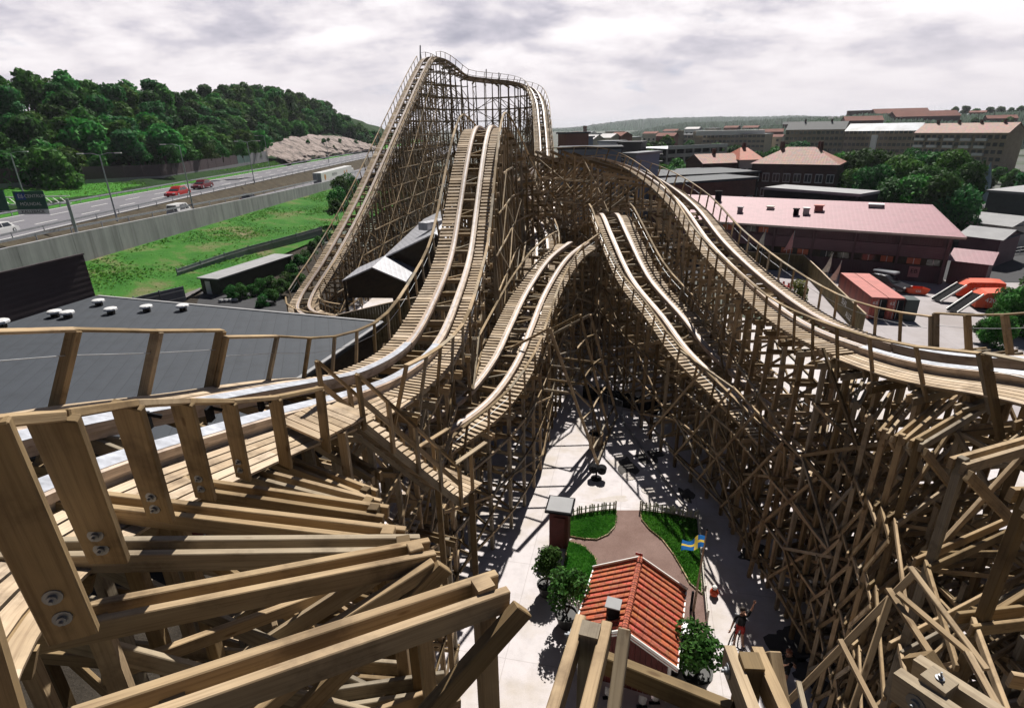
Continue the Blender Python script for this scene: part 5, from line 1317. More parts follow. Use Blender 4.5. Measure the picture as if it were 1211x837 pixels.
# lit spotlights below the camera
LM, nt_, b_ = new_mat('lamp_lens'); b_.inputs['Emission Color'].default_value = (1, .75, .72, 1); b_.inputs['Emission Strength'].default_value = 4; b_.inputs['Base Color'].default_value = (.9, .8, .8, 1)
for px, py, lab in ((719, 822, 'leftmost of three small white spotlights on the plaza in front of the cottage'), (759, 832, 'middle one of three small white spotlights in front of the cottage'), (774, 828, 'rightmost of three small white spotlights in front of the cottage')):
    q = G(px, py+3, 0); t = thing('spotlight', lab, 'spotlight', tuple(q), 'lit spotlights by the cottage')
    MB().board(q, Z(q, .22), .05, .05).obj('stand', BLACK, t); MB().board(q-(.2, 0, -.02), q+(.2, 0, .02), .12, .03).obj('foot', BLACK, t)
    ax = np.array([.35, .75, .6]); ax /= np.linalg.norm(ax); c = Z(q, .3)
    MB().lathe(c-ax*.12, [(.06, 0), (.13, .05), (.16, .26), (.15, .27), (.135, .25)], 16, .5, 0, ax).obj('housing', WHITEP, t)
    MB().lathe(c+ax*.125, [(.13, 0), (.11, .012), (.02, .02)], 14, .5, 0, ax).obj('lens', LM, t)

# ================================================================== PEOPLE
SKIN = flat('skin', (.50, .27, .18), .6, 0, .06, 8); CLB = flat('black_cloth', (.012, .012, .014), .9, 0, .3, 20); CLR = flat('red_cloth', (.42, .03, .025), .9, 0, .15, 20); HAIRM = flat('dark_hair', (.02, .013, .009), .7, 0, .3, 30); HAIRR = flat('reddish_hair', (.20, .07, .035), .7, 0, .3, 30); SHOE = flat('dark_shoes', (.02, .02, .022), .6)
def person(name, label, loc, rz, J, cloth, hair, s=1.0):
    """J: joint positions in metres (x right, y forward, z up) for one continuous skinned figure"""
    t = thing(name, label, 'person', loc, None, rz, True); t.scale = (s, s, s)
    verts = []; edges = []; rad = []; tagv = []
    def v(p, r, tg): verts.append(tuple(p)); rad.append(r); tagv.append(tg); return len(verts)-1
    def chain(start, pts):
        a = start
        for p, r, tg in pts: b = v(p, r, tg); edges.append((a, b)); a = b
        return a
    L = lambda a, b, k: tuple(np.array(a)+(np.array(b)-np.array(a))*k)
    pel = v(J['pelvis'], (.145, .105), 'hip')
    ch_ = chain(pel, [(L(J['pelvis'], J['chest'], .45), (.125, .095), 'torso'), (J['chest'], (.155, .105), 'torso'), (L(J['chest'], J['neck'], .8), (.09, .075), 'torso'), (J['neck'], (.052, .055), 'skin'), (L(J['neck'], J['head'], .55), (.065, .075), 'skin'), (J['head'], (.078, .098), 'skin'), (tuple(np.array(J['head'])+(0, 0, .095)), (.055, .068), 'skin')])
    chest = pel+2
    for sd in ('l', 'r'):
        hip = chain(pel, [(J['hip_'+sd], (.088, .09), 'hip'), (L(J['hip_'+sd], J['knee_'+sd], .5), (.075, .078), 'thigh'), (J['knee_'+sd], (.055, .058), 'knee'), (L(J['knee_'+sd], J['ank_'+sd], .35), (.05, .056), 'shin'), (J['ank_'+sd], (.036, .04), 'shin'), (J['toe_'+sd], (.042, .03), 'shoe')])
        wr = chain(chest+1, [(J['sho_'+sd], (.06, .06), 'sleeve'), (L(J['sho_'+sd], J['elb_'+sd], .5), (.047, .048), 'sleeve'), (J['elb_'+sd], (.038, .039), 'arm'), (L(J['elb_'+sd], J['wri_'+sd], .4), (.036, .036), 'arm'), (J['wri_'+sd], (.025, .022), 'arm')])
        w0 = np.array(J['wri_'+sd]); e = np.array(J['elb_'+sd]); d = (w0-e)/np.linalg.norm(w0-e); sx_ = np.cross(d, (0, 1, .3)); sx_ /= np.linalg.norm(sx_); nn = np.cross(sx_, d)
        palm = chain(wr, [(w0+d*.06, (.034, .018), 'skin')])
        for k, (o, ln) in enumerate(((-.03, .062), (-.01, .075), (.011, .07), (.03, .055))):
            chain(palm, [(w0+d*.095+sx_*o, (.010, .010), 'skin'), (w0+d*(.095+ln*.55)+sx_*o*1.15+nn*.012, (.009, .009), 'skin'), (w0+d*(.095+ln)+sx_*o*1.2+nn*.035, (.007, .007), 'skin')])
        chain(palm, [(w0+d*.055-sx_*.045, (.011, .011), 'skin'), (w0+d*.095-sx_*.065+nn*.015, (.009, .009), 'skin')])
    me = bpy.data.meshes.new('body'); me.from_pydata(verts, edges, []); me.update()
    o = bpy.data.objects.new('body', me); COL.objects.link(o); o.modifiers.new('skin', 'SKIN'); 
    for i, rr in enumerate(rad): sv = me.skin_vertices[0].data[i]; sv.radius = rr; sv.use_root = (i == 0)
    o.modifiers.new('sub', 'SUBSURF').levels = 2
    dg = bpy.context.evaluated_depsgraph_get(); m2 = bpy.data.meshes.new_from_object(o.evaluated_get(dg)); bpy.data.objects.remove(o)
    mats = []; idx = {}
    for tg, mt in cloth.items():
        if mt not in mats: mats.append(mt)
        idx[tg] = mats.index(mt)
    m2.materials.clear()
    for mt in mats: m2.materials.append(mt)
    V = np.array(verts)
    for pz in m2.polygons:
        c = np.array(pz.center); i = int(np.argmin(((V-c)**2).sum(1))); pz.material_index = idx[tagv[i]]; pz.use_smooth = True
    b = bpy.data.objects.new('body', m2); COL.objects.link(b); b.parent = t
    h = np.array(J['head']); f = np.array(J.get('face', (0, 1, 0)), float); f /= np.linalg.norm(f); rt_ = np.cross(f, (0, 0, 1))
    mb = MB(); mb.lathe(h-f*.018+(0, 0, .0), [(.088, 0), (.102, .04), (.098, .085), (.07, .125), (.01, .145)], 14, .5, 0, np.array([0, 0, 1.])-f*.35); mb.obj('hair', hair, t, True, (0, 0, 0))
    fc = MB(); fc.lathe(h+f*.09+(0, 0, -.005), [(.016, 0), (.01, .022), (.003, .03)], 8, .5, 0, f)
    for sd in (-1, 1): fc.lathe(h+rt_*sd*.082, [(.022, 0), (.018, .018), (.004, .022)], 8, .5, 0, rt_*sd)
    fc.obj('nose_and_ears', SKIN, t, True, (0, 0, 0))
    ey = MB()
    for sd in (-1, 1): ey.lathe(h+f*.088+rt_*sd*.032+(0, 0, .025), [(.012, 0), (.008, .008)], 8, .5, 0, f)
    ey.lathe(h+f*.083+(0, 0, -.05), [(.02, 0), (.012, .006)], 8, .5, 0, f); ey.obj('eyes_and_mouth', HAIRM, t, False, (0, 0, 0))
    return t
S1 = 1.12
q = G(872, 763); Jw = dict(pelvis=(0, 0, .95), chest=(.02, .02, 1.3), neck=(.02, .03, 1.5), head=(.02, .05, 1.63), face=(.3, -.8, .35), hip_l=(-.1, 0, .88), hip_r=(.1, 0, .88), knee_l=(-.12, .06, .5), knee_r=(.13, .02, .5), ank_l=(-.13, 0, .08), ank_r=(.16, -.06, .08), toe_l=(-.15, -.16, .04), toe_r=(.2, -.2, .04),
    sho_l=(-.19, .02, 1.42), sho_r=(.21, .02, 1.43), elb_l=(-.32, -.06, 1.16), elb_r=(.33, .06, 1.68), wri_l=(-.42, -.16, 1.0), wri_r=(.36, .04, 1.93))
person('person', 'person in black top and red shorts raising one arm beside a bicycle', tuple(q), 0, Jw, dict(hip=CLR, thigh=CLR, knee=SKIN, shin=SKIN, shoe=SHOE, torso=CLB, sleeve=CLB, arm=SKIN, skin=SKIN), HAIRM, S1)
q2 = G(924, 812); Jp = dict(pelvis=(0, 0, .95), chest=(0, -.02, 1.3), neck=(0, -.02, 1.5), head=(-.02, -.05, 1.63), face=(-.55, -.8, .3), hip_l=(-.1, 0, .88), hip_r=(.1, 0, .88), knee_l=(-.14, -.08, .5), knee_r=(.13, .04, .5), ank_l=(-.15, 0, .08), ank_r=(.15, .1, .08), toe_l=(-.24, -.14, .04), toe_r=(.1, -.05, .04),
    sho_l=(-.19, -.02, 1.42), sho_r=(.19, 0, 1.42), elb_l=(-.34, -.22, 1.26), elb_r=(.14, -.28, 1.24), wri_l=(-.24, -.38, 1.5), wri_r=(-.02, -.40, 1.5))
person('person', 'person in dark shirt and dark shorts holding a camera up by the right trestle', tuple(q2), 0, Jp, dict(hip=CLB, thigh=CLB, knee=SKIN, shin=SKIN, shoe=SHOE, torso=CLB, sleeve=CLB, arm=SKIN, skin=SKIN), HAIRR, S1)
cpos = np.array(q2)+np.array([-.15, -.47, 1.60])*S1; mb = MB(); mb.box(cpos, (.14, .07, .10), .4); mb.lathe(cpos+(-.02, -.04, 0), [(.035, 0), (.04, .07), (.03, .08)], 12, .5, 0, (-.5, -.8, .3)); o = mb.obj('camera_body', BLACK, None, loc=tuple(cpos)); o.name = 'hand_camera'; tag(o, 'small black camera held up by the dark dressed person', 'camera')
# bicycle, held nearly end-on to the viewer
bq = np.array(G(864, 768)); bd = np.array([.66, .75, 0]); bd /= np.linalg.norm(bd); t = thing('bicycle', 'black bicycle held upright by the person in red shorts', 'bicycle', tuple(bq))
rw_ = .47; wc = [bq+bd*.0+(0, 0, rw_), bq+bd*1.15+(0, 0, rw_)]; sdb = np.array([bd[1], -bd[0], 0])
for c in wc:
    pts = [c+(bd*math.cos(a)+np.array([0, 0, 1])*math.sin(a))*rw_ for a in np.linspace(0, 2*math.pi, 33)]
    wh = MB().tube(pts, .028, 8).obj('wheel', RUBBER, t); sp = MB()
    for a in np.linspace(0, math.pi, 9)[:-1]: v_ = (bd*math.cos(a)+np.array([0, 0, 1])*math.sin(a))*rw_; sp.board(c-v_, c+v_, .006, .006)
    sp.obj('spokes', GALV, wh)
bb = bq+bd*.5+(0, 0, .32); st_ = bq+bd*.38+(0, 0, .92); hd = bq+bd*.98+(0, 0, .95)
fm = MB()
for a, b in ((bb, st_), (bb, hd), (st_, hd), (wc[0], bb), (wc[0], st_), (hd, wc[1])): fm.tube([a, b], .02, 8)
fm.obj('frame', BLACK, t); MB().board(st_-bd*.14+(0, 0, .06), st_+bd*.14+(0, 0, .06), .16, .06).obj('saddle', BLACK, t); MB().tube([hd+sdb*.3+(0, 0, .1)-bd*.1, hd+(0, 0, .12), hd-sdb*.3+(0, 0, .1)-bd*.1], .016, 8).obj('handlebar', GALV, t)
# ================================================================== BUILDINGS
def wallquad(mb, a, b, z0, z1, mi=0): mb.poly([(a[0], a[1], z0), (b[0], b[1], z0), (b[0], b[1], z1), (a[0], a[1], z1)], mi=mi)
def block(name, label, cat, a, b, depth, ze, wallm, roofm, roof='gable', rh=3.0, z0=-.5, win=None, winmat=None, group=None, over=.4, axis=None, chim=0, frames=False):
    """rectangular building: front wall from a to b (plan), going back by depth"""
    a = np.array([a[0], a[1], 0.]); b = np.array([b[0], b[1], 0.]); d = b-a; L = np.linalg.norm(d); d = d/L; n = np.array([-d[1], d[0], 0.])
    if n@np.array([a[0], a[1], 0]) < 0: n = -n
    t = thing(name, label, cat, (*((a+b)/2)[:2], max(z0, 0)), group)
    c, e = b+n*depth, a+n*depth; mb = MB()
    for p, q in ((a, b), (b, c), (c, e), (e, a)): wallquad(mb, p, q, z0, ze)
    if roof == 'gable' :
        m0 = (a+e)/2; m1 = (b+c)/2
        for p, q, m_ in ((a, e, m0), (b, c, m1)): mb.poly([(p[0], p[1], ze), (q[0], q[1], ze), (m_[0], m_[1], ze+rh)])
    mb.obj('walls', wallm, t)
    mb = MB(); o = over; A, B_2, C_2, E_2 = a-d*o-n*o, b+d*o-n*o, c+d*o+n*o, e-d*o+n*o; ev = lambda p: (p[0], p[1], ze+.02)
    if roof == 'flat':
        mb.poly([(p[0], p[1], ze+.35) for p in (A, B_2, C_2, E_2)])
        for p, q in ((A, B_2), (B_2, C_2), (C_2, E_2), (E_2, A)): wallquad(mb, p, q, ze-.1, ze+.35)
    else:
        ins = 0 if roof == 'gable' else min(depth/2, L*.4)
        m0 = (A+E_2)/2+d*ins; m1 = (B_2+C_2)/2-d*ins; up = lambda m_: (m_[0], m_[1], ze+rh+.1)
        mb.poly([ev(A), ev(B_2), up(m1), up(m0)]); mb.poly([ev(C_2), ev(E_2), up(m0), up(m1)])
        if roof == 'hip': mb.poly([ev(B_2), ev(C_2), up(m1)]); mb.poly([ev(E_2), ev(A), up(m0)])
        mb.poly([ev(E_2), ev(C_2), ev(B_2), ev(A)])
    rf = mb.obj('roof', roofm, t)
    for k in range(chim):
        q = (a+e)/2+d*L*(k+.6)/(chim+.2); MB().board((q[0], q[1], ze+rh*.5), (q[0], q[1], ze+rh+1.3), 1.0, .7).obj('chimney', BRICKD, rf)
    if win:
        rows, cols, ww, wh, zb, dz = win
        proto = {}
        for side, (p, q, ln) in enumerate(((a, b, L), (e, a, depth))):
            dd = (q-p)/np.linalg.norm(q-p); nn = np.array([dd[1], -dd[0], 0]); cs = cols if side == 0 else max(1, int(cols*depth/L*.8))
            if nn@(p-(a+c)/2) < 0: nn = -nn
            for r_ in range(rows):
                for k in range(cs):
                    pos = p+dd*ln*(k+.5)/cs+nn*.04; zc = zb+dz*r_
                    if side not in proto:
                        m_ = MB(); m_.board(-dd*ww/2, dd*ww/2, .08, wh); proto[side] = [m_.mesh('window', SIGNW if frames else (winmat or GLASS))]
                        if frames:
                            m_ = MB(); m_.board(-dd*ww*.42+nn*.045, -dd*ww*.04+nn*.045, .03, wh*.8); m_.board(dd*ww*.04+nn*.045, dd*ww*.42+nn*.045, .03, wh*.8); proto[side].append(m_.mesh('pane', GLASS))
                    o_ = bpy.data.objects.new('window', proto[side][0]); COL.objects.link(o_); o_.parent = t; lp = np.array([pos[0], pos[1], zc])-np.array(t.location); o_.location = lp
                    if frames: o2 = bpy.data.objects.new('pane', proto[side][1]); COL.objects.link(o2); o2.parent = o_
    return t
def fblock(name, label, cat, pl, pr, ye, fl, fr, depth, wallm, roofm, **k):
    a = F(pl, ye[0] if isinstance(ye, tuple) else ye, fl); b = F(pr, ye[1] if isinstance(ye, tuple) else ye, fr)
    return block(name, label, cat, a, b, depth, (a[2]+b[2])/2, wallm, roofm, **k)

# pink roofed hall
A = np.array([30.8, 86.4, 6.3]); B2 = np.array([56.3, 70.0, 6.3]); dv_ = np.array([.30, .95, 0])*13.5; zr_ = F(1097, 242, 83)[2]
t = thing('pink_roof_hall', 'long hall with a pink sheet roof and mauve timber front', 'hall', (44, 80, 0)); ex = (B2-A)/np.linalg.norm(B2-A)
A0 = A-ex*6; Dd, Cc = A0+dv_, B2+dv_; Dd[2] = Cc[2] = zr_
mb = MB(); mb.poly([A0, B2, Cc, Dd]); q = [A0, B2, Cc, Dd]
bk_ = np.array([.3, .95, 0])*9; mb.poly([Dd, Cc, Cc+bk_+(0, 0, -1.5), Dd+bk_+(0, 0, -1.5)]); mb.obj('roof', PINKR, t)
MB().board(A0+(0, 0, -.12), B2+(0, 0, -.12), .08, .28).obj('fascia', flat('cream_trim', (.42, .36, .33), .6), t); MB().board(B2+(0, 0, -.1), Cc+(0, 0, -.1), .08, .26).obj('verge_board', flat('pink_trim', (.40, .24, .26), .6), t)
nf = np.array([ex[1], -ex[0], 0]); nf = nf if nf@A < 0 else -nf; w0 = A0-nf*1.1; w1 = B2-nf*1.1-ex*1.2
for z0, z1, mt, off, nm in ((0, 2.2, MAUVED, 0, 'base_wall'), (2.2, 3.2, DARKW, -.1, 'window_band'), (3.2, 4.75, MAUVE, .12, 'balcony_front'), (4.75, 6.15, MAUVED, -.02, 'upper_wall')):
    m_ = MB(); m_.board(np.array([*w0[:2], (z0+z1)/2])+nf*off, np.array([*w1[:2], (z0+z1)/2])+nf*off, .2, z1-z0-.01); m_.obj(nm, mt, t)
MB().board(np.array([*w1[:2], 3.1])-nf*.2, np.array([*(w1+dv_*.95)[:2], 3.1]), .2, 6.1).obj('end_wall', MAUVED, t)
Lw = np.linalg.norm(w1-w0)
for k in range(8):
    p = w0+ex*(Lw-.3-k*5.1)
    if (p-w0)@ex < 0: break
    MB().board(np.array([*p[:2], 0])+nf*.3, np.array([*p[:2], 6.1])+nf*.3, .3, .3, nf).obj('column', MAUVED, t); MB().board(np.array([*p[:2], 4.6])+nf*.35, np.array([*p[:2], 6.1])+nf*1.0, .18, .18, ex).obj('roof_brace', MAUVED, t)
    for dx, z, ww, mt in ((1.1, 2.7, 1.4, WINORANGE if k % 2 else GLASS), (3.2, 2.7, 1.5, GLASS if k % 3 else WINORANGE), (1.6, 5.45, 1.3, WINORANGE if k > 3 else None), (3.3, 5.45, 1.3, GLASS if k > 3 else None)):
        if mt is None: continue
        q = p-ex*dx+nf*(.05 if z < 4 else .12); o_ = MB().board(np.array([*q[:2], z])-ex*ww/2, np.array([*q[:2], z])+ex*ww/2, .1, .75).obj('window', mt, t)
        MB().board(np.array([*q[:2], z])+nf*.06-ex*.03, np.array([*q[:2], z])+nf*.06+ex*.03, .03, .75).obj('glazing_bar', SIGNW, o_)
ps = w0+ex*(Lw-3.2)+nf*.14; pm = MB(); pm.board(np.array([*ps[:2], 1.3])-ex*.6, np.array([*ps[:2], 1.3])+ex*.6, .06, 1.4); s_ = pm.obj('poster', flat('poster_pink', (.50, .22, .22), .6, 0, .1, 4), t)
letter('EB', .75, BLACK, np.array([*ps[:2], 1.4])+nf*.05, ex, (0, 0, 1), s_)
def on_roof(px, py): # roof plane point
    d = ray(px, py); nrm = np.cross(B2-A0, Dd-A0); return CC+d*((A0-CC)@nrm)/(d@nrm)
for k, (px, py, sx_, hz_, mt, lab) in enumerate(((849, 237, .9, 1.5, BLACK, 'tall black chimney box at the left of the pink roof'), (875, 251, .7, .8, TROW, 'small grey roof box left of the middle of the pink roof'), (911, 247, .9, .4, LIGHTS, 'low pale roof hatch beside the wire mast on the pink roof'), (941, 254, .7, .9, BLACK, 'dark roof box left of the wire cage on the pink roof'), (953, 253, .8, .9, GALV, 'wire framed fan unit on the pink roof'), (968, 249, 1.1, .8, CONTTOP, 'reddish box vent right of the fan unit on the pink roof'), (1036, 244, 1.6, .35, GALV, 'flat grey skylight near the right end of the pink ridge'))):
    q = on_roof(px, py); m_ = MB(); m_.box(Z(q, hz_/2-.1), (sx_, sx_*.8, hz_), -.55); m_.box(Z(q, hz_-.05), (sx_*1.25, sx_*1.05, .12), -.55); o = m_.obj('roof_unit', mt, None, loc=tuple(q)); tag(o, lab, 'roof vent', 'units on the pink roof')
# annex
block('annex', 'small pink roofed annex with a dark doorway at the right end of the pink hall', 'annex', w1+ex*.5+nf*-1.0, w1+ex*4.3-nf*.2, 6, 3.0, MAUVED, PINKR, 'gable', 1.0)
q = w1+ex*2.6+nf*.0; 
# containers
P1, P2, P3_ = G(994, 323, 2.4), G(1031, 352, 2.4), G(1071, 353.5, 2.4); lv = P2-P1; wv_ = (P3_-P2)/2; wv_ = wv_-lv*((wv_@lv)/(lv@lv))*.6
for k, lab in enumerate(('left one of two rusty red shipping containers behind the olive fence', 'right one of two rusty red shipping containers, its doors open')):
    o0 = P1+wv_*k*1.02; t = thing('shipping_container', lab, 'container', tuple((o0+lv/2)*(1, 1, 0)), 'red shipping containers')
    mid = o0+wv_/2*.98; W_ = np.linalg.norm(wv_)*.97
    MB().board(Z(mid, -1.2), Z(mid+lv, -1.2), W_, 2.3).obj('body', CONTRED, t); MB().board(Z(mid, .01), Z(mid+lv, .01), W_, .1).obj('roof', CONTTOP, t)
    en = mid+lv; ld = lv/np.linalg.norm(lv); wd = wv_/np.linalg.norm(wv_)
    for s_ in (-1, 1):
        dr = MB().board(Z(en+wd*s_*W_*.25+ld*.03, -1.2)-wd*W_*.23, Z(en+wd*s_*W_*.25+ld*.03, -1.2)+wd*W_*.23, .06, 2.15).obj('door', CONTRED if s_ < 0 else BLACK, t)  # right leaf is black to paint in the dark gap of the open door
        MB().board(Z(en+wd*s_*W_*.1+ld*.08, -2.2), Z(en+wd*s_*W_*.1+ld*.08, -.2), .04, .04).obj('lock_bar', GALV, dr)
    letter('62', .45, WHITEP, Z(en-wd*W_*.25+ld*.09, -.55), wd, (0, 0, 1), t)
o0 = P1+wv_*2.05+lv*.86; m_ = MB(); m_.board(Z(o0+wv_*.4, -1.2), Z(o0+wv_*.4+lv*.15, -1.2), np.linalg.norm(wv_)*.75, 2.3); o = m_.obj('door_leaf', flat('slate_paint', (.035, .05, .05), .5), None, loc=tuple(o0*(1, 1, 0))); o.name = 'equipment_cabinet'; tag(o, 'dark slate steel cabinet standing right of the red shipping containers', 'cabinet')
# orange compactors with loading ramps
for k, (bx, by, ex_, ey_, fx, fy, tx, ty, lab, num) in enumerate(((1131, 352, 1186, 356, 1107, 356, 1138, 337, 'orange waste compactor farther from the camera with a black loading ramp', '42'), (1152, 366, 1202, 369, 1126, 369, 1157, 348, 'orange waste compactor nearer the camera with a black loading ramp', '4205'))):
    a = G(bx, by); b = G(ex_, ey_); t = thing('waste_compactor', lab, 'compactor', tuple((a+b)/2), 'orange compactors in the yard'); d = (b-a)/np.linalg.norm(b-a); n = np.array([-d[1], d[0], 0]); n = n if n[1] > 0 else -n
    L_ = np.linalg.norm(b-a); hh = 2.1; wd_ = 2.3; mb = MB()
    prof = [(0, .25), (0, 1.25), (L_*.22, 1.95), (L_*.75, hh), (L_*.97, hh-.05), (L_, .9), (L_*.96, .25)]
    for i in range(len(prof)):
        (x0, z0), (x1, z1) = prof[i], prof[(i+1) % len(prof)]; mb.poly([a+d*x0+(0, 0, z0), a+d*x1+(0, 0, z1), a+d*x1+n*wd_+(0, 0, z1), a+d*x0+n*wd_+(0, 0, z0)][::-1])
    for s_ in (0, wd_): mb.poly([a+d*x+n*s_+(0, 0, z) for x, z in prof])
    mb.obj('body', ORANGE, t); rb = MB()
    for i in range(7): x = L_*(.25+.1*i); rb.board(a+d*x-n*.05+(0, 0, .3), a+d*x-n*.05+(0, 0, 1.9), .12, .1)
    rb.obj('ribs', ORANGE, t); MB().board(a+d*.2+n*wd_/2+(0, 0, .12), b-d*.2+n*wd_/2+(0, 0, .12), 1.8, .2).obj('skid', BLACK, t)
    letter(num, .7, WHITEP, a+d*L_*.36-n*.12+(0, 0, 1.15), d, (0, 0, 1), t); MB().board(b-d*.6-n*.07+(0, 0, 1.0), b-d*.15-n*.07+(0, 0, 1.0), .03, .7).obj('notice', SIGNW, t)
    f0 = G(fx, fy, .15); f1 = G(tx, ty, 1.95); w_ = n*.75; 
    rp = MB().board(f0+w_*.2, f1+w_*.2, 1.2, .08).obj('ramp', BLACK, t)
    nr = np.cross(f1-f0, (0, 0, 1)); nr /= np.linalg.norm(nr)
    for s_ in (-1, 1): MB().board(f0+w_*.2+nr*s_*.66+(0, 0, .1), f1+w_*.2+nr*s_*.66+(0, 0, .1), .10, .22).obj('ramp_side', SIGNW, rp)
q = G(1080, 347); t = thing('skip', 'small orange skip with white markings beside the plum wall', 'skip', tuple(q)); mb = MB(); pr_ = [(-1.3, .8), (-.95, .1), (.95, .1), (1.3, .8)]
for s_ in (-.7, .7): mb.poly([(q[0]+x*.9, q[1]+s_-x*.35, z) for x, z in pr_])
for i in range(3): (x0, z0), (x1, z1) = pr_[i], pr_[i+1]; mb.poly([(q[0]+x0*.9, q[1]-.7-x0*.35, z0), (q[0]+x1*.9, q[1]-.7-x1*.35, z1), (q[0]+x1*.9, q[1]+.7-x1*.35, z1), (q[0]+x0*.9, q[1]+.7-x0*.35, z0)])
mb.obj('hull', ORANGE, t); letter('420', .38, WHITEP, q+(0, -.74, .45), (.93, -.36, 0), (0, 0, 1), t)
car(tuple(G(1046, 341)), R(-62), CDARK, 'dark parked car with a pale roof rack box by the plum wall', 'parked', s=1.25)
q = G(1044, 338); m_ = MB(); m_.board(Z(q, 1.95)+(-.8, 1.0, 0), Z(q, 1.95)+(.6, -1.4, 0), 1.3, .3); o = m_.obj('roof_box', CSILV, None, loc=tuple(q), bevel=.1); tag(o, 'silver blue roof box on top of the dark parked car', 'roof box')
# olive fence, lettering, pennants
tf = thing('olive_fence', 'olive board fence with white lettering descending beside the red containers', 'fence', tuple(G(951, 330)))
fp_ = [G(884, 298, 2.3), G(918, 300, 2.3), G(951, 302, 2.3), G(970, 320, 2.3), G(990, 340, 2.3), G(1010, 359, 2.3), G(1024, 372, 2.3)]
for a, b in zip(fp_[:-1], fp_[1:]):
    n_ = 14; mb = MB()
    for k in range(n_): p = a+(b-a)*k/n_; q = a+(b-a)*(k+.95)/n_; mb.board(((p+q)/2)*(1, 1, 0), (p+q)/2, np.linalg.norm(q-p), .05, np.cross(b-a, (0, 0, 1)))
    mb.obj('boards', OLIVEW, tf); MB().board(Z(a, .05), Z(b, .05), .16, .07).obj('capping', DECKW, tf)
a, b = fp_[4], fp_[6]; d = (b-a)/np.linalg.norm(b-a); n = np.cross(d, (0, 0, 1)); n = n if n[0] < 0 else -n
letter('SEAL', .9, SIGNW, (a+(b-a)*.35)+n*.06+(0, 0, -.75), d, (0, 0, 1), tf); letter('ALLE', .9, SIGNW, (a+(b-a)*.55)+n*.06+(0, 0, -1.65), d, (0, 0, 1), tf)
PENN = flat('pennant_cream', (.62, .60, .50), .8, 0, .2, 2); PENR = flat('pennant_pink', (.58, .30, .30), .8, 0, .2, 2)
for k, (bx, by, ty, lab) in enumerate(((897, 318, 271, 'cream pennant on a thin pole, leftmost of the four before the pink hall'), (930, 320, 273, 'pinkish pennant on a thin pole, second from the left before the pink hall'), (976, 334, 299, 'cream pennant beside the containers, left one of the right pair'), (986, 342, 308, 'cream pennant nearest the red containers, right one of the right pair'))):
    b_ = G(bx, by); tz = F(bx+8, ty, b_[1])[2]; t = thing('pennant', lab, 'pennant', tuple(b_), 'pennants before the pink hall')
    tp = np.array([b_[0]+.3, b_[1], tz]); MB().tube([b_, tp], .04, 6).obj('pole', GALV, t); mb = MB()
    for j in range(8): u0, u1 = j/8, (j+1)/8; pf2 = lambda u, v: tp+np.array([-.05-1.2*u*v, .12*math.sin(u*5+k), -2.6*u*.98-.2*v]); mb.poly([pf2(u0, 0), pf2(u1, 0), pf2(u1, 1), pf2(u0, 1)])
    mb.obj('cloth', PENR if k == 1 else PENN, t)
q = G(942, 364); YT = tree_proto(77, 3.2, 1.2, 1500, .11, LEAFY, lob=8, low=.3); put_tree(YT, tuple(q), 1.15, 0, 'young_tree', 'young tree with sparse yellow green leaves by the olive fence', 'tree')
q = G(925, 315); put_tree(BT[0], tuple(q+(0, -1, .5)), 1.2, 1, 'climbing_shrub', 'small green climber on the olive fence below the pennants', 'shrub')
for k in range(4): # stacked red chairs by the fence
    q = G(916+k*6, 338+k*2); m_ = MB(); m_.box(Z(q, .45), (.55, .5, .06), .3); m_.board(Z(q, .45)+(-.1, .25, 0), Z(q, .95)+(-.1, .35, 0), .5, .05)
    for dx in (-.22, .22):
        for dy in (-.2, .2): m_.board(q+(dx, dy, 0), q+(dx, dy, .45), .05, .05)
    o = m_.obj('red_chair', CRED, None, loc=tuple(q)); tag(o, 'red chair in the row behind the right track by the olive fence', 'chair', 'red chairs by the olive fence')
for k, (px, py, s) in enumerate(((1186, 384, .42), (1204, 398, .50), (1160, 405, .30), (1215, 372, .5), (1176, 412, .34))):
    q = G(px, py); put_tree(MT[k % 3], tuple(q), s*(1 if k != 2 else .8), k*2., 'yard_tree', ['leafy tree before the nearer orange compactor', 'dense leafy tree at the right edge below the compactors', 'low spreading bush left of the trees at the right edge', 'tall leafy tree cut by the right edge beside the compactors', 'small leafy tree just above the right handrail'][k], 'tree', 'trees at the right edge of the yard')
q = G(1190, 392); m_ = MB(); m_.lathe(q, [(.6, 0), (.8, .3), (.5, .6), (.1, .7)], 9); o = m_.obj('red_mound', CONTTOP, None, loc=tuple(q)); o.name = 'tarpaulin_heap'; tag(o, 'small reddish covered heap among the bushes at the right edge', 'heap')

# ------------------------------------------------------------------ nearer town on the right
NW = dict(frames=True)
fblock('brick_house', 'dark red brick house with a hipped faded tile roof and white windows', 'house', 890, 991, (192, 197), 138, 128, 12.5, BRICKD, TILEF, roof='hip', rh=3.3, win=(3, 8, 1.5, 1.9, 1.6, 3.3), frames=True, chim=2)
fblock('brick_wing', 'grey sided rear wing with a red hip roof and chimney stack behind the brick house', 'house', 876, 902, (188, 190), 151, 151, 12, LIGHTS, TILE, roof='hip', rh=2.6, win=(3, 3, 1.2, 1.6, 2, 3.2), chim=1)
fblock('low_factory', 'long low red brick building with dark stepped flat roofs behind the pink hall', 'building', 783, 894, (214, 216), 112, 122, 9, BRICKR, FELT, roof='flat', win=(1, 9, 1.6, 1.4, 5.2, 1), frames=True)
fblock('low_factory', 'dark flat roofed rear range with pale roof edges behind the brick building', 'building', 775, 897, (206, 208), 128, 136, 16, DARKW, FELT, roof='flat')
fblock('dark_hall', 'black sloping hall roof with a pale edge in front of the brick house', 'hall', 905, 1016, (220, 236), 112, 98, 7, BLACK, TROW, roof='flat', over=.1)
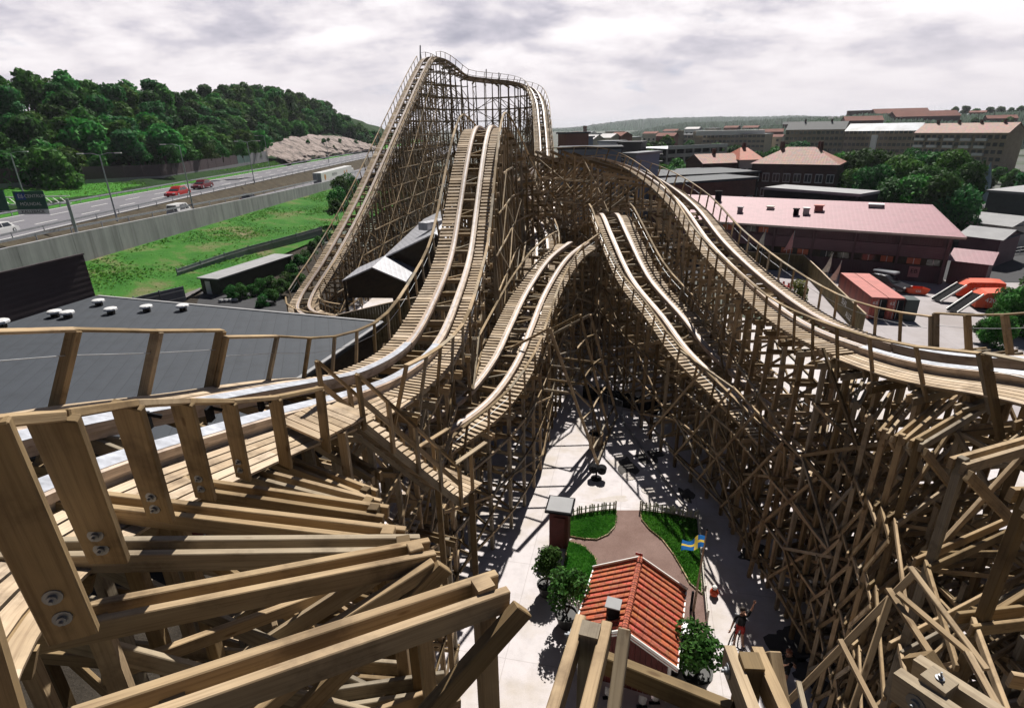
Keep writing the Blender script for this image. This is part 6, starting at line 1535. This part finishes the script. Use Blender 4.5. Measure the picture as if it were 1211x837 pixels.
for k, (x0, x1, y0_, f) in enumerate(((786, 852, 175, 190), (790, 858, 181, 184), (796, 862, 188.5, 178), (800, 868, 196, 172))):
    pass
t = thing('parking_deck', 'grey multi storey car park with dark open levels behind the low brick building', 'car park', (*F(825, 200, 185)[:2], 0)); a = F(789, 190, 185); b = F(858, 190, 196); d = (b-a)*(1, 1, 0); nn = np.array([-d[1], d[0], 0]); nn /= np.linalg.norm(nn)
ztop = F(820, 176, 185)[2]
for k in range(5):
    z = ztop-k*2.35; m_ = MB(); m_.board(np.array([*a[:2], z])+nn*9, np.array([*b[:2], z])+nn*9, 18, .3); m_.board(np.array([*a[:2], z+.45]), np.array([*b[:2], z+.45]), .2, 1.0); m_.obj('deck', TROW if k else GALV, t)
    if k: m_ = MB(); m_.board(np.array([*a[:2], z+1.3])+nn*2, np.array([*b[:2], z+1.3])+nn*2, .2, 1.9); m_.obj('shade_sheet', BLACK, t)  # black sheet paints in the shade inside each open level
for i in range(8): p = a+d*i/7; MB().board(np.array([*p[:2], 0])+nn*.3, np.array([*p[:2], ztop])+nn*.3, .5, .5).obj('pillar', TROW, t)
fblock('brick_shed', 'low brick house with a plain orange red roof in front of the car park', 'house', 832, 876, (193, 193), 150, 152, 9, BRICKD, TILEF, roof='gable', rh=2.0, chim=1)
fblock('grey_hall', 'large grey windowless hall with a pale roof at the right edge', 'hall', 1170, 1290, (226, 236), 118, 104, 22, flat('grey_cladding', (.10, .115, .115), .7), TROW, roof='flat')
fblock('yard_house', 'grey roofed low house with white windows below the grey hall', 'house', 1143, 1196, (262, 268), 98, 92, 8, LIGHTS, TROW, roof='gable', rh=1.2, win=(1, 6, 1.2, 1.2, 1.8, 1), frames=True)
fblock('yard_house', 'mauve sided shed with a grey roof and pale gate left of the parked cars', 'house', 1136, 1184, (279, 283), 84, 80, 8, MAUVE, TROW, roof='gable', rh=.9)
m_ = MB(); a = G(1148, 300); m_.board(Z(a, 1), Z(a+(3.4, -1.0, 0), 1), .1, 1.9); o = m_.obj('white_gate', SIGNW, None, loc=tuple(a)); tag(o, 'pale blue white sheet gate beside the mauve sided shed', 'gate')
for k, (px, py, mt, lab) in enumerate(((1192, 288, CWHITE, 'white car parked by the railing at the right edge'), (1203, 277, CDARK, 'dark car parked behind the white one at the right edge'), (1185, 277, CSILV, 'silver car parked left of the dark one at the right edge'), (1010, 236, CSILV, 'silver car parked under the trees behind the black hall'), (1019, 236, CRED, 'red car parked under the trees behind the black hall'), (1002, 234, CWHITE, 'white car parked under the trees behind the black hall'), (822, 226, CWHITE, 'white car parked left of the brick building'), (1112, 252, CSILV, 'silver car parked in shade behind the pink roof'))):
    q = G(px, py); car((q[0], q[1], .01), R(-35+k*11), mt, lab, 'parked', s=1.2)
t = thing('railing', 'white two bar railing at the right edge of the yard', 'railing', tuple(G(1182, 303))); a = G(1180, 304); b = G(1230, 296)
for z in (.5, 1.0): MB().board(Z(a, z), Z(b, z), .07, .12).obj('bar', SIGNW, t)
for k in range(7): p = a+(b-a)*k/6; MB().board(p, Z(p, 1.05), .08, .08).obj('post', SIGNW, t)
# tall trees behind the pink hall
for k, (px, py, f) in enumerate(((985, 190, 150), (1000, 181, 142), (1020, 176, 138), (1043, 171, 132), (1066, 184, 124), (1088, 176, 128), (1112, 173, 122), (1132, 178, 118), (1150, 190, 112), (1062, 205, 108), (1090, 208, 104), (1120, 205, 100), (1140, 212, 98), (1015, 200, 128), (960, 176, 170), (975, 178, 165), (1078, 190, 116), (1036, 195, 116), (1104, 190, 108))):
    q = F(px, py, f); s = (q[2]+.3)/10; sz = s; s = min(s, 1.15)*random.Random(k).uniform(.85, 1.1)
    put_tree(MT[k % 3], (q[0], q[1], -.2), s, k*1.3, 'park_tree', 'big dense dark green tree of the clump behind the pink roofed hall', 'tree', 'trees behind the pink hall', sz)
for k, (px, py, f) in enumerate(((1200, 200, 170), (1215, 205, 150), (1185, 196, 190), (1170, 205, 160), (790, 192, 150), (795, 197, 146), (800, 188, 165), (752, 167, 210), (763, 165, 215), (775, 166, 220), (784, 168, 225), (741, 160, 330), (790, 160, 300), (868, 172, 260), (880, 176, 240), (895, 178, 230), (845, 168, 300), (815, 166, 300), (700, 163, 300), (684, 165, 300), (930, 168, 230), (945, 166, 250), (918, 172, 230))):
    q = F(px, py, f); s = max(.4, (q[2]+.3)/10); put_tree(HT[k % 6], (q[0], q[1], -.2), min(s, 1.2), k*1.3, 'street_tree', 'rounded green tree between the far town houses', 'tree', 'trees between the town houses', s)
# spire shaped monument among the trees
q = F(1172, 192, 150); t = thing('blue_spire', 'slim pale blue pointed spire rising among the trees at the right', 'spire', (q[0], q[1], 0)); MB().lathe((q[0], q[1], 0), [(1.5, 0), (1.2, q[2]*.5), (.5, q[2]*.8), (.05, q[2])], 8).obj('shaft', flat('spire_blue', (.22, .32, .36), .5), t)

# ------------------------------------------------------------------ apartment blocks and office
def balconies(t, a, b, cols, rows, zb, dz, mt):
    a = np.array([a[0], a[1], 0.]); b = np.array([b[0], b[1], 0.]); d = (b-a); L = np.linalg.norm(d); d /= L; n = np.array([d[1], -d[0], 0]); n = n if n@a < 0 else -n
    for c in cols:
        for r_ in range(rows):
            p = a+d*L*c+n*.7+np.array([0, 0, zb+dz*r_]); MB().board(p-d*1.9, p+d*1.9, 1.3, 1.0).obj('balcony', mt, t)
a1, b1 = F(1083, 155, 262), F(1192, 160, 232)
ap = block('apartment_block', 'long ochre apartment block with a red brown roof and white balconies', 'apartment block', a1, b1, 13, (a1[2]+b1[2])/2, BRICKY, TILEF, 'gable', 3.6, win=(5, 15, 1.5, 1.4, 1.8, 2.75), chim=4)
balconies(ap, a1, b1, (.08, .24, .42, .60, .76), 4, 3.6, 2.75, SIGNW)
a1, b1 = F(1000, 154, 325), F(1086, 156, 300)
ap = block('apartment_block', 'long ochre apartment block with white and blue sheeting over its roof', 'apartment block', a1, b1, 13, (a1[2]+b1[2])/2, BRICKY, flat('roof_sheeting', (.27, .30, .36), .6, 0, .5, .12), 'gable', 3.5, win=(5, 16, 1.6, 1.5, 2, 3.0)); 
m_ = MB(); p_ = F(1034, 160, 310); m_.board((p_[0], p_[1]-.5, 2), (p_[0], p_[1]-.5, p_[2]), 4.5, .6, (1, 0, 0)); m_.obj('stair_tower', SIGNW, ap)
a1, b1 = F(930, 153, 345), F(999, 154, 327)
block('apartment_block', 'ochre apartment block with a dark slate roof left of the sheeted one', 'apartment block', a1, b1, 13, (a1[2]+b1[2])/2, BRICKY, FELT, 'gable', 4, win=(5, 13, 1.6, 1.5, 2, 3.0), chim=2)
a1, b1 = F(800, 157, 440), F(905, 162, 400)
of = block('office_block', 'long pale yellow office block with a grey upper storey and window rows', 'office block', a1, b1, 16, (a1[2]+b1[2])/2, flat('office_yellow', (.40, .33, .24), .8, 0, .1, .2), TROW, 'flat', 0, win=(4, 22, 2.2, 1.5, 2, 3.1))
for c in (.03, .25): p_ = a1+(b1-a1)*c; m_ = MB(); m_.board((p_[0], p_[1]-1, 0), (p_[0], p_[1]-1, p_[2]+1.5), 5, 5, (1, 0, 0)); m_.obj('stair_tower', flat('office_stone', (.33, .26, .18), .8), of)
p_ = a1+(b1-a1)*.6; MB().board(Z(p_, 1.5)+(-20, 6, 0), Z(p_, 1.5)+(22, -6, 0), 8, 3).obj('roof_storey', SIGNW, of)

# ------------------------------------------------------------------ far town, one house after another
tone_w = [flat('town_brick', (.20, .085, .065), .9, 0, .15, .1), flat('town_cream', (.50, .46, .38), .9, 0, .1, .1), flat('town_white', (.66, .66, .66), .9, 0, .08, .1), flat('town_blue', (.20, .25, .33), .8, 0, .1, .1), flat('town_dark', (.055, .05, .055), .9, 0, .1, .1)]
tone_r = [TILEF, flat('town_roof_grey', (.22, .23, .25), .8, 0, .15, .1), flat('town_roof_white', (.48, .46, .47), .7, 0, .1, .1), flat('town_roof_red', (.20, .075, .055), .9, 0, .15, .1), flat('town_roof_dark', (.04, .042, .05), .8, 0, .1, .1)]
town = [  # px left, px right, eave y, distance, wall, roof, kind, label
    (660, 669, 158, 175, 0, 4, 'flat', 'dark red brick tower block just right of the first drop'), (669, 685, 163, 190, 3, 1, 'flat', 'blue grey building right of the dark red brick tower'), (684, 701, 165, 230, 1, 2, 'gable', 'pale building with a whitish roof behind the far turn'), (707, 722, 163, 260, 1, 2, 'gable', 'cream building with a pinkish white gable roof near the tall chimney'), (721, 734, 161, 265, 0, 3, 'gable', 'dark red gabled brick building right of the cream one'), (708, 731, 168, 200, 2, 1, 'flat', 'white boxy building behind the far turn'), (731, 758, 169, 190, 4, 4, 'flat', 'dark long building with a pale roof edge right of the white box'), (733, 750, 163, 300, 1, 1, 'flat', 'grey low building behind the dark long one'),
    (776, 797, 161, 330, 0, 3, 'gable', 'long brown red building left of the yellow office'), (661, 735, 176, 118, 3, 4, 'flat', 'long dark blue grey hall just behind the far turn'), (738, 752, 183, 112, 3, 1, 'flat', 'pale blue office with white windows behind the far turn'), (700, 712, 158, 620, 2, 1, 'flat', 'tiny white building on the skyline left of the hill'), (716, 735, 155.5, 640, 1, 2, 'flat', 'pale flat roofed hall on the skyline below the hill'), (676, 690, 158, 700, 1, 3, 'gable', 'small cream house on the far left skyline'), (690, 699, 157, 760, 2, 1, 'gable', 'small white house on the far skyline beside the chimney'), (760, 776, 158, 520, 1, 3, 'gable', 'cream house with a red roof below the wooded ridge'), (784, 800, 155, 560, 2, 3, 'gable', 'pale house with red roof left above the office'),
    (810, 826, 152.5, 600, 2, 2, 'gable', 'white roofed house above the left end of the office'), (834, 848, 152, 620, 1, 2, 'flat', 'pale block with a white roof above the office'), (856, 872, 151, 640, 0, 3, 'gable', 'brick house with red roof above the middle of the office'), (878, 896, 151, 600, 1, 3, 'gable', 'tan house with red roof above the right end of the office'), (898, 926, 156, 470, 0, 3, 'gable', 'brick block with brown roof between office and apartments'), (905, 925, 162, 420, 1, 3, 'gable', 'tan block with brown roof right of the office'), (926, 950, 147, 560, 0, 4, 'gable', 'brick terrace with a dark roof above the slate roofed apartments'),
    (1004, 1038, 131, 640, 0, 3, 'flat', 'long dark red building crowning the left of the hilltop'), (1036, 1100, 134, 600, 0, 3, 'gable', 'long red brown terrace across the hilltop'), (1060, 1136, 137.5, 540, 0, 3, 'gable', 'second red brown terrace just below the hilltop one'), (1146, 1166, 133, 620, 0, 3, 'gable', 'red roofed house among trees at the right of the hilltop'), (1168, 1204, 140, 520, 0, 3, 'gable', 'long red roofed house below the trees at the upper right'), (980, 1005, 141, 600, 0, 4, 'gable', 'dark terrace on the left shoulder of the hilltop'), (1000, 1045, 142.5, 500, 0, 3, 'gable', 'red roofed terrace halfway up the right hill')]
def hill_r(px, f): return None
for k, (x0, x1, ye, f, wm, rm, kind, lab) in enumerate(town):
    a = F(x0, ye, f); b = F(x1, ye+.3, f*.985); w_ = np.linalg.norm((b-a)[:2]); ze = (a[2]+b[2])/2; z0 = -.5 if ze < 22 else ze-9
    rows = max(1, min(4, int((ze-max(0, z0))/3.4))); cols = max(2, min(9, int(w_/4)))
    block('town_house', lab, 'house', a, b, max(9, min(18, w_*.5)), ze, tone_w[wm], tone_r[rm], kind, max(1.5, min(4.5, w_*.12)), z0=z0, win=(rows, cols, 1.6, 1.5, max(0, z0)+1.8, 3.2), group='houses of the far town')
q = F(692, 149, 560); t = thing('factory_chimney', 'tall slim brick chimney on the skyline left of the wooded ridge', 'chimney', (q[0], q[1], 0)); MB().lathe((q[0], q[1], 0), [(2.4, 0), (1.6, q[2]-2), (1.9, q[2]-1.5), (1.8, q[2])], 14).obj('shaft', tone_w[0], t)

# ------------------------------------------------------------------ far wooded ridges (one mesh each)
def ridge(name, prof, f, depth, mat, amp, seed, z0=-2, nx=420):
    r = np.random.default_rng(seed); xs_ = np.linspace(prof[0][0], prof[-1][0], nx); ny = 16; P = np.zeros((nx, ny, 3))
    for i, px in enumerate(xs_):
        yt = np.interp(px, [p[0] for p in prof], [p[1] for p in prof])
        top = F(px, yt, f); dirv = (top-CC)/(top[1])
        for j in range(ny):
            v = j/(ny-1); y = f-depth+depth*1.7*v; h = math.sin(min(1, v/.588)*math.pi/2)**1.1 if v < .588 else math.cos((v-.588)/.412*math.pi/2)
            P[i, j] = (dirv[0]*y, y, z0+(top[2]-z0)*h+(r.normal()*amp if 0 < j < ny-1 else 0))
    mb = MB()
    for i in range(nx-1):
        for j in range(ny-1): mb.poly([P[i, j], P[i+1, j], P[i+1, j+1], P[i, j+1]])
    return structure(name, mb, mat)
RIDGEF = ground_mix('far_forest', [(.3, (.012, .034, .02)), (.7, (.026, .058, .03))], .02, .12)
ridge('far_ridge', [(640, 153), (672, 152), (690, 149.5), (715, 146), (740, 143), (770, 140.5), (800, 139.5), (850, 138.5), (900, 138.5), (945, 137), (1000, 139), (1060, 140)], 3600, 1400, RIDGEF, 2.6, 1)
ridge('wooded_ridge', [(745, 158), (770, 152), (790, 148), (815, 145), (850, 144.5), (890, 143), (930, 140), (965, 138.5), (1000, 139), (1030, 141)], 1500, 600, RIDGEF, 1.6, 2)
ridge('town_hill', [(880, 152), (930, 147), (965, 142), (1000, 137), (1040, 133.5), (1090, 134), (1140, 135.5), (1180, 133), (1215, 131), (1300, 128)], 640, 260, RIDGEF, .7, 3)
for k, (px, py, f) in enumerate(((1130, 126, 640), (1143, 125, 640), (1156, 127, 640), (1172, 126, 640), (1185, 125, 640), (1198, 127, 640), (1208, 125, 640), (1070, 131, 660), (1120, 129, 640), (970, 140, 620), (958, 143, 600), (945, 145, 560), (1050, 143, 450), (1075, 147, 430), (1020, 147, 460), (1135, 146, 400), (1160, 147, 380), (1185, 146, 380), (990, 146, 480), (1205, 150, 340), (1045, 150, 420), (1100, 145, 430), (1195, 137, 500), (1155, 139, 480))):
    q = F(px, py, f); s = .9 if f < 500 else 1.2; put_tree(HT[k % 6], (q[0], q[1], q[2]-10*s), s, k, 'ridge_tree', 'dark round tree between the red terraces of the right hill', 'tree', 'trees on the right hill')
# ------------------------------------------------------------------ summer haze
hb = MB(); x0, x1, y0, y1, z0, z1 = -9500, 9500, -700, 11500, -1.2, 90.
c = [(x0, y0, z0), (x1, y0, z0), (x1, y1, z0), (x0, y1, z0), (x0, y0, z1), (x1, y0, z1), (x1, y1, z1), (x0, y1, z1)]
for q in ((3, 2, 1, 0), (4, 5, 6, 7), (0, 1, 5, 4), (1, 2, 6, 5), (2, 3, 7, 6), (3, 0, 4, 7)): hb.poly([c[i] for i in q])
HZ = bpy.data.materials.new('air_haze'); HZ.use_nodes = True; nth = HZ.node_tree; nth.nodes.remove(nth.nodes['Principled BSDF'])
pv = N(nth, 'ShaderNodeVolumePrincipled'); pv.inputs['Color'].default_value = (.86, .90, 1, 1); pv.inputs['Density'].default_value = .00009; pv.inputs['Anisotropy'].default_value = .2
nth.links.new(pv.outputs[0], nth.nodes['Material Output'].inputs['Volume'])
structure('haze', hb, HZ, kind='stuff')
# ================================================================== light and sky
SUN_AZ, SUN_EL = R(16), R(51)          # azimuth from +Y towards +X
sun = bpy.data.lights.new('sun', 'SUN'); sun.energy = 5.0; sun.angle = R(.53); sun.color = (1, .955, .88)
so = bpy.data.objects.new('sun', sun); COL.objects.link(so)
dv = Vector((math.sin(SUN_AZ)*math.cos(SUN_EL), math.cos(SUN_AZ)*math.cos(SUN_EL), math.sin(SUN_EL)))
so.rotation_euler = dv.to_track_quat('Z', 'Y').to_euler(); so.location = (0, 0, 90)
w = bpy.data.worlds.new('World'); SC.world = w; w.use_nodes = True
nt = w.node_tree; bg = nt.nodes['Background']
sky = N(nt, 'ShaderNodeTexSky', sky_type='NISHITA'); sky.sun_disc = False; sky.sun_elevation = SUN_EL; sky.sun_rotation = SUN_AZ; sky.air_density = .3; sky.dust_density = .3
tc = N(nt, 'ShaderNodeTexCoord').outputs['Generated']
sx = N(nt, 'ShaderNodeSeparateXYZ'); nt.links.new(tc, sx.inputs[0])
zz = math_(nt, 'MAXIMUM', sx.outputs[2], .0)
den = math_(nt, 'ADD', zz, .26)
cb = N(nt, 'ShaderNodeCombineXYZ'); nt.links.new(math_(nt, 'DIVIDE', sx.outputs[0], den), cb.inputs[0]); nt.links.new(math_(nt, 'DIVIDE', sx.outputs[1], den), cb.inputs[1])
cl = noise(nt, mapping(nt, cb.outputs[0], (1, 1, 1)), 1.05, 9, .56)
sh = noise(nt, mapping(nt, cb.outputs[0], (1.0, 1.2, 1)), 1.9, 9, .54)
sh2 = noise(nt, cb.outputs[0], 4.6, 8, .6)
shade = math_(nt, 'ADD', math_(nt, 'MULTIPLY', sh, .72), math_(nt, 'MULTIPLY', sh2, .28))
SKYS = 14.5
ccol = ramp(nt, shade, [(.35, (.46, .455, .54)), (.44, (.68, .65, .725)), (.50, (.90, .85, .885)), (.57, (1.08, 1.03, 1.05))])
cv = ramp(nt, cl, [(.28, (0, 0, 0)), (.42, (1, 1, 1))])
hz = ramp(nt, zz, [(.0, (1, 1, 1)), (.045, (.75, .75, .75)), (.13, (0, 0, 0))])
cc = mix(nt, hz, ccol, (.89, .835, .865))
scl = N(nt, 'ShaderNodeVectorMath', operation='SCALE'); nt.links.new(cc, scl.inputs[0]); scl.inputs['Scale'].default_value = SKYS
# cloud cover thins overhead
hi = ramp(nt, sx.outputs[2], [(.20, (1, 1, 1)), (.33, (.05, .05, .05))])
cover = math_(nt, 'MULTIPLY', math_(nt, 'MAXIMUM', cv, hz), hi)
back = ramp(nt, math_(nt, 'ADD', math_(nt, 'MULTIPLY', sx.outputs[1], .5), .5), [(.38, (.06, .065, .08)), (.80, (1, 1, 1))])
dk = N(nt, 'ShaderNodeVectorMath', operation='MULTIPLY'); nt.links.new(scl.outputs[0], dk.inputs[0]); nt.links.new(back, dk.inputs[1]); scl = dk
fin = mix(nt, cover, sky.outputs[0], scl.outputs[0])
nt.links.new(fin, bg.inputs['Color']); bg.inputs['Strength'].default_value = .05
SC.view_settings.view_transform = 'Standard'; SC.view_settings.look = 'None'; SC.view_settings.gamma = 1; SC.view_settings.exposure = .45
SC.cycles.max_bounces = 5; SC.cycles.diffuse_bounces = 1; SC.cycles.glossy_bounces = 2; SC.cycles.transmission_bounces = 2
SC.render.film_transparent = False
for o in bpy.data.objects:
    if '_o' in o: del o['_o']
